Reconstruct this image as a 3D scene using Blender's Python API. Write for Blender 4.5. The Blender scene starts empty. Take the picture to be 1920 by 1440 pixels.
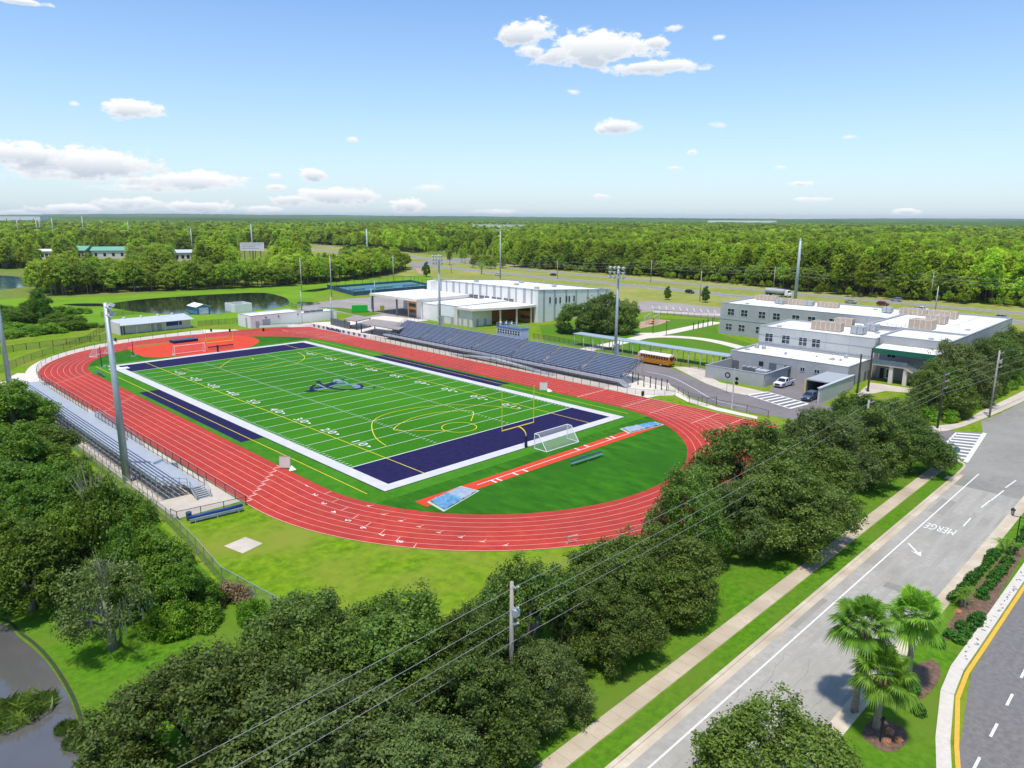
# Aerial view over a school stadium: running track, football field, stands, school, oaks, road and forest.
import bpy, math, random
import numpy as np
from mathutils import Vector, Matrix

random.seed(7)
rng = np.random.default_rng(7)
SC = bpy.context.scene
COL = SC.collection
R = math.radians

# ---------------------------------------------------------------- camera (metres; field centre = origin, +y along the field)
FOC = 1362.508
CAM = np.array([-78.2192, -132.3430, 35.4753])
YAW, PITCH, ROLL = 0.78542, 0.2271146, 0.0048312
_f = np.array([math.sin(YAW) * math.cos(PITCH), math.cos(YAW) * math.cos(PITCH), -math.sin(PITCH)])
_r = np.array([math.cos(YAW), -math.sin(YAW), 0.0])
_u = np.cross(_r, _f)
RIGHT = math.cos(ROLL) * _r + math.sin(ROLL) * _u
UP = -math.sin(ROLL) * _r + math.cos(ROLL) * _u
FWD = _f


def G(x, y, z=0.0):
    """World point at height z surveyed from photo pixel (x, y)."""
    d = (x - 960) / FOC * RIGHT - (y - 720) / FOC * UP + FWD
    t = (z - CAM[2]) / d[2]
    p = CAM + t * d
    return (float(p[0]), float(p[1]), float(z))


def PX(X, Y, Z=0.0):
    d = np.array([X, Y, Z]) - CAM
    w = d @ FWD
    return 960 + FOC * (d @ RIGHT) / w, 720 - FOC * (d @ UP) / w


cam_data = bpy.data.cameras.new('camera')
cam_data.sensor_fit = 'HORIZONTAL'
cam_data.sensor_width = 36
cam_data.lens = FOC * 36 / 1920
cam_data.clip_start = 0.5
cam_data.clip_end = 60000
cam = bpy.data.objects.new('camera', cam_data)
COL.objects.link(cam)
mw = Matrix.Identity(4)
for i in range(3):
    mw[i][0], mw[i][1], mw[i][2], mw[i][3] = RIGHT[i], UP[i], -FWD[i], CAM[i]
cam.matrix_world = mw
SC.camera = cam


# ---------------------------------------------------------------- mesh builder
class MB:
    def __init__(self):
        self.v, self.f, self.m, self.mi = [], [], [], 0

    def add(self, vs, fs):
        o = len(self.v)
        self.v += [tuple(map(float, p)) for p in vs]
        for q in fs:
            self.f.append([i + o for i in q])
            self.m.append(self.mi)
        return self

    def poly(self, pts, z=None):
        pts = [(p[0], p[1], p[2] if z is None else z) for p in pts]
        n = Vector((0, 0, 0))
        for i in range(len(pts)):
            a, b = Vector(pts[i]), Vector(pts[(i + 1) % len(pts)])
            n += a.cross(b)
        if z is not None and n.z < 0:
            pts = pts[::-1]
        return self.add(pts, [list(range(len(pts)))])

    def rect(self, x0, x1, y0, y1, z):
        return self.poly([(x0, y0), (x1, y0), (x1, y1), (x0, y1)], z)

    def box(self, x0, x1, y0, y1, z0, z1):
        vs = [(x0, y0, z0), (x1, y0, z0), (x1, y1, z0), (x0, y1, z0), (x0, y0, z1), (x1, y0, z1), (x1, y1, z1), (x0, y1, z1)]
        return self.add(vs, [[0, 3, 2, 1], [4, 5, 6, 7], [0, 1, 5, 4], [1, 2, 6, 5], [2, 3, 7, 6], [3, 0, 4, 7]])

    def cbox(self, c, s, rz=0.0):
        ca, sa = math.cos(rz), math.sin(rz)
        vs = []
        for dz in (-.5, .5):
            for dx, dy in ((-.5, -.5), (.5, -.5), (.5, .5), (-.5, .5)):
                x, y = dx * s[0], dy * s[1]
                vs.append((c[0] + x * ca - y * sa, c[1] + x * sa + y * ca, c[2] + dz * s[2]))
        return self.add(vs, [[0, 3, 2, 1], [4, 5, 6, 7], [0, 1, 5, 4], [1, 2, 6, 5], [2, 3, 7, 6], [3, 0, 4, 7]])

    def prism(self, pts, z0, z1):
        a = sum(pts[i][0] * pts[(i + 1) % len(pts)][1] - pts[(i + 1) % len(pts)][0] * pts[i][1] for i in range(len(pts)))
        if a < 0:
            pts = pts[::-1]
        n = len(pts)
        vs = [(p[0], p[1], z0) for p in pts] + [(p[0], p[1], z1) for p in pts]
        fs = [list(range(n))[::-1], [n + i for i in range(n)]]
        fs += [[i, (i + 1) % n, n + (i + 1) % n, n + i] for i in range(n)]
        return self.add(vs, fs)

    def beam(self, p, q, w, h=None):
        """box-section bar from p to q."""
        h = w if h is None else h
        p, q = Vector(p), Vector(q)
        d = (q - p).normalized()
        up = Vector((0, 0, 1)) if abs(d.z) < .95 else Vector((1, 0, 0))
        s = d.cross(up).normalized()
        t = s.cross(d)
        vs = []
        for e in (p, q):
            for a, b in ((-1, -1), (1, -1), (1, 1), (-1, 1)):
                vs.append(e + s * (a * w / 2) + t * (b * h / 2))
        return self.add(vs, [[0, 1, 2, 3], [7, 6, 5, 4], [0, 4, 5, 1], [1, 5, 6, 2], [2, 6, 7, 3], [3, 7, 4, 0]])

    def tube(self, p, q, r0, r1=None, n=8, cap=True):
        r1 = r0 if r1 is None else r1
        return self.path([p, q], [r0, r1], n, cap)

    def path(self, pts, rads, n=8, cap=True):
        pts = [Vector(p) for p in pts]
        if not hasattr(rads, '__len__'):
            rads = [rads] * len(pts)
        vs, fs = [], []
        for i, p in enumerate(pts):
            d = (pts[min(i + 1, len(pts) - 1)] - pts[max(i - 1, 0)]).normalized()
            up = Vector((0, 0, 1)) if abs(d.z) < .95 else Vector((1, 0, 0))
            s = d.cross(up).normalized()
            t = s.cross(d)
            for k in range(n):
                a = 2 * math.pi * k / n
                vs.append(p + (s * math.cos(a) + t * math.sin(a)) * rads[i])
        for i in range(len(pts) - 1):
            for k in range(n):
                a, b = i * n + k, i * n + (k + 1) % n
                fs.append([a, a + n, b + n, b])
        if cap:
            fs.append(list(range(n)))
            fs.append([(len(pts) - 1) * n + k for k in range(n)][::-1])
        return self.add(vs, fs)

    def strip(self, pts, w, z, closed=False):
        """flat painted line of width w along a polyline."""
        P = [Vector((p[0], p[1])) for p in pts]
        n = len(P)
        L, Rr = [], []
        for i in range(n):
            a = P[(i - 1) % n] if (closed or i > 0) else P[i]
            b = P[(i + 1) % n] if (closed or i < n - 1) else P[i]
            d = (b - a)
            d = d.normalized() if d.length > 1e-9 else Vector((1, 0))
            nn = Vector((-d.y, d.x)) * (w / 2)
            L.append(P[i] + nn)
            Rr.append(P[i] - nn)
        for i in range(n if closed else n - 1):
            j = (i + 1) % n
            self.add([(Rr[i].x, Rr[i].y, z), (Rr[j].x, Rr[j].y, z), (L[j].x, L[j].y, z), (L[i].x, L[i].y, z)], [[0, 1, 2, 3]])
        return self

    def wall(self, pts, t, z0, z1, closed=False):
        n = len(pts)
        for i in range(n if closed else n - 1):
            a, b = pts[i], pts[(i + 1) % n]
            self.beam((a[0], a[1], (z0 + z1) / 2), (b[0], b[1], (z0 + z1) / 2), t, z1 - z0)
        return self

    def build(self, name, mats, parent=None, loc=None, smooth=False, label=None):
        if loc is None:
            loc = tuple(parent['_o']) if (parent is not None and '_o' in parent) else (0, 0, 0)
        me = bpy.data.meshes.new(name)
        vs = [(x - loc[0], y - loc[1], z - loc[2]) for x, y, z in self.v]
        me.from_pydata(vs, [], self.f)
        mats = mats if isinstance(mats, (list, tuple)) else [mats]
        for k in mats:
            me.materials.append(k)
        if len(mats) > 1:
            me.polygons.foreach_set('material_index', self.m)
        if smooth:
            me.polygons.foreach_set('use_smooth', [True] * len(me.polygons))
        me.update()
        return link(name, me, parent, None if parent is not None else loc, label)


def link(name, me, parent=None, loc=None, label=None):
    o = bpy.data.objects.new(name, me)
    COL.objects.link(o)
    if parent is not None:
        o.parent = parent
    if loc is not None:
        o.location = loc
    if label:
        o['label'] = label
    return o


def tag(o, label=None, cat=None, group=None, kind=None):
    if label:
        o['label'] = label
    if cat:
        o['category'] = cat
    if group:
        o['group'] = group
    if kind:
        o['kind'] = kind
    return o


def thing(name, label, cat, loc=(0, 0, 0), rz=0.0, group=None, world=False):
    """Empty at the thing's base. world=True: its parts are authored in world metres."""
    o = bpy.data.objects.new(name, None)
    COL.objects.link(o)
    o.empty_display_size = .3
    o.location = loc
    o.rotation_euler = (0, 0, rz)
    if world:
        o['_o'] = [float(c) for c in loc]
    return tag(o, label, cat, group)


def structure(o, label=None):
    o['kind'] = 'structure'
    if label:
        o['label'] = label
    return o


def copy_tree(o, parent=None):
    c = o.copy()
    COL.objects.link(c)
    c.parent = parent
    for ch in list(o.children):
        copy_tree(ch, c)
    return c


def again(root, loc, rz=0.0, label=None, group=None, scale=None):
    c = copy_tree(root)
    c.location = loc
    c.rotation_euler = (0, 0, rz)
    if scale is not None:
        c.scale = scale if hasattr(scale, '__len__') else (scale,) * 3
    if label:
        c['label'] = label
    if group:
        c['group'] = group
    return c


def text_mesh(name, body, size, thick=0.0):
    cu = bpy.data.curves.new('lettering', 'FONT')
    cu.body = body
    cu.size = size
    cu.align_x = 'CENTER'
    cu.align_y = 'CENTER'
    cu.offset = thick
    cu.resolution_u = 3
    o = bpy.data.objects.new('lettering', cu)
    COL.objects.link(o)
    dg = bpy.context.evaluated_depsgraph_get()
    me = bpy.data.meshes.new_from_object(o.evaluated_get(dg))
    bpy.data.objects.remove(o)
    bpy.data.curves.remove(cu)
    me.name = name
    return me


def merge_mesh(mb, me, M):
    o = len(mb.v)
    vs = [tuple(M @ v.co) for v in me.vertices]
    mb.add(vs, [list(p.vertices) for p in me.polygons])


# ---------------------------------------------------------------- materials
def nodes_of(m):
    m.use_nodes = True
    nt = m.node_tree
    return nt, nt.nodes, nt.links


def mat(name, col, rough=.7, var=.12, scale=1.0, metal=0.0, bump=0.0, col2=None, big=None, bigscale=.05, spec=.4, coords='OBJ', stretch=None, detail=4, ramp=(.35, .65)):
    """Principled material with noise-mixed colour; big = third colour laid over in large patches."""
    m = bpy.data.materials.new(name)
    nt, N, L = nodes_of(m)
    b = N['Principled BSDF']
    b.inputs['Roughness'].default_value = rough
    b.inputs['Metallic'].default_value = metal
    b.inputs['Specular IOR Level'].default_value = spec
    if coords == 'OBJ':
        tc = N.new('ShaderNodeTexCoord').outputs['Object']
    else:
        tc = N.new('ShaderNodeNewGeometry').outputs['Position']
    vec = tc
    if stretch:
        mp = N.new('ShaderNodeMapping')
        mp.inputs['Scale'].default_value = stretch
        L.new(tc, mp.inputs['Vector'])
        vec = mp.outputs['Vector']
    nz = N.new('ShaderNodeTexNoise')
    nz.inputs['Scale'].default_value = scale
    nz.inputs['Detail'].default_value = detail
    nz.inputs['Roughness'].default_value = .65
    L.new(vec, nz.inputs['Vector'])
    c = Vector(col[:3])
    a2 = Vector(col2[:3]) if col2 else c * (1 + var)
    a1 = c if col2 else c * (1 - var)
    cr = N.new('ShaderNodeValToRGB')
    cr.color_ramp.elements[0].position = ramp[0]
    cr.color_ramp.elements[1].position = ramp[1]
    cr.color_ramp.elements[0].color = (*a1, 1)
    cr.color_ramp.elements[1].color = (*a2, 1)
    L.new(nz.outputs['Fac'], cr.inputs['Fac'])
    out = cr.outputs['Color']
    if big:
        n2 = N.new('ShaderNodeTexNoise')
        n2.inputs['Scale'].default_value = bigscale
        n2.inputs['Detail'].default_value = 5
        n2.inputs['Roughness'].default_value = .6
        L.new(tc, n2.inputs['Vector'])
        r2 = N.new('ShaderNodeMapRange')
        r2.inputs['From Min'].default_value = .42
        r2.inputs['From Max'].default_value = .68
        L.new(n2.outputs['Fac'], r2.inputs['Value'])
        mx = N.new('ShaderNodeMix')
        mx.data_type = 'RGBA'
        L.new(r2.outputs['Result'], mx.inputs['Factor'])
        L.new(out, mx.inputs['A'])
        mx.inputs['B'].default_value = (*big[:3], 1)
        out = mx.outputs['Result']
    L.new(out, b.inputs['Base Color'])
    if bump:
        bp = N.new('ShaderNodeBump')
        bp.inputs['Strength'].default_value = bump
        bp.inputs['Distance'].default_value = .05
        L.new(nz.outputs['Fac'], bp.inputs['Height'])
        L.new(bp.outputs['Normal'], b.inputs['Normal'])
    return m


def leaf_mat(name, dark, light, trans=.25, tint=None, rough=.55, patch=False):
    """Leaves: colour differs leaf by leaf and tree by tree; a little light passes through."""
    m = bpy.data.materials.new(name)
    nt, N, L = nodes_of(m)
    b = N['Principled BSDF']
    b.inputs['Roughness'].default_value = rough
    b.inputs['Specular IOR Level'].default_value = .3
    g = N.new('ShaderNodeNewGeometry')
    oi = N.new('ShaderNodeObjectInfo')
    cr = N.new('ShaderNodeValToRGB')
    cr.color_ramp.elements[0].color = (*dark, 1)
    cr.color_ramp.elements[1].color = (*light, 1)
    L.new(g.outputs['Random Per Island'], cr.inputs['Fac'])
    hs = N.new('ShaderNodeHueSaturation')
    mr = N.new('ShaderNodeMapRange')
    mr.inputs['To Min'].default_value = .78
    mr.inputs['To Max'].default_value = 1.2
    L.new(oi.outputs['Random'], mr.inputs['Value'])
    val = mr.outputs['Result']
    if patch:      # stands of trees differ from place to place
        mr.inputs['To Min'].default_value = .62
        mr.inputs['To Max'].default_value = 1.22
        pn = N.new('ShaderNodeTexNoise')
        pn.inputs['Scale'].default_value = .009
        pn.inputs['Detail'].default_value = 4
        L.new(oi.outputs['Location'], pn.inputs['Vector'])
        pr_ = N.new('ShaderNodeMapRange')
        pr_.inputs['From Min'].default_value = .38
        pr_.inputs['From Max'].default_value = .62
        pr_.inputs['To Min'].default_value = .60
        pr_.inputs['To Max'].default_value = 1.15
        L.new(pn.outputs['Fac'], pr_.inputs['Value'])
        pm_ = N.new('ShaderNodeMath')
        pm_.operation = 'MULTIPLY'
        L.new(val, pm_.inputs[0])
        L.new(pr_.outputs['Result'], pm_.inputs[1])
        val = pm_.outputs[0]
    L.new(val, hs.inputs['Value'])
    m2 = N.new('ShaderNodeMapRange')
    m2.inputs['To Min'].default_value = .488
    m2.inputs['To Max'].default_value = .512
    mu = N.new('ShaderNodeMath')
    mu.operation = 'FRACT'
    m3 = N.new('ShaderNodeMath')
    m3.operation = 'MULTIPLY'
    m3.inputs[1].default_value = 7.31
    L.new(oi.outputs['Random'], m3.inputs[0])
    L.new(m3.outputs[0], mu.inputs[0])
    L.new(mu.outputs[0], m2.inputs['Value'])
    L.new(m2.outputs['Result'], hs.inputs['Hue'])
    L.new(cr.outputs['Color'], hs.inputs['Color'])
    L.new(hs.outputs['Color'], b.inputs['Base Color'])
    t = N.new('ShaderNodeBsdfTranslucent')
    hs2 = N.new('ShaderNodeHueSaturation')
    hs2.inputs['Value'].default_value = 1.5
    hs2.inputs['Hue'].default_value = .485
    L.new(hs.outputs['Color'], hs2.inputs['Color'])
    L.new(hs2.outputs['Color'], t.inputs['Color'])
    mx = N.new('ShaderNodeMixShader')
    mx.inputs['Fac'].default_value = trans
    L.new(b.outputs[0], mx.inputs[1])
    L.new(t.outputs[0], mx.inputs[2])
    L.new(mx.outputs[0], N['Material Output'].inputs['Surface'])
    return m


def net_mat(name, col, cover):
    """woven wire or net seen from afar: covers part of what is behind it."""
    m = bpy.data.materials.new(name)
    nt, N, L = nodes_of(m)
    b = N['Principled BSDF']
    b.inputs['Base Color'].default_value = (*col, 1)
    b.inputs['Roughness'].default_value = .6
    t = N.new('ShaderNodeBsdfTransparent')
    nz = N.new('ShaderNodeTexNoise')
    nz.inputs['Scale'].default_value = 3
    mr = N.new('ShaderNodeMapRange')
    mr.inputs['To Min'].default_value = cover * .75
    mr.inputs['To Max'].default_value = min(1, cover * 1.25)
    L.new(N.new('ShaderNodeNewGeometry').outputs['Position'], nz.inputs['Vector'])
    L.new(nz.outputs['Fac'], mr.inputs['Value'])
    mx = N.new('ShaderNodeMixShader')
    L.new(mr.outputs['Result'], mx.inputs['Fac'])
    L.new(t.outputs[0], mx.inputs[1])
    L.new(b.outputs[0], mx.inputs[2])
    L.new(mx.outputs[0], N['Material Output'].inputs['Surface'])
    return m


M = {}
W = 'WORLD'
M['lawn'] = mat('lawn', (.085, .18, .004), .9, col2=(.19, .30, .010), scale=.8, big=(.21, .245, .03), bigscale=.11, coords=W, bump=.25, spec=.1)
M['verge'] = mat('verge_grass', (.050, .150, .005), .9, col2=(.105, .24, .010), scale=1.6, big=(.12, .19, .02), bigscale=.12, coords=W, bump=.25, spec=.1)
M['wild'] = mat('rough_grass', (.10, .17, .018), .95, col2=(.17, .23, .03), scale=.25, big=(.21, .20, .06), bigscale=.012, coords=W, spec=.1)
M['bank'] = mat('bank_grass', (.13, .27, .010), .9, col2=(.19, .32, .014), scale=.6, big=(.10, .22, .012), bigscale=.05, coords=W, spec=.1)
M['turf'] = mat('field_turf', (.024, .130, .002), .85, col2=(.042, .195, .003), scale=2.2, big=(.050, .215, .004), bigscale=.03, coords=W, bump=.15, spec=.12)
M['turf_edge'] = mat('turf_border', (.032, .145, .004), .85, col2=(.058, .205, .006), scale=.8, big=(.06, .22, .012), bigscale=.06, coords=W, spec=.12)
M['dgrass'] = mat('infield_grass', (.018, .10, .004), .9, col2=(.046, .19, .007), scale=.7, big=(.022, .11, .006), bigscale=.05, coords=W, stretch=(1.0, .35, 1), spec=.1)
M['dark_seam'] = mat('dark_seam', (.010, .040, .008), .9, coords='WORLD')
M['navy'] = mat('navy_turf', (.011, .009, .048), .85, col2=(.020, .017, .075), scale=1.2, coords=W, spec=.12)
M['white_turf'] = mat('white_turf', (.54, .53, .53), .85, var=.06, scale=.6, coords=W)
M['line'] = mat('white_line', (.55, .62, .55), .8, var=.08, scale=2, coords=W)
M['track_line'] = mat('track_line', (.78, .46, .37), .8, var=.08, scale=2, coords=W)
M['track'] = mat('track_surface', (.39, .036, .026), .85, col2=(.49, .055, .040), scale=.6, big=(.33, .042, .034), bigscale=.05, coords=W, spec=.15)
M['red_pad'] = mat('red_pad', (.60, .058, .026), .85, var=.07, scale=.4, coords=W, spec=.15)
M['yellow_line'] = mat('yellow_line', (.72, .60, .03), .8, var=.08, scale=2, coords=W)
M['asphalt_old'] = mat('grey_asphalt', (.335, .315, .275), .9, col2=(.405, .38, .335), scale=1.5, big=(.28, .262, .23), bigscale=.14, coords=W, bump=.1)
M['asphalt_new'] = mat('dark_asphalt', (.145, .132, .128), .9, col2=(.205, .19, .182), scale=2.2, big=(.17, .162, .165), bigscale=.1, coords=W, bump=.1)
M['asphalt_mid'] = mat('mid_asphalt', (.205, .196, .172), .9, col2=(.265, .252, .222), scale=1.2, big=(.30, .285, .25), bigscale=.08, coords=W, bump=.1)
M['asphalt_drive'] = mat('drive_asphalt', (.155, .135, .135), .9, col2=(.205, .18, .178), scale=1.0, big=(.22, .195, .19), bigscale=.08, coords=W)
M['asphalt_lot'] = mat('lot_asphalt', (.26, .225, .21), .9, col2=(.32, .28, .26), scale=.6, big=(.34, .30, .28), bigscale=.05, coords=W)
M['asphalt_track'] = mat('tyre_tracks', (.31, .292, .255), .88, col2=(.375, .352, .31), scale=.8, coords='WORLD', stretch=(.15, 1, 1))
M['highway'] = mat('highway_asphalt', (.20, .19, .185), .9, col2=(.27, .26, .25), scale=.5, coords=W)
M['concrete'] = mat('concrete', (.50, .43, .34), .85, col2=(.60, .53, .46), scale=.5, big=(.46, .40, .34), bigscale=.15, coords=W)
M['plaza'] = mat('plaza_concrete', (.62, .55, .46), .85, col2=(.70, .63, .54), scale=.4, coords=W)
M['sidewalk'] = mat('sidewalk_concrete', (.44, .36, .25), .9, col2=(.58, .49, .37), scale=.8, big=(.36, .29, .20), bigscale=.2, coords=W, bump=.1)
M['curb'] = mat('curb_concrete', (.50, .42, .30), .9, col2=(.64, .56, .44), scale=1.2, big=(.42, .34, .24), bigscale=.3, coords=W)
M['curb_spot'] = mat('curb_spotted', (.55, .50, .44), .9, col2=(.62, .57, .50), scale=2.5, coords=W)
M['mulch'] = mat('mulch', (.105, .060, .038), .95, col2=(.20, .125, .085), scale=3, coords=W, bump=.4)
M['dirt'] = mat('bare_dirt', (.42, .27, .17), .95, var=.15, scale=.4, coords=W)
M['road_paint'] = mat('road_paint', (.72, .72, .70), .8, var=.08, scale=2.5, coords=W)
M['orange_paint'] = mat('orange_paint', (.75, .38, .05), .8, var=.1, scale=2.5, coords=W)
M['steel'] = mat('galvanised_steel', (.36, .40, .44), .45, var=.08, scale=1.2, metal=.55)
M['pole_steel'] = mat('pole_steel', (.40, .45, .48), .5, var=.08, scale=.8, metal=.4)
M['alu'] = mat('aluminium', (.52, .54, .60), .40, var=.06, scale=.8, metal=.45)
M['alu_deck'] = mat('aluminium_deck', (.46, .48, .50), .5, var=.05, scale=.6, metal=.3)
M['seat_blue'] = mat('blue_grey_seat', (.40, .44, .55), .5, var=.06, scale=.7, metal=.35)
M['tread_grey'] = mat('footboard_grey', (.20, .22, .28), .6, var=.06, scale=.7, metal=.3)
M['dark'] = mat('dark_opening', (.02, .02, .024), .7, var=.1)
M['black_metal'] = mat('black_metal', (.018, .018, .020), .5, var=.1, metal=.2)
M['fence_dark'] = mat('dark_fence_metal', (.05, .052, .055), .5, var=.1, metal=.3)
M['mesh_green'] = net_mat('green_wire_mesh', (.20, .30, .20), .38)
M['mesh_grey'] = net_mat('grey_wire_mesh', (.22, .23, .22), .22)
M['mesh_dark'] = net_mat('dark_wire_mesh', (.05, .05, .055), .30)
M['net_white'] = net_mat('white_net', (.65, .68, .66), .22)
M['screen_blue'] = mat('blue_windscreen', (.035, .07, .13), .8, col2=(.05, .10, .19), scale=.4)
M['yellow'] = mat('yellow_paint', (.80, .58, .02), .45, var=.04)
M['white_paint'] = mat('white_paint', (.78, .79, .80), .5, var=.03)
M['white_wall'] = mat('white_wall', (.74, .715, .68), .8, col2=(.80, .78, .75), scale=.35)
M['cream_wall'] = mat('cream_wall', (.66, .60, .54), .8, col2=(.72, .66, .60), scale=.5)
M['grey_stripe'] = mat('grey_stripe', (.40, .39, .375), .8, var=.05, scale=.5)
M['roof_white'] = mat('white_roof', (.74, .73, .71), .7, col2=(.84, .83, .81), scale=.5, big=(.64, .62, .58), bigscale=.12)
M['roof_metal'] = mat('metal_roof', (.58, .61, .66), .45, var=.05, scale=.5, metal=.2)
M['school'] = mat('school_wall', (.37, .37, .36), .85, col2=(.43, .43, .42), scale=.22, big=(.35, .355, .355), bigscale=.1)
M['school_light'] = mat('school_wall_light', (.44, .445, .435), .85, col2=(.51, .51, .49), scale=.25)
M['trim_dark'] = mat('dark_trim', (.13, .145, .16), .6, var=.06)
M['trim_grey'] = mat('grey_trim', (.36, .38, .40), .6, var=.05)
M['green_fascia'] = mat('green_fascia', (.008, .13, .075), .5, var=.06)
M['glass'] = mat('window_glass', (.015, .020, .035), .08, var=.3, scale=.5, spec=.8)
M['frame'] = mat('window_frame', (.52, .54, .56), .5, var=.04)
M['brick'] = mat('orange_brick', (.58, .22, .065), .85, col2=(.66, .28, .09), scale=4)
M['hvac_tan'] = mat('tan_louvre', (.40, .31, .23), .75, col2=(.52, .42, .33), scale=1.5, stretch=(1, 1, 5))
M['hvac_grey'] = mat('grey_unit', (.34, .36, .37), .6, col2=(.46, .47, .47), scale=2.5)
M['wood_grey'] = mat('weathered_pole', (.30, .27, .23), .9, col2=(.40, .37, .32), scale=2, stretch=(1, 1, .15))
M['wood_dark'] = mat('dark_pole', (.045, .038, .034), .9, col2=(.07, .06, .05), scale=2)
M['bark'] = mat('oak_bark', (.16, .14, .115), .95, col2=(.26, .235, .20), scale=2.5, stretch=(1, 1, .3), bump=.5)
M['bark_pine'] = mat('pine_bark', (.10, .080, .062), .95, col2=(.17, .14, .11), scale=2, stretch=(1, 1, .3))
M['palm_bark'] = mat('palm_bark', (.22, .18, .135), .95, col2=(.32, .28, .22), scale=3, stretch=(1, 1, 3), bump=.4)
M['thatch'] = mat('dead_fronds', (.22, .15, .075), .95, col2=(.34, .25, .13), scale=4)
M['moss'] = mat('grey_moss', (.20, .22, .16), .95, col2=(.30, .31, .25), scale=3)
M['oak'] = leaf_mat('oak_leaves', (.034, .068, .010), (.165, .25, .036), .33)
M['oak_grey'] = leaf_mat('grey_oak_leaves', (.046, .076, .016), (.175, .245, .055), .33)
M['oak_fresh'] = leaf_mat('fresh_oak_leaves', (.048, .095, .012), (.21, .31, .04), .35)
M['wood_leaf'] = leaf_mat('woodland_leaves', (.14, .26, .016), (.48, .64, .045), .5, patch=True)
M['thicket'] = leaf_mat('thicket_leaves', (.045, .105, .008), (.20, .34, .026), .38)
M['pine'] = leaf_mat('pine_needles', (.17, .30, .016), (.52, .68, .045), .5, patch=True)
M['bush'] = leaf_mat('bush_leaves', (.07, .18, .010), (.26, .46, .03), .35)
M['shrub'] = leaf_mat('hedge_leaves', (.020, .095, .008), (.075, .23, .015))
M['palm_leaf'] = leaf_mat('palm_fronds', (.075, .19, .012), (.25, .46, .035), .35)
M['reed'] = leaf_mat('reeds', (.06, .13, .015), (.16, .24, .03))
M['court_leaf'] = leaf_mat('courtyard_oak_leaves', (.06, .115, .018), (.25, .34, .06), .38)
M['moss_leaf'] = leaf_mat('mossy_oak_leaves', (.045, .080, .018), (.18, .25, .06), .3)
M['rust_leaf'] = leaf_mat('rusty_leaves', (.20, .13, .07), (.38, .26, .15))
M['rock'] = mat('orange_rock', (.32, .13, .06), .9, col2=(.48, .23, .12), scale=2, bump=.5)
M['blue_tarp'] = mat('blue_tarp', (.055, .19, .36), .5, col2=(.16, .34, .50), scale=2.0, bump=.5)
M['grey_tarp'] = mat('grey_tarp', (.24, .30, .38), .5, col2=(.33, .40, .48), scale=1.2, bump=.4)
M['olive_verge'] = mat('highway_grass', (.19, .22, .035), .95, col2=(.27, .29, .06), scale=.3, big=(.33, .31, .10), bigscale=.03, coords=W, spec=.1)
M['sand'] = mat('pale_sand', (.42, .50, .36), .95, var=.1)
M['royal'] = mat('royal_blue', (.010, .045, .22), .5, var=.1)
M['navy_pad'] = mat('navy_pad', (.014, .016, .07), .6, var=.1)
M['bench_green'] = mat('bench_green', (.10, .22, .22), .5, var=.08)
M['teal_court'] = mat('teal_court', (.07, .26, .19), .8, var=.06, coords=W)
M['blue_court'] = mat('blue_court', (.06, .19, .23), .8, var=.06, coords=W)
M['walk_roof'] = mat('walkway_roof', (.36, .44, .47), .5, var=.05, metal=.15)
M['walk_post'] = mat('walkway_post', (.55, .62, .55), .6, var=.04)
M['bus_yellow'] = mat('bus_yellow', (.72, .27, .012), .4, var=.04)
M['lime'] = mat('lime_green', (.012, .42, .035), .6, var=.08)
M['tyre'] = mat('tyre_rubber', (.018, .018, .018), .85, var=.1)
M['rim'] = mat('wheel_rim', (.55, .56, .58), .35, var=.05, metal=.6)
M['car_white'] = mat('white_car_paint', (.78, .79, .81), .3, var=.02)
M['car_silver'] = mat('silver_car_paint', (.48, .50, .54), .3, var=.03, metal=.5)
M['car_blue'] = mat('slate_car_paint', (.10, .15, .22), .3, var=.04, metal=.4)
M['car_black'] = mat('black_car_paint', (.012, .012, .014), .3, var=.1)
M['car_red'] = mat('maroon_car_paint', (.22, .012, .03), .3, var=.05)
M['lamp_glass'] = mat('lamp_glass', (.50, .52, .50), .2, var=.05)
M['lens'] = mat('light_lens', (.60, .63, .66), .15, var=.05)
M['red_lens'] = mat('red_lens', (.40, .015, .012), .2, var=.05)
M['sign_face'] = mat('sign_panel', (.55, .50, .46), .7, col2=(.62, .57, .53), scale=.8)
M['billboard_face'] = mat('billboard_face', (.66, .58, .60), .7, col2=(.74, .68, .70), scale=.35)
M['green_roof'] = mat('green_metal_roof', (.16, .38, .27), .5, var=.06)
M['wire'] = mat('cable', (.26, .262, .265), .6, var=.1)
M['yellow_sign'] = mat('yellow_sign', (.75, .60, .03), .6, var=.05)


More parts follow.
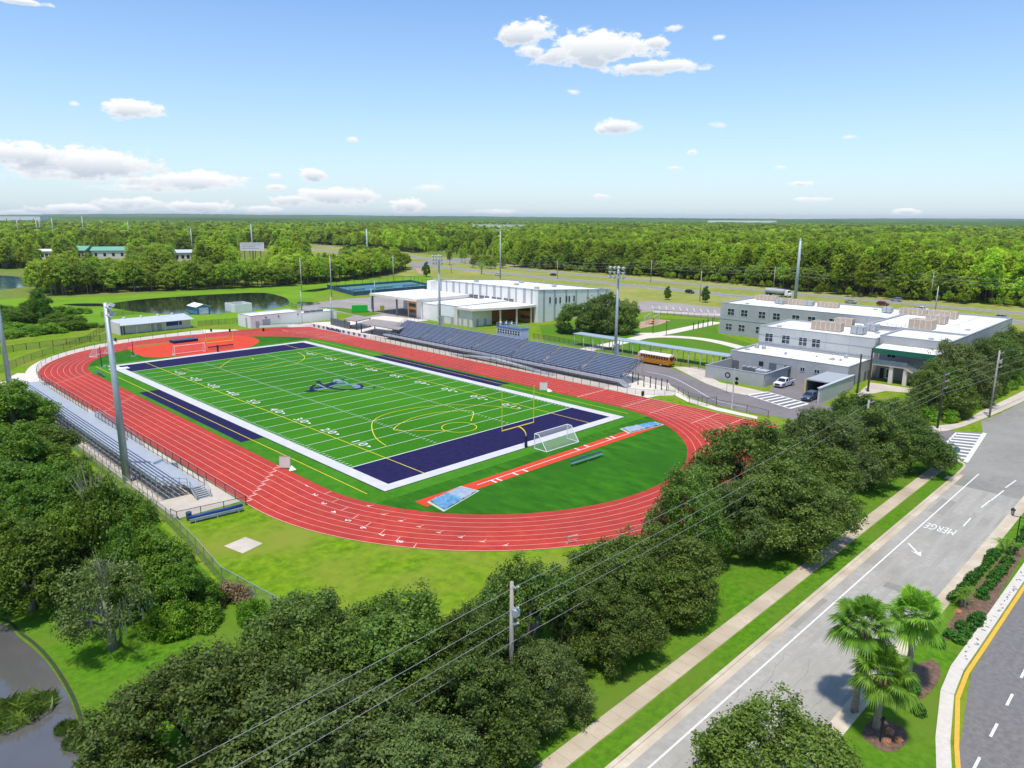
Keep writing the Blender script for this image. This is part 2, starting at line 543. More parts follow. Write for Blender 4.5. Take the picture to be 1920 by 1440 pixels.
def water_mat(name, deep, tint, ior):
    m = bpy.data.materials.new(name)
    nt, N, L = nodes_of(m)
    b = N['Principled BSDF']
    b.inputs['Roughness'].default_value = .06
    b.inputs['IOR'].default_value = ior
    b.inputs['Specular IOR Level'].default_value = .9
    pos = N.new('ShaderNodeNewGeometry').outputs['Position']
    nz = N.new('ShaderNodeTexNoise')
    nz.inputs['Scale'].default_value = .06
    nz.inputs['Detail'].default_value = 4
    L.new(pos, nz.inputs['Vector'])
    cr = N.new('ShaderNodeValToRGB')
    cr.color_ramp.elements[0].position = .35
    cr.color_ramp.elements[1].position = .7
    cr.color_ramp.elements[0].color = (*deep, 1)
    cr.color_ramp.elements[1].color = (*tint, 1)
    L.new(nz.outputs['Fac'], cr.inputs['Fac'])
    L.new(cr.outputs['Color'], b.inputs['Base Color'])
    n2 = N.new('ShaderNodeTexNoise')
    n2.inputs['Scale'].default_value = 2.2
    n2.inputs['Detail'].default_value = 4
    L.new(pos, n2.inputs['Vector'])
    bp = N.new('ShaderNodeBump')
    bp.inputs['Strength'].default_value = .06
    bp.inputs['Distance'].default_value = .08
    L.new(n2.outputs['Fac'], bp.inputs['Height'])
    L.new(bp.outputs['Normal'], b.inputs['Normal'])
    return m


M['pond_near'] = water_mat('pond_water', (.085, .08, .074), (.14, .134, .128), 1.7)
M['pond_far'] = water_mat('dark_pond_water', (.012, .018, .014), (.03, .035, .035), 1.33)
M['pond_blue'] = water_mat('blue_pond_water', (.03, .08, .15), (.06, .13, .21), 1.33)

# ---------------------------------------------------------------- sky, clouds, sun
SUN_EL, SUN_AZ = R(72), math.atan2(-.90, -.44)      # azimuth of the sun measured from +y towards +x
world = bpy.data.worlds.new('World')
SC.world = world
world.use_nodes = True
nt = world.node_tree
N, L = nt.nodes, nt.links
bg = N['Background']
bg.inputs['Strength'].default_value = .15
sky = N.new('ShaderNodeTexSky')
sky.sky_type = 'NISHITA'
sky.sun_disc = False
sky.sun_elevation = SUN_EL
sky.sun_rotation = SUN_AZ
sky.altitude = 0
sky.air_density = 1.0
sky.dust_density = .6
sky.ozone_density = 1.6


def mth(op, a, b=None, c=None, clamp=False):
    n = N.new('ShaderNodeMath')
    n.operation = op
    n.use_clamp = clamp
    for i, x in enumerate((a, b, c)):
        if x is None:
            continue
        if isinstance(x, (int, float)):
            n.inputs[i].default_value = x
        else:
            L.new(x, n.inputs[i])
    return n.outputs[0]


tc = N.new('ShaderNodeTexCoord').outputs['Generated']
sep = N.new('ShaderNodeSeparateXYZ')
L.new(tc, sep.inputs[0])
az = mth('ARCTAN2', sep.outputs['X'], sep.outputs['Y'])
el = mth('ARCSINE', sep.outputs['Z'])


def noise(scale, detail, rough=.6, sx=1.0, sz=1.0):
    mp = N.new('ShaderNodeMapping')
    mp.inputs['Scale'].default_value = (sx, sx, sz)
    L.new(tc, mp.inputs['Vector'])
    n = N.new('ShaderNodeTexNoise')
    n.inputs['Scale'].default_value = scale
    n.inputs['Detail'].default_value = detail
    n.inputs['Roughness'].default_value = rough
    L.new(mp.outputs['Vector'], n.inputs['Vector'])
    return n.outputs['Fac']


nA = mth('SUBTRACT', noise(30, 7, .62, 1, 2.0), .5)
nB = mth('SUBTRACT', noise(95, 5, .6, 1, 1.6), .5)
nn = mth('ADD', mth('MULTIPLY', nA, 3.0), mth('MULTIPLY', nB, 1.3))


def sky_dir(px, py):
    d = (px - 960) / FOC * RIGHT - (py - 720) / FOC * UP + FWD
    d = d / np.linalg.norm(d)
    return math.atan2(d[0], d[1]), math.asin(d[2])


# cumulus: place in the sky, half width, half height (photo pixels), softness, whiteness
CLOUDS = [
    (1120, 92, 130, 40, 1.0, 1.1), (985, 62, 66, 30, .9, 1.0), (1000, 95, 40, 18, .8, .8), (1225, 126, 120, 16, .8, 1.0), (1232, 80, 26, 17, .7, .8), (1050, 105, 60, 18, .9, .9),
    (1262, 52, 26, 9, .5, .5), (1347, 70, 16, 7, .5, .4), (250, 206, 66, 23, 1.0, 1.1), (1160, 237, 48, 16, .8, .8), (1128, 243, 18, 11, .9, .9), (1297, 286, 11, 8, .8, .7),
    (140, 306, 190, 36, 1.0, 1.0), (40, 290, 120, 28, 1.0, 1.0), (120, 325, 150, 20, .9, .8), (365, 342, 115, 24, .9, 1.0), (300, 352, 120, 14, .9, .7), (260, 338, 70, 12, .8, .6), (582, 328, 34, 17, .9, 1.0), (515, 330, 20, 9, .7, .6),
    (520, 352, 28, 9, .7, .8), (630, 368, 90, 22, .9, 1.0), (560, 375, 60, 14, .9, .8), (760, 386, 46, 16, .9, 1.0), (250, 380, 75, 15, .8, 1.0), (130, 392, 80, 13, .8, .9), (370, 388, 80, 14, .8, 1.0),
    (480, 392, 50, 9, .7, .7), (30, 400, 60, 9, .7, .6), (660, 262, 14, 7, .6, .5), (810, 352, 40, 9, .6, .4), (1130, 368, 26, 7, .6, .5), (1266, 315, 20, 6, .6, .4),
    (1500, 345, 34, 8, .7, .7), (1520, 374, 44, 8, .8, .8), (1700, 397, 34, 8, .7, .7), (1590, 257, 22, 6, .5, .4), (1075, 172, 16, 8, .5, .4), (40, 3, 60, 8, .9, .9), (140, 195, 16, 7, .5, .4),
    (1465, 314, 18, 6, .5, .4), (930, 396, 60, 8, .5, .4), (1350, 235, 30, 8, .4, .3),
]
acc = None
bott = None
for (cx, cy, hw, hh, soft, white) in CLOUDS:
    a0, e0 = sky_dir(cx, cy)
    a1, _ = sky_dir(cx + hw, cy)
    _, e1 = sky_dir(cx, cy - hh)
    wa, he = abs(a1 - a0), abs(e1 - e0)
    du = mth('MULTIPLY', mth('SUBTRACT', az, a0), 1 / wa)
    dv = mth('MULTIPLY', mth('SUBTRACT', el, e0), 1 / he)
    d = mth('SQRT', mth('ADD', mth('MULTIPLY', du, du), mth('MULTIPLY', dv, dv)))
    dens = mth('MULTIPLY', mth('MULTIPLY_ADD', nn, .62, mth('SUBTRACT', 1.0, d)), 1.5 * white, clamp=True)
    acc = dens if acc is None else mth('MAXIMUM', acc, dens)
    low = mth('MULTIPLY', dens, mth('MULTIPLY_ADD', dv, -.55, .25, clamp=True))
    bott = low if bott is None else mth('MAXIMUM', bott, low)
ramp = N.new('ShaderNodeMapRange')
ramp.interpolation_type = 'SMOOTHSTEP'
ramp.inputs['From Min'].default_value = .06
ramp.inputs['From Max'].default_value = .55
L.new(acc, ramp.inputs['Value'])
cc = N.new('ShaderNodeMix')
cc.data_type = 'RGBA'
cc.inputs['A'].default_value = (6.4, 6.45, 6.5, 1)
cc.inputs['B'].default_value = (3.7, 4.2, 4.8, 1)
L.new(mth('MULTIPLY', bott, 2.0, clamp=True), cc.inputs['Factor'])
# thin high veil that whitens the sky towards the horizon
veil = N.new('ShaderNodeMapRange')
veil.inputs['From Min'].default_value = .30
veil.inputs['From Max'].default_value = -.02
L.new(el, veil.inputs['Value'])
vm = N.new('ShaderNodeMix')
vm.data_type = 'RGBA'
vm.inputs['B'].default_value = (4.6, 5.35, 6.2, 1)
L.new(mth('MULTIPLY', mth('POWER', veil.outputs['Result'], 1.7), .6, clamp=True), vm.inputs['Factor'])
gain = N.new('ShaderNodeMix')
gain.data_type = 'RGBA'
gain.blend_type = 'MULTIPLY'
gain.inputs['Factor'].default_value = 1
gain.inputs['B'].default_value = (.84, 1.0, 1.18, 1)
L.new(sky.outputs['Color'], gain.inputs['A'])
L.new(gain.outputs['Result'], vm.inputs['A'])
cm = N.new('ShaderNodeMix')
cm.data_type = 'RGBA'
L.new(ramp.outputs['Result'], cm.inputs['Factor'])
L.new(vm.outputs['Result'], cm.inputs['A'])
L.new(cc.outputs['Result'], cm.inputs['B'])
L.new(cm.outputs['Result'], bg.inputs['Color'])

sun_data = bpy.data.lights.new('sun', 'SUN')
sun_data.energy = 4.0
sun_data.angle = R(2.6)
sun_data.color = (1.0, .945, .84)
sun = bpy.data.objects.new('sun', sun_data)
COL.objects.link(sun)
sd = Vector((math.sin(SUN_AZ) * math.cos(SUN_EL), math.cos(SUN_AZ) * math.cos(SUN_EL), math.sin(SUN_EL)))
sun.rotation_euler = sd.to_track_quat('Z', 'Y').to_euler()
SC.view_settings.view_transform = 'Standard'
SC.view_settings.look = 'None'
SC.view_settings.exposure = .12
SC.view_settings.gamma = 1
SC.render.engine = 'CYCLES'
SC.cycles.max_bounces = 6
SC.cycles.diffuse_bounces = 3
SC.cycles.glossy_bounces = 2
SC.cycles.transmission_bounces = 3
SC.cycles.transparent_max_bounces = 12
SC.cycles.volume_bounces = 0
SC.cycles.caustics_reflective = False
SC.cycles.caustics_refractive = False
SC.cycles.use_denoising = True

# ---------------------------------------------------------------- ground
gb = MB()
xs = [-1400, -1000, -500, -300, -200, -150, -100, -50, 0, 50, 100, 150, 200, 300, 450, 700, 1000, 1600, 2500, 4000, 7000, 10500, 14000]
ys = [-1400, -1000, -500, -300, -200, -150, -100, -50, 0, 50, 100, 150, 200, 300, 450, 700, 1000, 1600, 2500, 4000, 7000, 10500, 14000]
for i in range(len(xs) - 1):
    for j in range(len(ys) - 1):
        x0, x1, y0, y1 = xs[i], xs[i + 1], ys[j], ys[j + 1]
        gb.mi = 0 if (-500 <= x0 and x1 <= 300 and -500 <= y0 and y1 <= 200) else 1
        gb.rect(x0, x1, y0, y1, 0)
me_ground = gb.build('ground', [M['lawn'], M['wild']])
structure(me_ground, 'lawn and rough grassland round the school')


def sheet(name, pts, z, m, label=None):
    """flat sheet; pts are photo pixels of its corners on the ground"""
    return structure(MB().poly([G(*p) for p in pts], z).build(name, m), label)


def wsheet(name, pts, z, m, label=None):
    return structure(MB().poly(pts, z).build(name, m), label)


def smooth_loop(pts, n=6, closed=True):
    """Catmull-Rom through the points"""
    out = []
    P = [Vector(p[:2]) for p in pts]
    k = len(P)
    for i in range(k if closed else k - 1):
        p0 = P[(i - 1) % k] if closed or i > 0 else P[i]
        p1, p2 = P[i], P[(i + 1) % k]
        p3 = P[(i + 2) % k] if closed or i + 2 < k else p2
        for s in range(n):
            t = s / n
            out.append(.5 * ((2 * p1) + (p2 - p0) * t + (2 * p0 - 5 * p1 + 4 * p2 - p3) * t * t + (3 * p1 - p0 - 3 * p2 + p3) * t ** 3))
    if not closed:
        out.append(P[-1])
    return [(p.x, p.y) for p in out]


def gl(*pix):
    return [G(*p) for p in pix]


# ---------------------------------------------------------------- running track
YS, RI, RO = 49.4, 31.3, 41.2
NL = 8
LW = (RO - RI) / NL


def oval(r, n=48):
    pts = []
    for k in range(n + 1):
        a = -math.pi + math.pi * k / n
        pts.append((r * math.cos(a), -YS + r * math.sin(a)))
    for k in range(n + 1):
        a = math.pi * k / n
        pts.append((r * math.cos(a), YS + r * math.sin(a)))
    return pts


tb = MB()
A, B = oval(RI), oval(RO)
for i in range(len(A)):
    j = (i + 1) % len(A)
    tb.add([(*A[i], .03), (*B[i], .03), (*B[j], .03), (*A[j], .03)], [[0, 1, 2, 3]])
tb.build('running_track', M['track'])
structure(bpy.data.objects['running_track'], 'red eight lane running track')
ch = MB()
ch.rect(RI + .2, RO, -79, -YS, .024)
ch.rect(RI + .2, RO, YS, 80.5, .024)
ch.poly([(10, 90.4), (26, 88.5), (36, 84), (RO, 80.5), (RI, 80.5), (RI, 60), (20, 78)], .02)
structure(ch.build('sprint_chute', M['track']), 'straight red run-outs beyond both bends')

ln = MB()
for k in range(1, NL):
    ln.strip(oval(RI + LW * k), .055, .038, closed=True)
ln.strip(oval(RO - .08), .08, .038, closed=True)
for k in range(NL + 1):
    x = RI + LW * k + (.1 if k == 0 else 0)
    if k:
        ln.strip([(x, -79), (x, -YS)], .07, .032)
        ln.strip([(x, YS), (x, 80.2)], .07, .032)
# finish, start and hurdle lines on the straights
for y in (-41.2, -52.4, -58.6, -67.5, -72.5):
    ln.strip([(RI + .15, y), (RO, y)], .12 if y != -41.2 else .2, .044)
for y in (72, 59.5):
    ln.strip([(RI + .15, y), (RO, y)], .14, .044)


def arc_tick(s0, n=NL, step=2.6, w=.1, off=0.0, base=0, frac=1.0):
    """staggered ticks, one a lane, running round the near bend from angle s0"""
    for k in range(n):
        a = s0 + off + step * k / (RI + LW * k)
        c, s = math.cos(a), math.sin(a)
        r0, r1 = RI + LW * k + .1, RI + LW * (k + frac) - .05
        ln.strip([(r0 * c, -YS + r0 * s), (r1 * c, -YS + r1 * s)], w, .044)


arc_tick(math.pi + .08, step=3.0)
for k in range(NL):
    x0, x1 = -(RI + LW * k) - .15, -(RI + LW * (k + 1)) + .15
    y = -38.3 - 1.3 * k
    ln.strip([(x0, y), (x1, y)], .22, .044)
    ln.strip([(x0, y), (x0 - .1, y + .9)], .12, .044)
    for yy, dy in ((21, -1.4), (50, -.9)):
        ln.strip([(x0, yy + dy * k), (x1, yy + dy * k)], .14, .044)
structure(ln.build('track_lines', M['track_line']), 'pale lane lines and start marks painted on the red track')

nb = MB()
for k in range(NL):
    me = text_mesh('digit', str(k + 1), 1.15, .01)
    # lane numbers step round the near bend, read by runners coming from the left straight
    p = [(575, 911), (591, 928), (607, 944), (626, 960), (652, 976), (681, 990), (714, 1003), (749, 1016)][k]
    x, y, _ = G(*p)
    ang = math.atan2(y + YS, x)
    Mx = Matrix.Translation((x, y, .05)) @ Matrix.Rotation(ang, 4, 'Z')
    merge_mesh(nb, me, Mx)
    bpy.data.meshes.remove(me)
structure(nb.build('lane_numbers', M['road_paint']), 'white lane numbers 1 to 8 on the near bend')
tr = MB()
for p in [(692, 949), (719, 965), (752, 977), (786, 988), (823, 999), (864, 1008), (905, 1016), (948, 1023)]:
    x, y, _ = G(*p)
    a = math.atan2(y + YS, x)
    t = Vector((-math.sin(a), math.cos(a)))
    n = Vector((math.cos(a), math.sin(a)))
    c = Vector((x, y))
    tr.poly([c - t * .45, c + t * .30 + n * .26, c + t * .12, c + t * .25 - n * .22], .05)
    tr.strip([c, c - n * .5 + t * .4], .07, .052)
structure(tr.build('exchange_marks', M['track_line']), 'pale arrowheads marking the relay zones on the near bend')

# ---------------------------------------------------------------- infield
wsheet('infield_grass', oval(RI - .02), .012, M['dgrass'], 'mown dark green grass inside the running track')
wsheet('field_turf', [(-31.2, -59.5), (31.2, -59.5), (31.2, 59), (-31.2, 59)], .022, M['turf_edge'], 'artificial turf border round the football field')
HW, GL, EL, BW = 24.38, 45.72, 54.86, 1.9
wsheet('football_field', [(-HW, -EL), (HW, -EL), (HW, EL), (-HW, EL)], .030, M['turf'], 'green football turf')
for s, w in ((-1, 'near'), (1, 'far')):
    ez = MB().rect(-HW, HW, min(s * GL, s * EL), max(s * GL, s * EL), .038).build('end_zone', M['navy'])
    structure(ez, 'navy end zone at the ' + w + ' end of the field')
bb = MB()
bb.rect(-HW - BW, -HW, -EL - BW, EL + BW, .034)
bb.rect(HW, HW + BW, -EL - BW, EL + BW, .034)
bb.rect(-HW, HW, -EL - BW, -EL, .034)
bb.rect(-HW, HW, EL, EL + BW, .034)
for (a, c, d, e) in ((-HW - BW - .22, -HW - BW, -EL - BW - .22, EL + BW + .22), (HW + BW, HW + BW + .22, -EL - BW - .22, EL + BW + .22), (-HW - BW, HW + BW, -EL - BW - .22, -EL - BW), (-HW - BW, HW + BW, EL + BW, EL + BW + .22)):
    sm_ = MB().rect(a, c, d, e, .027).build('turf_seam', M['dark_seam'])
    structure(sm_, 'dark seam round the white field border')
structure(bb.build('field_border', M['white_turf']), 'broad white border round the football field')
for s in (-1, 1):
    x0, x1 = sorted((s * (HW + BW + .05), s * (HW + BW + 4.0)))
    structure(MB().rect(x0, x1, -23.2, 23.2, .036).build('team_area', M['navy']), 'navy team area along the %s sideline' % ('left' if s < 0 else 'right'))

yl = MB()
z = .046
for k in range(0, 21):
    y = -GL + k * 4.572
    yl.strip([(-HW, y), (HW, y)], .14 if k not in (0, 20) else .24, z)
y = -GL
k = 0
while y < GL - .1:
    if k % 5:
        for x in (-HW + .15, -8.13 - .3, 8.13 - .3, HW - .75):
            yl.strip([(x, y), (x + .6, y)], .14, z)
    y += .9144
    k += 1
for y in [-GL + i * 4.572 for i in range(1, 20)]:
    for x in (-8.13, 8.13):
        yl.strip([(x, y - .3), (x, y + .3)], .14, z)
structure(yl.build('yard_lines', M['line']), 'white yard lines and hash marks')
nb = MB()
for i, t in enumerate(['1 0', '2 0', '3 0', '4 0', '5 0', '4 0', '3 0', '2 0', '1 0']):
    y = -GL + (i + 1) * 9.144
    for s in (-1, 1):
        for q, chh in enumerate(t.split()):
            me = text_mesh('digit', chh, 2.25, .0)
            Mx = Matrix.Translation((s * 17.0, y, .052)) @ Matrix.Rotation(s * math.pi / 2, 4, 'Z') @ Matrix.Translation(((q - .5) * 2.15, 0, 0)) @ Matrix.Diagonal((1.25, 1, 1, 1))
            merge_mesh(nb, me, Mx)
            bpy.data.meshes.remove(me)
        if i != 4:
            d = -1 if i < 4 else 1
            nb.poly([(s * 16.5, y + d * 2.35), (s * 17.2, y + d * 2.35), (s * 16.9, y + d * 3.2)], .052)
structure(nb.build('yard_numbers', M['road_paint']), 'white yard numbers 10 to 50 in two rows on the field')
lc = MB()
z = .056
a = G(723, 859)
b = G(1040 + 740 / 12, 720 + 870 / 12)
for x in (a[0], b[0]):
    lc.strip([(x, -EL), (x, EL)], .13, z)
for pts in ([(671, 865), (640, 845), (700, 813)][:0],
            [(724, 836), (708, 825), (700, 813), (697, 799), (700, 790), (713, 781), (738, 773), (767, 767), (800, 762.5), (833, 760), (870, 759.5), (900, 760.5), (940, 763), (973, 768)],
            [(833, 808), (790, 808), (742, 807.5), (743, 800), (760, 790), (783, 781.5), (810, 775.5), (833, 772.5), (860, 771), (887, 772), (883, 790)],
            [(341, 691), (362, 696), (388, 698), (420, 698), (455, 695.5), (480, 692), (503, 687), (520, 682), (535, 677.5)],
            [(411, 690), (432.5, 675.6), (450, 672), (465, 671), (473, 672), (475, 675)],
            [(557.5, 661), (564, 663.5), (569, 666.7), (571, 671.7), (565, 677.5), (550, 683), (533, 686.7)]):
    if pts:
        lc.strip(smooth_loop([G(*p) for p in pts], 4, False), .14, z)
c = G(861, 801.5)
lc.strip([(c[0] + 3.0 * math.cos(t * math.pi / 18), c[1] + 3.0 * math.sin(t * math.pi / 18)) for t in range(36)], .14, z, True)
for s in (-1, 1):
    lc.strip([(s * 28.5, -56), (s * 28.5, 58)], .12, .060)
structure(lc.build('lacrosse_lines', M['yellow_line']), 'thin yellow lacrosse and soccer lines over the football field')

# emblem in midfield: navy sweeping shapes with pale highlights
em = MB()
Z = .066


def emb(pts, dz=0.0):
    em.poly([G(560 + p[0] / 12, 690 + p[1] / 12) for p in pts], Z + dz)


def embs(pts, w, dz=0.0):
    em.strip(smooth_loop([G(560 + p[0] / 12, 690 + p[1] / 12) for p in pts], 5, False), w, Z + dz)


em.mi = 0
emb([(110, 545), (190, 505), (290, 520), (400, 535), (300, 548)])
emb([(240, 520), (250, 440), (310, 395), (400, 370), (360, 420), (320, 450), (350, 480), (430, 510), (380, 530)])
emb([(340, 450), (440, 430), (520, 415), (780, 305), (860, 345), (700, 420), (560, 465), (400, 490)])
embs([(430, 300), (480, 360), (560, 410), (680, 440), (800, 468), (960, 488), (1150, 492), (1300, 480), (1430, 450)], .9, .004)
embs([(380, 520), (560, 540), (760, 545), (900, 528), (1030, 515)], .45, .004)
embs([(1370, 370), (1400, 405), (1430, 440)], .9, .004)
embs([(960, 275), (1010, 265)], .9, .004)
embs([(1690, 470), (1715, 420)], .25, .004)
em.mi = 1
embs([(430, 365), (520, 415), (600, 445)], .5, .008)
embs([(360, 500), (480, 475), (620, 460)], .5, .008)
emb([(790, 265), (900, 255), (980, 290), (1000, 330), (900, 350), (830, 320), (770, 330)], .008)
embs([(1000, 300), (1060, 330), (1110, 370), (1200, 385), (1300, 380)], .5, .008)
emb([(1180, 395), (1290, 385), (1380, 400), (1400, 440), (1320, 465), (1250, 450)], .012)
embs([(690, 425), (830, 395), (1000, 375), (1110, 378)], .5, .012)
embs([(1350, 492), (1500, 480), (1640, 470)], .45, .012)
em.mi = 0
embs([(820, 300), (880, 320), (960, 318)], .35, .016)
embs([(1230, 420), (1300, 425), (1360, 415)], .3, .016)
structure(em.build('field_emblem', [M['navy'], mat('pale_blue_turf', (.17, .25, .31), .85, coords=W)]), 'navy and pale blue sweeping emblem at midfield')

# near D: red runway, pits; far D: red fan
wsheet('long_jump_runway', [(-25.6, -62.35), (27.2, -62.35), (27.2, -64.75), (-25.6, -64.75)][:4], .030, M['red_pad'], 'red long jump runway across the near D')
rl = MB()
for x in (-13.6, -12.6, -9.4, -7.4, 5.5, 7.8, 13.4, 14.6):
    rl.rect(x, x + .3, -64.7, -63.6, .044) if x < 0 else rl.rect(x, x + .3, -63.45, -62.4, .044)
rl.rect(-16, 19, -63.60, -63.48, .040)
structure(rl.build('runway_marks', M['road_paint']), 'white take-off boards on the long jump runway')
wsheet('high_jump_fan', smooth_loop(gl((242, 650), (300, 643), (360, 636), (420, 630), (470, 632), (486, 640), (470, 650), (440, 657), (395, 664), (330, 668), (280, 670), (252, 662))), .033, M['red_pad'], 'red fan shaped high jump approach in the far D')
structure(MB().strip(smooth_loop(gl((255, 652), (300, 645), (340, 640), (390, 636), (430, 632)), 4, False), 1.6, .040).build('worn_grass_strip', M['wild']), 'worn olive grass strip between the far bend and the red fan')

# ---------------------------------------------------------------- road, kerbs, pavement, median
wsheet('road', [(-160, -116.9), (-160, -108.2), (31, -108.2), (31, -116.9)], .020, M['asphalt_old'], 'light grey two lane road')
far_edge = gl((1806, 800), (1835, 789), (1870, 776), (1905, 758), (1935, 745))
wsheet('road_junction', [(31, -107.9), (41.5, -107.6), (43, -107.2), (62, -105.2)] + [(p[0], p[1] - .3) for p in far_edge[1:]] + [(160, -107), (160, -121.7), (31, -116.9)], .020, M['asphalt_mid'], 'darker asphalt of the road junction')
wsheet('school_street', [(43, -107.2), (44.5, -100), (45.5, -92), (45.5, -86), (60.5, -86), (61, -95), (59.5, -101.2), (62, -105.2)], .018, M['asphalt_drive'], 'side street leading to the school')
wsheet('boulevard', [(-15.8, -122.0), (160, -122.6), (160, -200), (-60, -200), (-60, -127), (-29.4, -124.3)], .020, M['asphalt_new'], 'dark second carriageway beyond the median')
kb = MB()
kb.wall([(-160, -107.95), (36, -107.95)], .35, 0, .10)
kb.wall(smooth_loop([(36, -107.95), (40, -107.8), (41.6, -107.2), (42.2, -106.3)], 4, False), .35, 0, .10)
structure(kb.build('road_kerb', M['curb']), 'concrete kerb along the grass verge')
structure(MB().rect(-160, 36, -108.75, -108.1, .026).build('road_gutter', M['curb']), 'concrete gutter along the verge')
kb = MB()
kb.wall([(-160, -117.25), (60, -117.6)], .35, 0, .10)
structure(kb.build('median_kerb', M['curb']), 'concrete kerb on the road side of the median')
structure(MB().poly([(-160, -116.2), (60, -116.5), (60, -117.4), (-160, -117.05)], .026).build('median_gutter', M['curb']), 'concrete gutter along the median')
kb = MB()
LM = [(-62, -129.5), (-29.4, -123.7), (-26, -122.7), (-20, -121.4), (-16, -121.05), (-10, -121.1), (160, -122.0)]
kb.wall(LM, .9, 0, .14)
structure(kb.build('spotted_kerb', M['curb_spot']), 'broad pale kerb with dark blotches along the second carriageway')
ks = MB()
for i in range(70):
    x = -14 + i * .55 + random.uniform(-.2, .2)
    y = -121.1 - (x + 10) * .0053 + random.uniform(-.25, .25)
    if random.random() < .75:
        ks.cbox((x, y, .143), (random.uniform(.15, .4), random.uniform(.08, .18), .012), random.uniform(0, 3))
structure(ks.build('kerb_blotches', M['trim_dark']), 'dark blotches on the pale kerb')
yl = MB()
yl.strip([(p[0], p[1] - .72 - (.15 if i < 3 else 0)) for i, p in enumerate(LM)], .30, .034)
structure(yl.build('orange_edge_line', M['orange_paint']), 'orange edge line of the second carriageway')
wl = MB()
for i in range(14):
    x = -27.9 + i * 4.75
    wl.strip([(x, -124.95 - max(0, x + 10) * .005), (x + 1.9, -124.95 - max(0, x + 12) * .005)], .18, .034)
structure(wl.build('dashed_lane_line', M['road_paint']), 'white dashes on the second carriageway')
wl = MB()
wl.strip([(-160, -109.35), (38, -110.1)], .15, .034)
for a, b in (((1882, 920), (1858, 939)), ((1905, 901), (1885, 915)), ((1820, 972), (1806, 987)), ((1840, 952), (1856, 939))):
    wl.strip([G(*a), G(*b)], .16, .034)
wl.strip([(42.6, -107.35), (62, -105.45)], .6, .034)
for i in range(9):
    a = Vector((44.6, -106.9)).lerp(Vector((60.5, -105.4)), i / 8)
    b = Vector((43.6, -102.6)).lerp(Vector((58.6, -102.2)), i / 8)
    wl.strip([a, b], .75, .032)
wl.strip([(43.2, -103.0), (58.8, -102.0)], .3, .032)
me = text_mesh('word', 'MERGE', 2.9, .0)
merge_mesh(wl, me, Matrix.Translation((13.35, -111.9, .034)) @ Matrix.Rotation(math.pi / 2, 4, 'Z') @ Matrix.Diagonal((.36, .95, 1, 1)))
a, b = Vector(G(1703, 1019)[:2]), Vector(G(1727, 1044)[:2])
d = (b - a).normalized()
n = Vector((-d.y, d.x))
wl.strip([a, b - d * .9], .22, .034)
wl.poly([b, b - d * 1.3 + n * .55, b - d * .9, b - d * 1.3 - n * .55], .034)
structure(wl.build('road_markings', M['road_paint']), 'white edge line, dashes, crosswalk, arrow and the word MERGE on the road')
ck = MB()
cr_ = random.Random(5)
for i in range(14):
    x, y = cr_.uniform(-45, 30), cr_.uniform(-116.3, -109.6)
    a = cr_.choice((0, 0, 1.57)) + cr_.uniform(-.3, .3)
    P_ = [(x, y)]
    for q in range(cr_.randint(4, 11)):
        a += cr_.uniform(-.45, .45)
        nx_, ny_ = P_[-1][0] + .7 * math.cos(a), P_[-1][1] + .7 * math.sin(a)
        if not -116.6 < ny_ < -109.0:
            break
        P_.append((nx_, ny_))
    if len(P_) > 2:
        ck.strip(P_, .024, .026)
structure(ck.build('road_cracks', M['asphalt_drive']), 'thin dark cracks in the grey road')
for k, (x0, x1, y0, y1) in enumerate([(-19.5, -12.5, -109.3, -108.6), (18, 24, -110.9, -109.2), (-6, -4.6, -115.8, -112.0)]):
    structure(MB().rect(x0, x1, y0, y1, .024).build('asphalt_patch', M['asphalt_mid']), 'darker repair patch in the grey road')
tt = MB()
for y in (-110.9, -112.5, -114.0, -115.6):
    tt.strip([(-160, y), (30.5, y - .25)], .55, .023)
structure(tt.build('tyre_tracks', M['asphalt_track']), 'faintly darker tyre tracks along the grey road')
sw = MB()
x = -160
while x < 41:
    sw.box(x, x + 1.48, -105.95, -104.45, 0, .05)
    x += 1.5
structure(sw.build('pavement', M['sidewalk']), 'weathered concrete pavement in square slabs')
cp = smooth_loop(gl((1722, 812), (1745, 800), (1790, 795), (1812, 788), (1840, 771), (1880, 752), (1935, 725)), 5, False)
cq = smooth_loop(gl((1740, 812), (1775, 808), (1800, 802), (1822, 794), (1850, 783), (1890, 766), (1935, 745)), 5, False)
structure(MB().poly([(p[0], p[1], 0) for p in cp] + [(p[0], p[1], 0) for p in cq[::-1]], .05).build('corner_pavement', M['concrete']), 'pale pavement curving round the far street corner')
structure(MB().poly([G(*p) for p in ((1762, 866), (1792, 852), (1800, 864), (1786, 872))], .055).build('kerb_ramp', M['concrete']), 'pale kerb ramp at the end of the pavement')
wsheet('pond_lawn', [(-110, -104.4), (-52, -104.4), (-52.5, -66), (-51.3, -50), (-51, 10), (-110, 10)], .004, M['verge'], 'green lawn sloping to the near pond')
structure(MB().rect(-160, 41.5, -107.75, -106.05, .01).build('grass_verge', M['verge']), 'bright grass verge between pavement and road')
structure(MB().poly([(-160, -104.4), (42, -104.4), (44, -88), (30, -92), (-20, -92), (-160, -90)], .008).build('tree_lawn', M['verge']), 'lawn under the row of oaks')
structure(MB().poly([(p[0], p[1] + .2) for p in LM] + [(160, -117.6), (-160, -117.3)], .05).build('median_grass', M['verge']), 'grass of the planted median')
bed = smooth_loop([(-12, -119.0), (-4, -118.5), (6, -118.6), (14, -118.9), (22, -119.2), (30, -119.6), (30, -120.6), (14, -120.3), (2, -120.5), (-8, -120.7)], 5)
wsheet('mulch_bed', bed, .065, M['mulch'], 'brown mulch bed along the median')
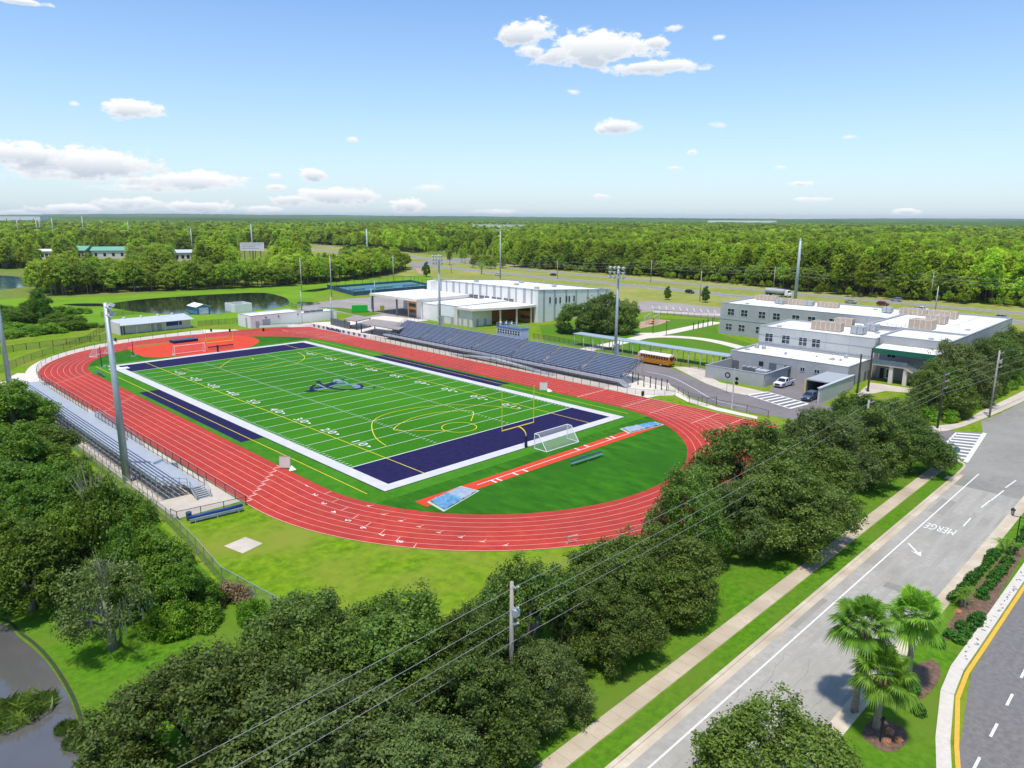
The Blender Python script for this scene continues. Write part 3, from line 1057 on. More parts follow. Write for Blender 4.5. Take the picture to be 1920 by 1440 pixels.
wsheet('mulch_patch', smooth_loop([(-22.5, -119.0), (-18, -118.6), (-16, -119.4), (-18, -120.4), (-22, -120.3)], 5), .065, M['mulch'], 'mulch patch beside the palms')
wsheet('mulch_ring', smooth_loop([(-29.5, -118.6), (-27, -118.6), (-26.6, -120.2), (-28, -121.0), (-30, -120.4)], 5), .065, M['mulch'], 'mulch ring under the rocks')

# school driveway behind the right stand
near = gl((1253, 718), (1290, 742), (1344, 759), (1397, 772), (1450, 783))
farr = gl((1258, 690), (1294, 706), (1323, 720), (1366, 736), (1398, 741), (1440, 737))
wsheet('driveway', [(47, -80), (44.5, -92), (60, -92), (61.5, -78), (75.5, -77.6), (81, -75), (81, -61), (68, -64.5)] + [p[:2] for p in farr[::-1]] + [(70.5, -30), (71, 10), (72, 40), (66, 62), (60, 62), (62, 40), (61, 10), (60, -20)] + [p[:2] for p in near[:4]], .016, M['asphalt_drive'], 'brownish grey school driveway')
wl = MB()
wl.strip([(p[0], p[1]) for p in smooth_loop(gl((1212, 697), (1258, 707), (1300, 728), (1340, 750), (1400, 764)), 4, False)], .16, .03)
q = [Vector(G(*p)[:2]) for p in ((1403, 741), (1440, 735), (1515, 757), (1480, 766))]
wl.strip([q[0], q[3]], .25, .03)
wl.strip([q[1], q[2]], .25, .03)
for i in range(8):
    t = i / 7
    wl.strip([q[0].lerp(q[3], t), q[1].lerp(q[2], t)], .55, .031)
structure(wl.build('driveway_markings', M['road_paint']), 'white crosswalk bars and centre line of the school driveway')
fp = MB()
fp.poly(gl((1209, 706), (1256, 722), (1292, 746), (1345, 764), (1420, 781), (1420, 786), (1344, 770), (1290, 754), (1253, 735), (1236, 742), (1206, 748)), .03)
structure(fp.build('footpath', M['plaza']), 'pale footpath beside the driveway fence')
structure(MB().poly(gl((1262, 688), (1302, 688), (1330, 694), (1326, 704), (1350, 717), (1400, 727), (1440, 736), (1398, 741), (1366, 735), (1323, 719)), .03).build('bus_pavement', M['concrete']), 'tan concrete pavement beside the bus lane')
structure(MB().wall([(-49.35, 45), (-49.35, -47)], .5, 0, .35).build('rear_kerb', M['concrete']), 'tan concrete kerb behind the left stand')
structure(MB().poly([(41.4, -46), (60, -46), (60, 50), (41.4, 50)], .012).build('stand_apron', M['concrete']), 'concrete apron under the right grandstand')
structure(MB().poly([(41.4, -49.5), (46.8, -54), (52, -50), (60, -44), (60, -40), (41.4, -40)], .014).build('gate_apron', M['plaza']), 'pale concrete forecourt at the stadium gate')
structure(MB().rect(-48.9, -41.35, -46.8, 54, .014).build('left_apron', M['concrete']), 'concrete apron under the left stand')
ap = MB()
ring = [(43.6 * math.cos(a), YS + 45.6 * math.sin(a)) for a in np.linspace(math.pi, .35, 40)]
ring2 = [(41.3 * math.cos(a), YS + 41.3 * math.sin(a)) for a in np.linspace(math.pi, .35, 40)]
ring[0] = (-46, YS - 2)
for i in range(39):
    w = 1.0 if i > 6 else 1
    ap.add([(*ring2[i], .016), (*ring2[i + 1], .016), (*ring[i + 1], .016), (*ring[i], .016)], [[0, 1, 2, 3]])
structure(ap.build('far_apron', M['plaza']), 'pale concrete walk round the far bend')
structure(MB().poly([(-49, 40), (-41.3, 40), (-41.3, 60), (-43.5, 62), (-46.5, 57)], .018).build('far_corner_apron', M['plaza']), 'pale concrete at the far end of the left stand')
wsheet('stadium_plaza', [(41.5, 45), (47, 45), (60, 50), (66, 62), (72, 66), (79, 66), (79, 96), (72, 98), (60, 82), (48, 88), (36, 88), (36, 84)], .010, M['plaza'], 'pale concrete plaza between the stand and the gymnasium')
wsheet('concession_pad', gl((205, 640), (380, 618), (440, 618), (470, 622), (470, 628), (380, 628), (300, 634), (215, 648)), .013, M['plaza'], 'pale concrete in front of the concession building')
wsheet('discus_pad', gl((420, 1024), (460, 1007), (493, 1019), (455, 1038)), .02, M['concrete'], 'square concrete throwing pad on the lawn')
dc = MB()
c = G(458, 1024)
dc.strip([(c[0] + 1.0 * math.cos(t * math.pi / 12), c[1] + 1.0 * math.sin(t * math.pi / 12)) for t in range(3, 15)], .08, .03)
structure(dc.build('throwing_arc', M['curb']), 'faint ring on the throwing pad')

# gymnasium car park, loop road, courtyard
wsheet('car_park', gl((557, 580), (575, 571), (602, 566), (652, 560), (722, 556), (800, 556), (800, 600), (720, 592), (688, 596), (640, 586), (596, 582)), .012, M['asphalt_lot'], 'asphalt car park beside the gymnasium')
wsheet('parking_island', gl((594, 576), (640, 577), (690, 583), (716, 588), (690, 593), (680, 594), (640, 584), (606, 578)), .030, M['verge'], 'grass island in the car park')
wsheet('courtyard_lawn', gl((1010, 610), (1100, 600), (1225, 597), (1345, 600), (1346, 625), (1420, 648), (1360, 664), (1260, 655), (1150, 660), (1020, 640)), .006, M['verge'], 'bright courtyard lawn')
pb = MB()
pb.strip(smooth_loop(gl((1070, 662), (1150, 645), (1215, 630), (1260, 622), (1345, 604)), 5, False), 4.6, .03)
pb.strip(smooth_loop(gl((1190, 634), (1240, 631), (1300, 634), (1350, 642), (1400, 655)), 5, False), 4.0, .034)
pb.strip(gl((1245, 625), (1190, 626)), 3.0, .026)
structure(pb.build('courtyard_path', M['plaza']), 'pale curving paths across the courtyard')
wsheet('playground_mulch', gl((1195, 605), (1225, 598), (1258, 601), (1235, 609), (1200, 616)), .02, M['dirt'], 'tan playground surface')
wsheet('rear_car_park', gl((1140, 576), (1215, 564), (1280, 570), (1352, 577), (1352, 596), (1290, 592), (1225, 584), (1150, 590)), .012, M['asphalt_lot'], 'asphalt car park behind the courtyard')
structure(MB().poly(gl((1225, 582), (1352, 589), (1352, 593), (1225, 586)), .02).build('car_park_walk', M['plaza']), 'pale walk along the rear car park')
pk = MB()
for i in range(10):
    a, b = G(1222 + i * 13, 573 + i * .9), G(1225 + i * 13, 578.5 + i * .9)
    pk.strip([a, b], .2, .02)
for i in range(9):
    pk.strip([G(640 + 8 * i, 566 + .6 * i), G(652 + 8 * i, 563 + .6 * i)], .2, .02)
structure(pk.build('parking_lines', M['road_paint']), 'white parking bay lines')
wsheet('school_forecourt', gl((1600, 745), (1632, 717), (1700, 727), (1748, 728), (1720, 738), (1660, 733), (1620, 742)), .02, M['concrete'], 'pale paving before the school stairs')

# highway: two carriageways
HN = [(218, -320), (222, -160), (227, -77), (230, 20), (236, 62), (241, 130), (246, 200), (255, 270), (268, 330), (296, 430), (325, 560), (350, 760), (370, 1100)]
HF = [(245, -320), (250, -160), (256, -77), (262, 0), (268, 62), (274, 130), (280, 200), (290, 270), (306, 340), (334, 430), (365, 560), (392, 760), (412, 1100)]
hb = MB()
hb.strip(smooth_loop(HN, 4, False), 11, .03)
hb.strip(smooth_loop(HF, 4, False), 9, .03)
structure(hb.build('highway', M['highway']), 'grey divided highway beyond the school')
hl = MB()
for P, o in ((HN, 4.6), (HN, -4.6), (HF, 3.9), (HF, -3.9)):
    Q = smooth_loop(P, 4, False)
    out = []
    for i in range(len(Q)):
        a, b = Vector(Q[max(i - 1, 0)]), Vector(Q[min(i + 1, len(Q) - 1)])
        d = (b - a).normalized()
        out.append((Q[i][0] - d.y * o, Q[i][1] + d.x * o))
    hl.strip(out, .25, .045)
structure(hl.build('highway_lines', M['road_paint']), 'pale edge lines of the highway')
structure(MB().strip(smooth_loop(HN, 4, False), 120, .010).build('highway_verge', M['olive_verge']), 'mown grass along the highway')
sp = MB()
sp.poly(gl((770, 497), (800, 488), (880, 483), (900, 487), (830, 492), (800, 500), (790, 510), (775, 506)), .036)
structure(sp.build('side_road', M['highway']), 'side road joining the highway')
wsheet('dirt_patch', gl((778, 502), (800, 506), (806, 514), (785, 513)), .04, M['dirt'], 'reddish bare dirt beside the junction')

# water
def shore(pts, z, name, m, label, n=6):
    return wsheet(name, smooth_loop(gl(*pts), n), z, m, label)


wsheet('pond_bank', smooth_loop(gl((0, 562), (120, 558), (300, 549), (450, 541), (600, 531), (720, 521), (800, 516), (800, 528), (640, 545), (600, 556), (500, 594), (440, 606), (360, 606), (240, 608), (120, 603), (0, 600)), 4), .011, M['bank'], 'bright mown grass round the far pond')
shore([(190, 573), (260, 562), (340, 556), (420, 551), (490, 549), (525, 555), (540, 562), (538, 572), (500, 580), (450, 583), (400, 589), (340, 590), (270, 586), (225, 580)], .03, 'far_pond', M['pond_far'], 'dark pond beyond the concession building')
shore([(118, 571), (160, 569), (205, 570), (190, 574), (150, 574)], .03, 'pond_inlet', M['pond_far'], 'narrow dark inlet of the far pond')
shore([(565, 546), (600, 541), (640, 537), (615, 543), (590, 547)], .03, 'ditch_pool', M['pond_far'], 'thin dark pool in the marsh by the courts')
shore([(560, 566), (590, 567), (600, 570), (560, 574)], .03, 'marsh_pool', M['pond_far'], 'small dark pool in the grass')
shore([(-60, 516), (10, 517), (45, 521), (62, 527), (66, 533), (40, 539), (0, 543), (-60, 546)], .03, 'blue_pond', M['pond_blue'], 'blue pond behind the bushes')
shore([(-90, 1160), (0, 1170), (20, 1178), (35, 1195), (60, 1215), (90, 1245), (120, 1290), (138, 1330), (150, 1380), (148, 1420), (130, 1470), (110, 1540), (-90, 1560)], .03, 'near_pond', M['pond_near'], 'grey pond in the near left corner', 5)
shadow_pts = smooth_loop(gl((0, 1160), (20, 1168), (40, 1188), (66, 1208), (96, 1240), (127, 1288), (146, 1330), (158, 1380), (157, 1420), (140, 1470)), 5, False)
structure(MB().strip(shadow_pts, .28, .022).build('bank_shadow_line', mat('bank_shadow', (.04, .05, .02), .9, coords=W)), 'painted shadow line along the bank of the near pond')  # dark strip drawn in place of the shadow line under the bank edge

# ---------------------------------------------------------------- plants
def leaf_mesh(name, P, Nrm, S, mats, asp=.55, slot=None, extra=None):
    """many small four-sided leaves: centres P, normals Nrm, lengths S; extra = MB of woody parts put in slot 1"""
    n = len(P)
    Nrm = Nrm / (np.linalg.norm(Nrm, axis=1, keepdims=True) + 1e-9)
    rv = rng.normal(size=(n, 3))
    t = np.cross(Nrm, rv)
    t /= (np.linalg.norm(t, axis=1, keepdims=True) + 1e-9)
    b = np.cross(Nrm, t)
    s = S[:, None]
    co = np.empty((n, 4, 3))
    co[:, 0] = P - t * s * .5
    co[:, 1] = P + b * s * .5 * asp
    co[:, 2] = P + t * s * .5
    co[:, 3] = P - b * s * .5 * asp
    co = co.reshape(-1, 3)
    idx = np.arange(4 * n)
    starts = np.arange(n) * 4
    mi = np.zeros(n, dtype=np.int32)
    if extra is not None and len(extra.v):
        ev = np.array(extra.v)
        base = len(co)
        co = np.vstack([co, ev])
        l2, s2 = [], []
        k = 4 * n
        for f in extra.f:
            s2.append(k)
            l2 += [i + base for i in f]
            k += len(f)
        idx = np.concatenate([idx, np.array(l2)])
        starts = np.concatenate([starts, np.array(s2)])
        mi = np.concatenate([mi, np.ones(len(s2), dtype=np.int32)])
    me = bpy.data.meshes.new(name)
    me.vertices.add(len(co))
    me.vertices.foreach_set('co', co.ravel().astype(np.float32))
    me.loops.add(len(idx))
    me.loops.foreach_set('vertex_index', idx.astype(np.int32))
    me.polygons.add(len(starts))
    me.polygons.foreach_set('loop_start', starts.astype(np.int32))
    for k in mats:
        me.materials.append(k)
    if len(mats) > 1:
        me.polygons.foreach_set('material_index', mi)
    me.update(calc_edges=True)
    me.validate()
    return me


def sph(n):
    d = rng.normal(size=(n, 3))
    return d / np.linalg.norm(d, axis=1, keepdims=True)


def lobes_leaves(lobes, clumps_per_m2, leaves, leaf, sig, up=.45, centre=None):
    P, Nn, S = [], [], []
    LC = np.array([l[:3] for l in lobes])
    LR = np.array([l[3] for l in lobes])
    if centre is None:
        centre = LC.mean(0)
    for c, r in zip(LC, LR):
        m = max(6, int(4 * math.pi * r * r * clumps_per_m2))
        d = sph(m)
        out = c - centre
        out = out / (np.linalg.norm(out) + 1e-6)
        keep = (d @ out) * .6 + d[:, 2] * .4 > -.45 - rng.random(m) * .35
        d = d[keep]
        pc = c + d * r * (rng.uniform(.72, 1.12, (len(d), 1)))
        # drop clumps buried in other lobes
        dist = np.linalg.norm(pc[:, None, :] - LC[None], axis=2) / LR[None]
        ok = (dist < .62).sum(1) == 0
        pc, d = pc[ok], d[ok]
        if not len(pc):
            continue
        k = leaves
        pp = np.repeat(pc, k, 0) + rng.normal(size=(len(pc) * k, 3)) * sig * np.array([1, 1, .75])
        nn_ = np.repeat(d, k, 0) * 1.25 + rng.normal(size=(len(pc) * k, 3)) * .48
        nn_[:, 2] += up
        P.append(pp)
        Nn.append(nn_)
        S.append(rng.uniform(.65, 1.3, len(pp)) * leaf)
    return np.vstack(P), np.vstack(Nn), np.concatenate(S)


def oak_variant(seed, rad=6.0, h=9.5, n=30, base=1.8, leaf=.25, lv=18, dens=2.6, sig=.22, m='oak', rlo=1.25, rhi=2.3, top=1.0, sub=8):
    r_ = np.random.default_rng(seed)
    lobes = []
    for i in range(n):
        a = r_.uniform(0, 2 * math.pi)
        q = math.sqrt((i + .5) / n)
        rr = rad * q * r_.uniform(.68, .95)
        lr = r_.uniform(rlo, rhi) * (1.0 if q < .8 else .85)
        zt = base + (h - base) * (1 - .62 * q ** 2.2 * top) - lr * .9 - r_.uniform(-.05, 1.0) * (h - base) * .26
        lobes.append((rr * math.cos(a * 1 + i * 2.4), rr * math.sin(a * 1 + i * 2.4), max(base + lr * .4, zt), lr))
        if q > .5 and r_.random() < .75:
            lobes.append((rr * .95 * math.cos(i * 2.4 + a + .3), rr * .95 * math.sin(i * 2.4 + a + .3), base + lr * .55 + r_.uniform(0, 1.2), lr * .85))
    subs = []
    cen = np.array([0, 0, base + (h - base) * .3])
    for l in lobes:
        c = np.array(l[:3])
        out = (c - cen) / (np.linalg.norm(c - cen) + 1e-6)
        for q in range(sub):
            d = r_.normal(size=3)
            d /= np.linalg.norm(d)
            if d @ out < -.25:
                d = -d
            k = r_.uniform(.55, 1.02)
            subs.append((*(c + d * l[3] * k), l[3] * r_.uniform(.26, .48)))
    P, Nn, S = lobes_leaves(subs, dens, lv, leaf, sig, centre=cen)
    crown = leaf_mesh('crown', P, Nn, S, [M[m]])
    tb_ = MB()
    fork = base * .9
    tb_.path([(0, 0, -.1), (.05, .03, fork * .5), (0, 0, fork)], [.42, .30, .26], 9)
    for i in range(7):
        l = lobes[int(r_.integers(len(lobes)))]
        mid = (l[0] * .45, l[1] * .45, fork + (l[2] - fork) * .6)
        tb_.path([(0, 0, fork - .25), mid, l[:3]], [.20, .12, .04], 6)
    me = bpy.data.meshes.new('trunk')
    me.from_pydata(tb_.v, [], tb_.f)
    me.polygons.foreach_set('use_smooth', [True] * len(me.polygons))
    me.materials.append(M['bark'])
    return crown, me, rad, h


OAKS = [oak_variant(11), oak_variant(12, 5.6, 9.6, 27, m='oak_grey'), oak_variant(13, 6.4, 9.0, 33), oak_variant(14, 5.0, 9.8, 24, m='oak_fresh'), oak_variant(15, 6.0, 9.4, 29)]
WOODS = [oak_variant(21, 4.2, 9.5, 24, 1.2, .30, 18, 2.3, .25, 'thicket', 1.0, 1.8, .9), oak_variant(22, 4.6, 8.6, 26, 1.0, .30, 18, 2.3, .25, 'thicket', 1.0, 1.9, 1.0),
         oak_variant(23, 3.8, 10, 24, 1.4, .30, 18, 2.3, .25, 'thicket', .9, 1.7, .8)]
BUSHV = [oak_variant(31, 2.6, 2.6, 14, .2, .30, 20, 2.2, .24, 'bush', .7, 1.1), oak_variant(32, 2.2, 3.0, 12, .2, .30, 20, 2.2, .24, 'bush', .7, 1.1)]


def plant(name, label, cat, variants, i, x, y, rad, h, rz=None, group=None, lean=0.0):
    crown, trunk, r0, h0 = variants[i % len(variants)]
    t = thing(name, label, cat, (x, y, 0), random.uniform(0, 6.28) if rz is None else rz, group)
    t.scale = (rad / r0, rad / r0, h / h0)
    if lean:
        t.rotation_euler[0] = lean
    link('trunk', trunk, t)
    link('crown', crown, t)
    return t


OAK = [
    (-55.5, -88.5, 6.7, 8.6, 0, 'dark oak crown at the lower end of the green mesh fence'),
    (-63.5, -90.0, 6.8, 8.2, 2, 'dark oak leaning over the lawn by the near pond'),
    (-60.2, -97.0, 6.8, 8.4, 1, 'dark oak cut by the bottom edge, under the lowest wires'),
    (-69.5, -97.0, 5.6, 6.5, 4, 'low oak in the bottom corner right of the pond water'),
    (-50.6, -92.6, 5.6, 8.6, 3, 'grey green oak standing left of the nearest power pole'),
    (-51.0, -100.2, 5.2, 7.4, 4, 'oak whose lower boughs hide the foot of the nearest power pole'),
    (-40.0, -96.0, 5.2, 8.8, 0, 'oak just behind the nearest power pole, nearest the track lawn'),
    (-43.8, -101.0, 3.6, 5.8, 1, 'small oak right of the nearest power pole, beside the pavement'),
    (-35.0, -100.0, 4.3, 6.8, 2, 'small dark oak next after the nearest power pole'),
    (-30.8, -97.8, 5.1, 8.4, 3, 'glossy oak hiding the lowest edge of the red track'),
    (-24.6, -99.6, 4.9, 7.6, 3, 'glossy oak with rounded boughs close above the pavement shade'),
    (-15.4, -95.4, 4.4, 10.6, 3, 'lighter green oak with rusty twigs against the red track'),
    (1.5, -94.2, 8.8, 11.4, 0, 'largest dark oak, hiding the right bend of the track'),
    (-4.6, -100.6, 7.5, 9.4, 2, 'broad dark oak spreading its boughs across the pavement'),
    (14.5, -96.6, 8.0, 10.8, 1, 'tall dark oak left of the leaning power pole'),
    (26.5, -98.5, 7.2, 9.8, 4, 'oak around the foot of the leaning power pole'),
    (39.0, -92.5, 7.2, 8.4, 0, 'oak beside the school driveway, below the ramp wall'),
    (33.6, -101.4, 6.3, 7.8, 2, 'oak next to the crosswalk corner and its street sign'),
    (46.5, -96.0, 5.2, 7.4, 3, 'yellowish young oak between the driveway and the dark wooden pole'),
    (-40.4, -117.8, 5.3, 7.0, 3, 'lone round oak on the median at the bottom edge'),
    (70.5, -96.2, 5.6, 9.6, 3, 'oak with a bent pale trunk right of the dark wooden pole'),
    (83.0, -95.0, 7.2, 12.2, 1, 'oak standing before the green canopy of the school'),
    (95.0, -96.2, 6.0, 11.2, 0, 'dark oak behind the pole nearest the junction'),
    (108.0, -96.6, 6.4, 11.0, 3, 'bright oak against the school roof at the right edge'),
    (124.0, -97.0, 6.8, 10.8, 3, 'last oak of the row at the right edge of the view'),
    (-46.5, -96.8, 4.6, 7.6, 2, 'oak filling the row just left of the nearest power pole shaft'),
    (-56.0, -102.0, 4.6, 6.6, 1, 'low oak cut by the bottom edge, left of the pavement'),
    (-9.0, -98.0, 4.4, 8.2, 1, 'dark oak between the lighter oak and the broad one over the pavement'),
    (20.0, -93.5, 5.4, 8.6, 2, 'oak at the back of the row, right of the track run-out end'),
    (8.0, -99.0, 5.6, 9.0, 3, 'greener oak above the widest shade on the pavement'),
]
for i, (x, y, r, h, v, lab) in enumerate(OAK):
    plant('oak_tree', lab, 'tree', OAKS, v, x, y, r, h, i * 1.3, 'oaks along the road')


def crown_xy(px, py, h, k=.58):
    return G(px, py, h * k)


WOOD = [
    (18, 760, 58, 9, 'dark tree under the far left light pole'), (40, 772, 40, 6, 'round tree beside the far back rail of the left stand'),
    (72, 830, 50, 7, 'bushy tree against the far part of the green mesh fence'), (30, 850, 62, 9, 'tall tree at the left edge beyond the round bright one'),
    (112, 872, 42, 5.5, 'low leafy tree along the mesh fence'), (15, 925, 70, 9.5, 'large tree cut by the left edge'), (105, 930, 62, 9, 'tree in the middle of the left thicket'),
    (150, 915, 46, 6.5, 'tree growing close to the mesh fence below the near light pole'), (45, 1045, 66, 9, 'bright round tree at the left edge above the pond lawn'),
    (-30, 1010, 60, 9, 'bright tree mostly beyond the left edge'), (190, 985, 66, 10.5, 'tallest tree of the thicket with bare grey twigs'), (222, 975, 52, 9, 'dark upright tree below the near light pole'),
    (125, 1020, 50, 8.5, 'dark tree behind the moss hung one'), (232, 1050, 50, 8.5, 'dark tree right behind the moss hung one'), (292, 1058, 54, 7.6, 'bushy dark tree beside the mesh fence below the blue bench'),
    (345, 1098, 44, 5.6, 'small feathery tree leaning on the mesh fence'), (262, 1012, 44, 7.5, 'dark tree at the fence left of the blue bench'), (60, 970, 56, 9, 'shaded tree behind the bright round one'),
    (150, 950, 52, 9, 'leafy tree left of the tallest one'), (178, 950, 40, 8, 'slender tree between the tallest one and the fence'),
]
for i, (px, py, rp, h, lab) in enumerate(WOOD):
    x, y, _ = crown_xy(px, py, h)
    dist = np.linalg.norm(np.array([x, y, h * .6]) - CAM)
    plant('thicket_tree', lab, 'tree', WOODS, i, x, y, rp * dist / FOC, h, i * 2.1, 'trees of the thicket left of the mesh fence')
x, y, _ = G(210, 1222)
MOSSV = oak_variant(45, 4.0, 8.6, 16, 2.4, .24, 12, 2.0, .26, 'moss_leaf', .8, 1.5, 1.0, 5)
mt = plant('mossy_tree', 'grey green tree hung with moss alone on the pond lawn', 'tree', [MOSSV], 0, x + .2, y + .3, 4.0, 8.6, .4)
ms = MB()
for i in range(110):
    a, rr = random.uniform(0, 6.28), random.uniform(.6, 3.3)
    z0 = random.uniform(2.8, 4.6)
    l = random.uniform(.5, 1.3)
    p = (rr * math.cos(a), rr * math.sin(a), z0)
    ms.path([p, (p[0] + .05, p[1], z0 - l * .5), (p[0], p[1] + .05, z0 - l)], [.05, .04, .01], 4, False)
ms.build('moss', M['moss'], mt, loc=(0, 0, 0))
tw = MB()
for i in range(12):
    a = random.uniform(0, 6.28)
    rr = random.uniform(.4, 2.2)
    z1 = random.uniform(7.8, 9.4)
    tw.path([(0, 0, 5), (rr * .5 * math.cos(a), rr * .5 * math.sin(a), 7.6), (rr * math.cos(a), rr * math.sin(a), z1)], [.06, .035, .008], 4, False)
tw.build('bare_branches', M['bark'], mt, loc=(0, 0, 0))

x, y, _ = G(232, 1010)
sn = MB()
for i in range(22):
    a = random.uniform(0, 6.28)
    rr = random.uniform(.5, 3.2)
    sn.path([(0, 0, 2), (rr * .4 * math.cos(a), rr * .4 * math.sin(a), 7.5), (rr * math.cos(a), rr * math.sin(a), random.uniform(9.0, 11.4))], [.14, .07, .01], 4, False)
sn.path([(0, 0, 0), (0, 0, 3)], [.25, .18], 7)
snag = sn.build('bare_tree', M['bark'], None, loc=(0, 0, 0))
snag.location = (G(190, 1075)[0] + .6, G(190, 1075)[1] + 2.0, 0)
tag(snag, 'leafless grey tree poking out of the left thicket', 'tree')

UNDER = [(320, 1165, 34, 2.6, 'bright leafy bush on the lawn below the thicket'), (372, 1155, 30, 2.2, 'bright bush at the foot of the mesh fence'), (290, 1175, 22, 2.0, 'small bush right of the mossy tree'),
         (395, 1120, 26, 2.2, 'fresh bush climbing the mesh fence'), (352, 1120, 30, 3.0, 'dark bush under the feathery tree'), (20, 1110, 34, 2.2, 'low bush at the left edge above the pond'),
         (470, 1150, 22, 2.2, 'bush behind the large near oak, at the fence'), (260, 1110, 24, 2.6, 'shaded bush right behind the mossy tree')]
for i, (px, py, rp, h, lab) in enumerate(UNDER):
    x, y, _ = G(px, py, h * .4)
    dist = np.linalg.norm(np.array([x, y, 0]) - CAM)
    plant('bush', lab, 'bush', BUSHV, i, x, y, rp * dist / FOC, h, i * 1.7, 'bushes below the thicket')
x, y, _ = G(440, 1128)
r0 = oak_variant(41, 1.5, 2.0, 10, .15, .2, 14, 2.0, .2, 'rust_leaf', .45, .7)
plant('rusty_bush', 'withered rust brown bush at the mesh fence', 'bush', [r0], 0, x, y, 1.4, 2.0)
x, y, _ = G(1247, 942, 5.5)
plant('rusty_bush', 'withered pinkish bush against the red track beside the lighter oak', 'bush', [r0], 0, x, y, 2.0, 6.4)

COURT = [oak_variant(81, 6.0, 9.5, 26, 1.0, .42, 14, 1.5, .30, 'court_leaf', 1.0, 2.2), oak_variant(82, 6.2, 10.0, 28, 1.0, .42, 14, 1.5, .30, 'court_leaf', 1.0, 2.3)]
# gymnasium oaks, courtyard trees
for i, (px, py, r, h, lab) in enumerate([(1075, 625, 7.0, 9.6, 'left half of the big oak pair before the gymnasium'), (1130, 622, 8.6, 13.0, 'taller oak of the pair before the gymnasium'),
                                         (1170, 625, 6.4, 10.6, 'oak at the right of the gymnasium pair, above the playground')]):
    x, y, _ = G(px, py)
    plant('courtyard_oak', lab, 'tree', COURT, [0, 1, 0][i], x, y, r, h, i, 'oaks before the gymnasium')
for px, py, h, lab in [(1323, 567, 7, 'small dark tree on the verge behind the courtyard, right of the pole'), (1252, 562, 6, 'small tree on the verge behind the rear car park'),
                       (800, 519, 9, 'narrow dark tree standing alone on the grass by the highway')]:
    x, y, _ = G(px, py)
    plant('young_tree', lab, 'tree', WOODS, 2, x, y, h * .26, h, .3)
for i, (px, py, lab) in enumerate([(1545, 735, 'yellowish bush near the school forecourt'), (1590, 728, 'bush under the slim trees of the forecourt')][:0]):
    pass
HEDGE = [(66, -97.6), (75, -97.8), (79, -98.0), (84, -98.2), (89, -98.4), (94, -98.6), (99, -98.8), (104, -99.0), (110, -99.2), (116, -99.4)]
for i, (x, y) in enumerate(HEDGE):
    plant('hedge_bush', 'rounded dark bush in the hedge under the right hand oaks', 'bush', BUSHV, i, x, y, 2.6, 2.3, i, 'hedge under the right hand oaks')

# marsh bushes behind the far bend
k = 0
for i in range(46):
    px, py = random.uniform(-20, 200), random.uniform(585, 648)
    if py < 600 and px > 150 or py > 640 - .12 * px:
        continue
    x, y, _ = G(px, py)
    plant('marsh_bush', 'leafy bush in the marshy patch beyond the far bend fence', 'bush', BUSHV, i, x, y, random.uniform(2.2, 4.2), random.uniform(1.6, 3.6), None, 'bushes in the marshy patch')
x, y, _ = G(82, 603)
plant('marsh_tree', 'tall dark bushy tree rising from the marshy patch', 'tree', WOODS, 2, x, y, 3.6, 11.5)
for i, (px, py) in enumerate([(20, 612), (45, 607), (110, 615), (140, 618), (5, 600), (60, 590)]):
    x, y, _ = G(px, py)
    plant('marsh_tree', 'low dark tree standing in the marshy patch', 'tree', WOODS, i, x, y, 4.2, random.uniform(4.5, 6.0), None, 'low trees in the marshy patch')

# reeds of the near pond
def reed_mesh(name, n, rad, hmin, hmax, m):
    a, q = rng.uniform(0, 6.28, n), np.sqrt(rng.random(n)) * rad
    P = np.stack([q * np.cos(a), q * np.sin(a), rng.uniform(hmin, hmax, n) * .5], 1)
    Nn = np.stack([np.cos(a * 3), np.sin(a * 5), rng.uniform(-.1, .5, n)], 1)
    co = P
    me = leaf_mesh(name, co, Nn, rng.uniform(hmin, hmax, n), [M[m]], .12)
    return me


rm = reed_mesh('reed_clump', 900, 1.9, .5, 1.3, 'reed')
x, y, _ = G(25, 1345)
o = tag(link('reed_clump', rm, None, (x, y, 0)), 'green clump of reeds standing in the near pond', 'reeds')
o.scale = (1.5, 1.0, 1.0)
for px, py, s, lab in [(143, 1395, .45, 'dark tuft of water weed at the right margin of the near pond'), (125, 1370, .4, 'small tuft of weed in the water by the near pond shore'), (60, 1330, .35, 'thin twiggy weed right of the reed clump')]:
    x, y, _ = G(px, py)
    o = tag(link('water_weed', rm, None, (x, y, 0)), lab, 'reeds')
    o.scale = (s, s, .6)


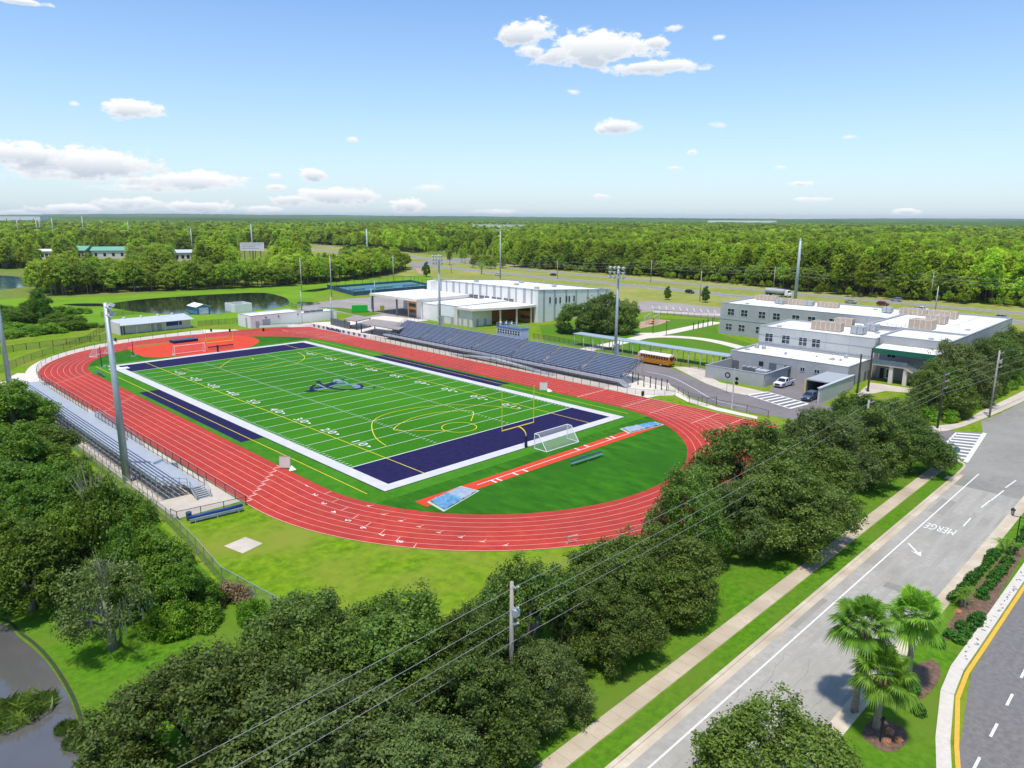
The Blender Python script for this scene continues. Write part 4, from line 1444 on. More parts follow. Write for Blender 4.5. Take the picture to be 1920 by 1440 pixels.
# fan palms on the median
def fan_palm(loc, h, lab, seed, rz, lean=(0, 0)):
    r_ = random.Random(seed)
    t = thing('fan_palm', lab, 'palm', loc, rz, 'fan palms on the median')
    tk = MB()
    lx, ly = lean
    n = 10
    tk.path([(lx * (i / n) ** 1.5, ly * (i / n) ** 1.5, -.05 + h * i / n) for i in range(n + 1)], [.27 - .10 * i / n for i in range(n + 1)], 10)
    tk.build('trunk', M['palm_bark'], t, loc=(0, 0, 0), smooth=True)
    top = Vector((lx, ly, h))
    sk = MB()
    for i in range(42):
        a = r_.uniform(0, 6.28)
        z0 = h - r_.uniform(.05, .6)
        l = r_.uniform(.7, 1.5)
        c, s = math.cos(a), math.sin(a)
        p0 = (lx + .15 * c, ly + .15 * s, z0)
        p1 = (lx + (.15 + l * .33) * c, ly + (.15 + l * .33) * s, z0 - l * .35)
        p2 = (lx + (.15 + l * .40) * c, ly + (.15 + l * .40) * s, z0 - l)
        sk.path([p0, p1, p2], [.03, .05, .012], 4, False)
        for q in range(4):
            b = a + r_.uniform(-.5, .5)
            sk.path([p1, (p2[0] + .25 * math.cos(b), p2[1] + .25 * math.sin(b), p2[2] - r_.uniform(0, .4))], [.02, .006], 3, False)
    sk.build('dead_fronds', M['thatch'], t, loc=(0, 0, 0))
    fr = MB()
    for i in range(34):
        a = i * 2.39996 + r_.uniform(-.2, .2)
        e = 1.35 - 1.9 * (i / 33) + r_.uniform(-.12, .12)
        d = Vector((math.cos(a) * math.cos(e), math.sin(a) * math.cos(e), math.sin(e)))
        pl = r_.uniform(1.0, 1.55)
        base = top + Vector((0, 0, .1))
        hub = base + d * pl - Vector((0, 0, .12 * math.cos(e)))
        fr.path([base, base + d * pl * .5 + Vector((0, 0, .05)), hub], [.028, .02, .015], 4, False)
        side = d.cross(Vector((0, 0, 1)))
        side = side.normalized() if side.length > .01 else Vector((1, 0, 0))
        nrm = side.cross(d).normalized()
        L_ = r_.uniform(1.05, 1.45)
        nb_ = 26
        roll = r_.uniform(-.35, .35)
        side = (side * math.cos(roll) + nrm * math.sin(roll)).normalized()
        nrm = side.cross(d).normalized()
        for b in range(nb_):
            th = -1.95 + 3.9 * b / (nb_ - 1)
            bd = d * math.cos(th) + side * math.sin(th)
            ll = L_ * (1.0 - .22 * abs(th) / 1.95)
            w = ll * .058
            perp = d * -math.sin(th) + side * math.cos(th)
            m1 = hub + bd * ll * .55 - nrm * .02 * ((b % 2) * 2 - 1)
            tip = hub + bd * ll - Vector((0, 0, ll * (.30 + .30 * max(0, -e + .6)) * r_.uniform(.7, 1.3)))
            fr.add([hub, m1 - perp * w, tip, m1 + perp * w], [[0, 1, 2, 3]])
    fr.build('fronds', M['palm_leaf'], t, loc=(0, 0, 0))
    return t


fan_palm((*G(1602, 1335)[:2], 0), 6.9, 'fan palm standing farthest left of the three', 3, .3, (.2, .1))
fan_palm((-21.2, -118.9, 0), 5.9, 'fan palm right behind the other two, beside the mulch patch', 5, 1.7, (.1, -.1))
fan_palm((*G(1642, 1368)[:2], 0), 4.5, 'lowest and nearest fan palm, beside the orange rocks', 9, 2.6, (.15, .2))


def date_palm():
    t = thing('date_palm', 'x', 'palm')
    tk = MB()
    for (x, y, h, lx) in ((0, 0, 1.5, .25), (.3, .15, 1.3, .55), (-.2, .2, 1.2, -.4)):
        tk.path([(x, y, 0), (x + lx * .4, y, h * .6), (x + lx, y, h)], [.09, .075, .07], 7)
    tk.build('trunk', M['palm_bark'], t, loc=(0, 0, 0))
    fr = MB()
    for (x, y, h) in ((.25, 0, 1.5), (.85, .15, 1.3), (-.6, .2, 1.2)):
        for i in range(16):
            a = i * 2.4
            e = random.uniform(.1, 1.2)
            pts = []
            for s in range(7):
                u = s / 6
                r_ = 1.1 * u * math.cos(e * (1 - .4 * u))
                pts.append(Vector((x + r_ * math.cos(a), y + r_ * math.sin(a), h + 1.0 * u * math.sin(e) - .75 * u * u)))
            for s in range(1, 7):
                d = (pts[s] - pts[s - 1]).normalized()
                sd_ = d.cross(Vector((0, 0, 1))).normalized()
                for sg in (-1, 1):
                    for w in (0, .5):
                        p = pts[s - 1].lerp(pts[s], w)
                        q = p + sd_ * sg * .28 * (1.15 - s / 7) + d * .14 - Vector((0, 0, .06))
                        fr.add([p - d * .02, p + d * .03, q], [[0, 1, 2]])
    fr.build('fronds', M['palm_leaf'], t, loc=(0, 0, 0))
    return t


dp = date_palm()
dp.location = (*G(1808, 1138)[:2], .05)
dp['label'] = 'small feathery palm at the near end of the shrub rows'
dp['group'] = 'small feathery palms on the median'
again(dp, (*G(1888, 1038)[:2], .05), 2.0, 'small feathery palm beside the double lantern')

# shrub rows in the mulch bed
def shrub_mesh(name, seed, n=420, rad=.55, h=.75):
    r_ = np.random.default_rng(seed)
    d = sph(n)
    d[:, 2] = np.abs(d[:, 2])
    q = r_.uniform(.55, 1.05, (n, 1))
    P = d * q * np.array([rad, rad, h]) + np.array([0, 0, .05])
    return leaf_mesh(name, P, d + rng.normal(size=(n, 3)) * .6, r_.uniform(.12, .26, n), [M['shrub']], .6)


SH = [shrub_mesh('shrub', 51), shrub_mesh('shrub', 52, 360, .5, .62)]
i = 0
for row, (pa, pb, n) in enumerate([((1788, 1128), (1866, 1042), 12), ((1838, 1120), (1890, 1054), 10), ((1757, 1212), (1800, 1180), 3), ((1895, 1040), (1925, 1000), 6), ((1800, 1205), (1835, 1160), 5)]):
    a, b = Vector(G(*pa)[:2]), Vector(G(*pb)[:2])
    labs = ['green shrub in the long row nearest the road', 'green shrub in the row nearest the second carriageway', 'low shrub near the far fan palm', 'shrub by the double lantern at the right edge', 'low shrub beside the small orange rock']
    for j in range(n):
        p = a.lerp(b, j / max(1, n - 1))
        o = link('shrub', SH[i % 2], None, (p.x + random.uniform(-.1, .1), p.y + random.uniform(-.1, .1), .06))
        s = random.uniform(.85, 1.25)
        o.scale = (s, s, s * random.uniform(.9, 1.2))
        o.rotation_euler[2] = random.uniform(0, 6.28)
        tag(o, labs[row], 'shrub', ['shrubs in the row nearest the road', 'shrubs in the row nearest the second carriageway', 'shrubs by the far fan palm', 'shrubs by the double lantern', 'shrubs by the small orange rock'][row])
        i += 1
for px, py, lab in [(1722, 1340, 'lone shrub in the mulch patch right of the fan palms'), (1712, 1300, 'dark shrub close behind the nearest fan palm')]:
    tag(link('shrub', SH[0], None, (*G(px, py)[:2], .06)), lab, 'shrub')


def rock(name, x, y, s, seed, lab):
    r_ = random.Random(seed)
    b = MB()
    n, m_ = 9, 6
    for i in range(m_ + 1):
        for j in range(n):
            th, ph = math.pi * i / m_ * .62, 2 * math.pi * j / n
            k = 1 + r_.uniform(-.16, .16)
            b.v.append((s * k * math.sin(th) * math.cos(ph) * 1.15, s * k * math.sin(th) * math.sin(ph) * .9, s * .75 * (k * math.cos(th) + .25)))
    for i in range(m_):
        for j in range(n):
            b.f.append([i * n + j, (i + 1) * n + j, (i + 1) * n + (j + 1) % n, i * n + (j + 1) % n])
            b.m.append(0)
    o = b.build(name, M['rock'], None, loc=(0, 0, 0), smooth=False)
    o.location = (x, y, .03)
    return tag(o, lab, 'rock', None)


for px, py, s, lab in [(1668, 1375, .34, 'orange rock at the back of the pile by the nearest palm'), (1663, 1392, .30, 'orange rock at the left of the pile by the nearest palm'), (1685, 1390, .32, 'orange rock at the right of the pile by the nearest palm'), (1797, 1150, .36, 'flat orange rock in the mulch bed by the small palm')]:
    x, y, _ = G(px, py)
    rock('rock', x, y, s, px, lab)

# ---------------------------------------------------------------- stadium: stands, lights, fences, equipment
def XP(px, py, x):
    d = (px - 960) / FOC * RIGHT - (py - 720) / FOC * UP + FWD
    p = CAM + d * ((x - CAM[0]) / d[0])
    return float(p[1]), float(p[2])


def boxmesh(name, w, d, h, m):
    b = MB().box(-w / 2, w / 2, -d / 2, d / 2, 0, h)
    me = bpy.data.meshes.new(name)
    me.from_pydata(b.v, [], b.f)
    me.materials.append(m)
    return me


def resample(pts, step):
    out = []
    for i in range(len(pts) - 1):
        a, b = Vector(pts[i][:2]), Vector(pts[i + 1][:2])
        n = max(1, round((b - a).length / step))
        for k in range(n):
            out.append(a.lerp(b, k / n))
    out.append(Vector(pts[-1][:2]))
    return out


def fence(name, label, pts, h, step=3.0, netm='mesh_grey', postm='fence_dark', pw=.07, rails=(1.0,), cat='fence', net_cover=True, group=None):
    P = resample(pts, step)
    t = thing(name, label, cat, (P[0].x, P[0].y, 0), world=True, group=group)
    pm = boxmesh('post', pw, pw, h, M[postm])
    many = len(P) > 100
    ox, oy = P[0].x, P[0].y
    if many:
        b = MB()
        for p in P:
            b.cbox((p.x, p.y, h / 2), (pw, pw, h))
        o = b.build('post', M[postm], t)
        o['kind'] = 'stuff'
    else:
        for p in P:
            link('post', pm, t, (p.x - ox, p.y - oy, 0))
    rb = MB()
    for r in rails:
        for i in range(len(pts) - 1):
            a, b = pts[i], pts[i + 1]
            rb.beam((a[0], a[1], h * r - .03), (b[0], b[1], h * r - .03), .05, .05)
    rb.build('rail', M[postm], t)
    if netm:
        nb_ = MB()
        for i in range(len(pts) - 1):
            a, b = pts[i], pts[i + 1]
            nb_.poly([(a[0], a[1], .05), (b[0], b[1], .05), (b[0], b[1], h - .05), (a[0], a[1], h - .05)])
        nb_.build('wire_mesh', M[netm], t)
    return t


fence('track_fence', 'low dark fence between the red track and the left stand', [(-41.42, -48.5), (-41.42, 49.4)] + [(41.45 * math.cos(a), YS + 41.45 * math.sin(a)) for a in np.linspace(math.pi, math.pi * .42, 22)], 1.25, 3.0)
fence('slab_fence', 'short dark fence with thin rail behind the blue bench', [(-41.42, -48.6), (-49.4, -47.4), (-49.6, -46)], 1.2, 3.0)
fence('mesh_fence', 'tall green mesh fence behind the left stand and down the lawn', [(-50.4, 47), (-50.6, -47.5), (-51.4, -58), (-52.3, -66.5), (-51.3, -75), (-50.4, -82)], 2.1, 3.0, 'mesh_green', 'pole_steel', .08)
fence('track_fence', 'low fence between the red track and the right grandstand', [(41.45, -46.2), (41.45, 46)], 1.2, 2.4)
fence('gate_fence', 'low grey fence round the pale gate forecourt', [(41.45, -46.2), (42.6, -49.6), (46.9, -54.2)], 1.2, 2.2, 'mesh_grey', 'pole_steel')
fence('driveway_fence', 'dark fence along the footpath by the school driveway', gl((1253, 733), (1272, 737), (1290, 748), (1343, 762), (1400, 773), (1440, 783)), 1.4, 3.2)
fence('pen_fence', 'small dark wire pen on the grass by the sprint run-out', gl((1292, 756), (1325, 762), (1343, 758)), 1.6, 2.4)
fence('marsh_fence', 'wire fence with dark posts between far bend lawn and marsh bushes', gl((-40, 672), (0, 664), (50, 656), (100, 650), (150, 644), (188, 640), (200, 636)), 1.8, 3.4, 'mesh_dark', 'fence_dark', .14)
fence('marsh_fence', 'wire fence curving up the lawn edge left of the concession building', gl((0, 700), (60, 676), (120, 657), (165, 640), (192, 622), (200, 612)), 1.8, 4.0, 'mesh_dark')
fence('pond_fence', 'wire fence on the grass behind the concession building', gl((190, 595), (250, 590), (300, 588), (345, 585)), 1.8, 4.0, 'mesh_dark')
fence('shed_fence', 'dark fence between the concession building and the white building', gl((372, 612), (410, 609), (447, 606)), 1.8, 2.0, 'mesh_dark')
fence('courtyard_fence', 'black fence at the back of the courtyard lawn', gl((1226, 589), (1290, 594), (1352, 600)), 1.8, 2.4, 'mesh_dark')
fence('lawn_fence', 'dark fence on the lawn under the walkway roof', gl((1000, 640), (1090, 652), (1180, 668), (1260, 683), (1345, 700))[1:], 1.3, 2.6, 'mesh_dark')
fence('lawn_fence', 'dark fence beside the lawn right of the press box', gl((1000, 634), (1040, 640), (1085, 650)), 1.4, 2.2, 'mesh_dark')
fence('pond_side_fence', 'wire fence along the grass between the pond and the loop road', gl((462, 583), (500, 579), (540, 574), (556, 578)), 1.6, 4.0, 'mesh_dark')

# ---- left stand
Y0, Y1 = -40.8, 43.6
t = thing('left_stand', 'low aluminium bleacher with five rows left of the track', 'bleacher', (-46, 0, 0), world=True)
MB().box(-45.15, -43.35, Y0, Y1, 1.02, 1.10).build('deck', M['alu_deck'], t)
for k in range(5):
    x = -45.5 - k * .72
    z = 1.36 + .27 * k
    b = MB()
    b.box(x - .28, x, Y0 + .8, Y1, z + .16, z + .21)
    b.box(x - .70, x - .30, Y0 + .8, Y1, z - .07, z - .02) if k < 4 else None
    b.box(x + .02, x + .05, Y0 + .8, Y1, z - .28, z - .05)
    b.build('seat_row', M['alu'], t)
b = MB()
y = Y0 + 1
while y <= Y1:
    b.beam((-43.5, y, 0), (-43.5, y, 1.0), .07)
    b.beam((-45.2, y, 0), (-45.2, y, 1.05), .07)
    b.beam((-47, y, 0), (-47, y, 1.7), .06)
    b.beam((-48.9, y, 0), (-48.9, y, 2.4), .07)
    b.beam((-45.2, y, 1.0), (-48.9, y, 2.3), .08)
    b.beam((-45.2, y, .1), (-48.9, y, 1.4), .05)
    y += 1.83
b.build('understructure', M['steel'], t)
b = MB()
for z in (2.65, 3.1, 3.5):
    b.beam((-48.98, Y0 + .8, z), (-48.98, Y1, z), .05)
y = Y0 + .8
while y <= Y1:
    b.beam((-48.98, y, 2.3), (-48.98, y, 3.5), .05)
    y += 1.83
for z in (.6, 1.1):
    b.beam((-45.2, Y0 + .75, 1.1 + z), (-48.98, Y0 + .75, 2.4 + z), .05)
for k in range(5):
    b.beam((-45.2 - k * .94, Y0 + .75, 1.0 + k * .32), (-45.2 - k * .94, Y0 + .75, 2.3 + k * .32), .06)
b.build('back_rail', M['steel'], t)
b = MB()
for (ya, yb) in ((Y0, 5.2), (9.2, Y1)):
    for z in (1.25, 2.1):
        b.beam((-43.32, ya, z), (-43.32, yb, z), .05)
    y = ya
    while y <= yb:
        b.beam((-43.32, y, .4), (-43.32, y, 2.1), .06)
        y += 1.83
b.build('front_rail', M['fence_dark'], t)
nb_ = MB()
for (ya, yb) in ((-14, 5.2), (9.2, 42)):
    nb_.poly([(-43.30, ya, 1.2), (-43.30, yb, 1.2), (-43.30, yb, 2.05), (-43.30, ya, 2.05)])
nb_.build('rail_mesh', M['mesh_dark'], t)
st = MB()
for k in range(6):
    st.box(-45.05, -43.45, Y0 - .3 * (k + 1), Y0 - .3 * k + .02, 1.0 - .17 * (k + 1), 1.06 - .17 * (k + 1))
for x in (-45.1, -43.4):
    st.beam((x, Y0, .95), (x, Y0 - 1.9, .02), .06, .22)
so = st.build('stairs', M['alu_deck'], t)
so['_o'] = [-46, 0, 0]
sr = MB()
for x in (-45.15, -43.35):
    sr.beam((x, Y0, 2.0), (x, Y0 - 1.9, 1.0), .06)
    sr.beam((x, Y0, 1.5), (x, Y0 - 1.9, .5), .05)
    sr.beam((x, Y0, 1.0), (x, Y0, 2.05), .08)
    sr.beam((x, Y0 - 1.9, 0), (x, Y0 - 1.9, 1.05), .08)
sr.build('handrail', M['steel'], so)
rp = MB()
rp.poly([(-43.3, 9.0, 1.06), (-43.3, 7.6, 1.06), (-42.0, 7.6, 1.06), (-42.0, 9.0, 1.06)])
rp.poly([(-43.25, 7.5, 1.05), (-42.05, 7.5, 1.05), (-42.05, -14, .05), (-43.25, -14, .05)])
ro = rp.build('ramp', M['alu_deck'], t)
ro['_o'] = [-46, 0, 0]
rr = MB()
for x in (-42.0,):
    rr.beam((x, 8, 2.0), (x, -14, 1.0), .06)
    rr.beam((x, 8, 1.5), (x, -14, .5), .05)
    for k in range(9):
        rr.beam((x, 8 - 2.7 * k, 0), (x, 8 - 2.7 * k, 2.0 - .122 * k), .06)
rr.build('handrail', M['steel'], ro)

# ---- right grandstand
Y0, Y1, X0, X1, ZA, ZB, NR = -41.3, 44.6, 46.4, 53.8, 1.45, 4.45, 14
t = thing('grandstand', 'large blue grey grandstand of fourteen rows right of the track', 'grandstand', (49.5, 0, 0), world=True)
MB().box(45.0, X0 + .1, Y0, Y1, ZA - .22, ZA - .15).build('front_walkway', M['alu_deck'], t)
MB().box(44.92, 44.98, Y0, Y1, ZA - .42, ZA + .12).build('front_fascia', M['alu'], t)
AIS = [XP(px, py, 53.6)[0] for px, py in ((823, 613), (868, 622), (920, 631.5), (992, 643), (1052, 655), (1122, 667))]
segs = []
cur = Y0 + 1.3
for a in sorted(AIS):
    segs.append((cur, a - .55))
    cur = a + .55
segs.append((cur, Y1))
dx, dz = (X1 - X0) / NR, (ZB - ZA) / (NR - 1)
for k in range(NR):
    x, z = X0 + dx * k, ZA + dz * k
    b = MB()
    for (ya, yb) in segs:
        b.box(x + .06, x + .34, ya, yb, z + .24, z + .29)
        b.box(x + .33, x + .36, ya, yb, z + .0, z + .20)
        n = max(1, int((yb - ya) / 1.8))
        for q in range(n + 1):
            yy = ya + (yb - ya) * q / n
            b.box(x + .14, x + .24, yy - .03 if q else yy, yy + .03, z, z + .24)
    b.build('seat_row', M['seat_blue'], t)
b = MB()
for k in range(NR):
    x, z = X0 + dx * k, ZA + dz * k
    b.box(x, x + dx - .02, Y0, Y1, z - .06, z - .01)
b.build('treads', M['tread_grey'], t)
b = MB()
for a in AIS:
    for k in range(NR):
        b.box(X0 + dx * k, X0 + dx * k + .26, a - .5, a + .5, ZA + dz * k, ZA + dz * k + .11)
b.build('aisle_steps', M['tread_grey'], t)
b = MB()
for (ya, yb) in ((Y0 + 1.2, Y1),):
    for z in (.55, 1.05):
        b.beam((44.95, ya, ZA - .15 + z), (44.95, yb, ZA - .15 + z), .05)
    y = ya
    while y <= yb:
        b.beam((44.95, y, .0), (44.95, y, ZA + .9), .06)
        y += 1.83
b.build('front_rail', M['fence_dark'], t)
b = MB()
for z in (.35, 1.0):
    b.beam((X1, Y0, ZB + z), (X1, Y1, ZB + z), .05)
y = Y0
while y <= Y1:
    b.beam((X1, y, 0), (X1, y, ZB + 1.0), .07)
    b.beam((50, y, 0), (50, y, ZA + 1.4), .08)
    b.beam((46.5, y, 0), (46.5, y, ZA - .1), .08)
    b.beam((46.5, y, ZA - .15), (X1, y, ZB - .15), .10)
    b.beam((46.5, y, .2), (X1, y, ZB * .7), .06)
    y += 1.83
b.build('back_frame', M['steel'], t)
for yy, nm in ((Y0, 0), (Y1, 1)):
    b = MB()
    for z in (.6, 1.05):
        b.beam((X0, yy, ZA + z), (X1, yy, ZB + z), .06)
    for k in range(0, 8):
        b.beam((X0 + k * 1.05, yy, ZA + .43 * k - .1), (X0 + k * 1.05, yy, ZA + .43 * k + 1.05), .06)
    b.build('end_rail', M['steel'], t)
MB().prism([(X0, Y0 + .2), (X0 + .01, Y0 + 1.1), (X1, Y0 + 1.1), (X1, Y0 + .2)], ZA - .2, ZA - .12) if False else None
st = MB()
for k in range(NR):
    st.box(X0 + dx * k, X0 + dx * k + .3, Y0 + .1, Y0 + 1.2, ZA + dz * k, ZA + dz * k + .1)
st.build('end_steps', M['navy_pad'], t)
st = MB()
for k in range(7):
    st.box(45.0, 46.4, Y0 - .3 * (k + 1), Y0 - .3 * k + .02, ZA - .2 - .18 * (k + 1), ZA - .12 - .18 * (k + 1))
for x in (44.95, 46.45):
    st.beam((x, Y0, ZA - .2), (x, Y0 - 2.2, .05), .06, .3)
so = st.build('stairs', M['alu_deck'], t)
so['_o'] = [49.5, 0, 0]
sr = MB()
for x in (44.92, 46.48):
    for z in (.5, 1.0):
        sr.beam((x, Y0, ZA + z - .1), (x, Y0 - 2.2, z), .06)
    sr.beam((x, Y0 - 2.2, 0), (x, Y0 - 2.2, 1.02), .07)
sr.build('handrail', M['alu'], so)
rp = MB()
rp.poly([(42.8, -4, 1.2), (42.8, -24.5, .05), (44.5, -24.5, .05), (44.5, -4, 1.2)])
rp.poly([(42.8, 12, .05), (42.8, -3.9, 1.2), (44.5, -3.9, 1.2), (44.5, 12, .05)])
rp.beam((42.75, -4, 1.15), (42.75, -24.5, .05), .06, .35)
rp.beam((42.75, 12, .05), (42.75, -4, 1.15), .06, .35)
ro = rp.build('ramp', M['alu_deck'], t)
ro['_o'] = [49.5, 0, 0]
rr = MB()
for z in (.55, 1.05):
    rr.beam((42.75, -4, 1.2 + z), (42.75, -24.5, z), .05)
    rr.beam((42.75, 12, z), (42.75, -4, 1.2 + z), .05)
for k in range(12):
    y = -24.5 + 1.87 * k
    rr.beam((42.75, y, 0), (42.75, y, 1.05 + .056 * 1.87 * k), .06)
rr.build('handrail', M['fence_dark'], ro)

# ---- press box
py0, py1, pz0 = -3.2, 5.6, 4.5
t = thing('press_box', 'small pale blue press box on top of the grandstand', 'press box', (55, 1.2, 0), world=True)
b = MB()
b.box(53.9, 56.9, py0, py1, pz0, pz0 + .9)
b.box(53.9, 56.9, py0, py0 + .12, pz0 + .9, pz0 + 2.4)
b.box(53.9, 56.9, py1 - .12, py1, pz0 + .9, pz0 + 2.4)
b.box(56.78, 56.9, py0 + .12, py1 - .12, pz0 + .9, pz0 + 2.4)
b.box(53.9, 54.02, py0 + .12, py1 - .12, pz0 + 2.0, pz0 + 2.4)
b.build('walls', mat('press_box_panel', (.44, .52, .62), .6, var=.04), t)
MB().box(53.8, 57.0, py0 - .08, py1 + .08, pz0 + 2.4, pz0 + 2.62).build('roof', mat('press_box_trim', (.07, .12, .22), .5, var=.06), t)
b = MB()
b.box(53.7, 53.88, py0, py1, pz0 - .35, pz0 - .05)
b.box(54.2, 56.8, py0, py1, pz0 - .3, pz0)
b.build('base_trim', M['royal'], t)
nwin = 9
for k in range(nwin):
    ya = py0 + .18 + k * (py1 - py0 - .36) / nwin
    yb = ya + (py1 - py0 - .36) / nwin
    f = MB()
    f.box(53.88, 53.98, ya, ya + .07, pz0 + .9, pz0 + 2.0)
    f.box(53.88, 53.98, yb - .07, yb, pz0 + .9, pz0 + 2.0)
    f.box(53.88, 53.98, ya + .07, yb - .07, pz0 + 1.42, pz0 + 1.48)
    fo = f.build('window', M['white_paint'], t)
    fo['_o'] = [55, 1.2, 0]
    MB().box(53.93, 53.96, ya + .07, yb - .07, pz0 + .9, pz0 + 2.0).build('pane', M['glass'], fo)
b = MB()
for z in (3.1, 3.6):
    for x in (53.9, 56.9):
        b.beam((x, py0, pz0 + z), (x, py1, pz0 + z), .05)
    for y in (py0, py1):
        b.beam((53.9, y, pz0 + z), (56.9, y, pz0 + z), .05)
for k in range(6):
    for x in (53.9, 56.9):
        b.beam((x, py0 + k * (py1 - py0) / 5, pz0 + 2.6), (x, py0 + k * (py1 - py0) / 5, pz0 + 3.6), .06)
b.build('roof_rail', M['alu'], t)
b = MB()
for (x, y) in ((54.3, 4.4), (55.0, 1.0), (54.4, 2.4)):
    b.beam((x, y, pz0 + 2.6), (x, y, pz0 + 4.4), .07)
    b.cbox((x - .1, y, pz0 + 3.7), (.25, .5, .35), .3)
b.build('camera_mounts', M['white_paint'], t)
b = MB()
for y in (py0 + .2, py1 - .2):
    b.beam((56.7, y, 0), (56.7, y, pz0), .12)
b.build('support_posts', M['steel'], t)


# ---- stadium lights
def stadium_light(x, y, h, rz, lab, arm=(-1.9, 1.9), rows=2, nl=4, box=True, wb=.46, wt=.25):
    t = thing('stadium_light', lab, 'light pole', (x, y, 0), rz, 'stadium light poles')
    MB().tube((0, 0, 0), (0, 0, h), wb, wt, 14).build('pole', M['pole_steel'], t, loc=(0, 0, 0), smooth=True)
    for r in range(rows):
        z = h - .3 - r * 1.05
        a = MB()
        a.beam((.15, arm[0], z), (.15, arm[1], z), .14)
        a.beam((0, 0, z), (.2, 0, z), .3)
        a.build('crossarm', M['pole_steel'], t, loc=(0, 0, 0))
        for k in range(nl):
            yy = arm[0] + .25 + (arm[1] - arm[0] - .5) * k / (nl - 1)
            l = MB()
            l.mi = 0
            l.path([(.15, yy, z + .02), (.45, yy, z - .10)], [.10, .26], 10, True)
            l.path([(.45, yy, z - .10), (.72, yy, z - .24)], [.26, .34], 10, False)
            l.mi = 1
            l.path([(.70, yy, z - .23), (.73, yy, z - .245)], [.32, .32], 10, True)
            l.mi = 0
            l.poly([(.45, yy - .34, z + .22), (1.05, yy - .30, z - .02), (1.05, yy + .30, z - .02), (.45, yy + .34, z + .22)])
            l.build('lamp', [M['hvac_grey'], M['lens']], t, loc=(0, 0, 0))
    if box:
        b = MB()
        b.cbox((-.1, .52, h * .17), (.42, .36, h * .19))
        b.build('control_box', M['pole_steel'], t, loc=(0, 0, 0))
        sp_ = MB()
        sp_.cbox((.45, 0, h * .25), (.5, .5, .35))
        sp_.build('speaker', M['hvac_grey'], t, loc=(0, 0, 0))
    return t


stadium_light(-49.3, -29.6, 24.4, -.35, 'tall grey light pole in front of the left stand', (-2.6, .6), 2, 4, True, .52, .30)
stadium_light(-48.7, 41.9, 24.4, 0, 'tall grey light pole at the left edge of the view', (-1.9, 1.9), 2, 4, True, .52, .30)
a, b = G(1155, 661), G(826, 613)
stadium_light(58, -30.5, 24.4, math.pi, 'grey light pole behind the near half of the grandstand', (-2.1, 2.1), 3, 4, True, .40, .26)
stadium_light(58, 34.25, 24.4, math.pi, 'dark grey light pole behind the far half of the grandstand', (-2.1, 2.1), 3, 4, True, .40, .26)


# ---- goals
def football_goal(y, s, lab):
    t = thing('football_goal', lab, 'goalpost', (0.6, y, 0), 0 if s > 0 else math.pi, 'football goals')
    MB().path([(0, 0, 0), (0, 0, 1.9)], [.24, .24], 12).build('pad', M['navy_pad'], t, loc=(0, 0, 0), smooth=False)
    pts = [(0, 0, 1.85)] + [(0, 1.75 * (1 - math.cos(q)), 1.95 + 1.10 * math.sin(q)) for q in np.linspace(0, math.pi / 2, 8)]
    MB().path(pts, .085, 8).build('gooseneck', M['yellow'], t, loc=(0, 0, 0), smooth=True)
    MB().tube((-3.56, 1.75, 3.05), (3.56, 1.75, 3.05), .085, None, 8).build('crossbar', M['yellow'], t, loc=(0, 0, 0))
    for x in (-3.56, 3.56):
        MB().tube((x, 1.75, 3.0), (x, 1.75, 9.2), .06, None, 8).build('upright', M['yellow'], t, loc=(0, 0, 0))
    return t


football_goal(-56.7, 1, 'yellow football goalpost in the near end zone')
football_goal(56.7, -1, 'yellow football goalpost beyond the far end zone')


def soccer_goal(fl, fr, br, bl, lab, h=2.35):
    t = thing('soccer_goal', lab, 'soccer goal', (fl[0], fl[1], 0), world=True, group='soccer goals')
    u = [Vector((p[0], p[1], 0)) for p in (fl, fr, br, bl)]
    H_ = Vector((0, 0, h))
    back = [u[0].lerp(u[3], .35) + H_, u[1].lerp(u[2], .35) + H_]
    f = MB()
    for p, q in ((u[0], u[0] + H_), (u[1], u[1] + H_), (u[0] + H_, u[1] + H_), (u[0] + H_, back[0]), (u[1] + H_, back[1]), (back[0], u[3]), (back[1], u[2]), (u[3], u[2]), (u[0], u[3]), (u[1], u[2])):
        f.tube(p + Vector((0, 0, .06)), q + Vector((0, 0, .06)), .06, None, 6)
    f.build('frame', M['white_paint'], t)
    n = MB()
    n.poly([back[0], back[1], u[2] + Vector((0, 0, .1)), u[3] + Vector((0, 0, .1))])
    n.poly([u[0] + H_, u[1] + H_, back[1], back[0]])
    n.poly([u[0] + Vector((0, 0, .1)), u[0] + H_, back[0], u[3] + Vector((0, 0, .1))])
    n.poly([u[1] + Vector((0, 0, .1)), u[1] + H_, back[1], u[2] + Vector((0, 0, .1))])
    n.build('net', M['net_white'], t)


soccer_goal(G(1002, 841), G(1063, 822), G(1085, 829), G(1025, 848), 'white soccer goal with net behind the near end zone')
soccer_goal((-9.4, 59.4), (-1.6, 59.4), (-1.6, 61.4), (-9.4, 61.4), 'white soccer goal behind the far end zone')
soccer_goal((-24.5, 70.5), (-20.2, 73.5), (-21.6, 75.2), (-25.9, 72.2), 'thin soccer goal beside the far red fan', 2.2)


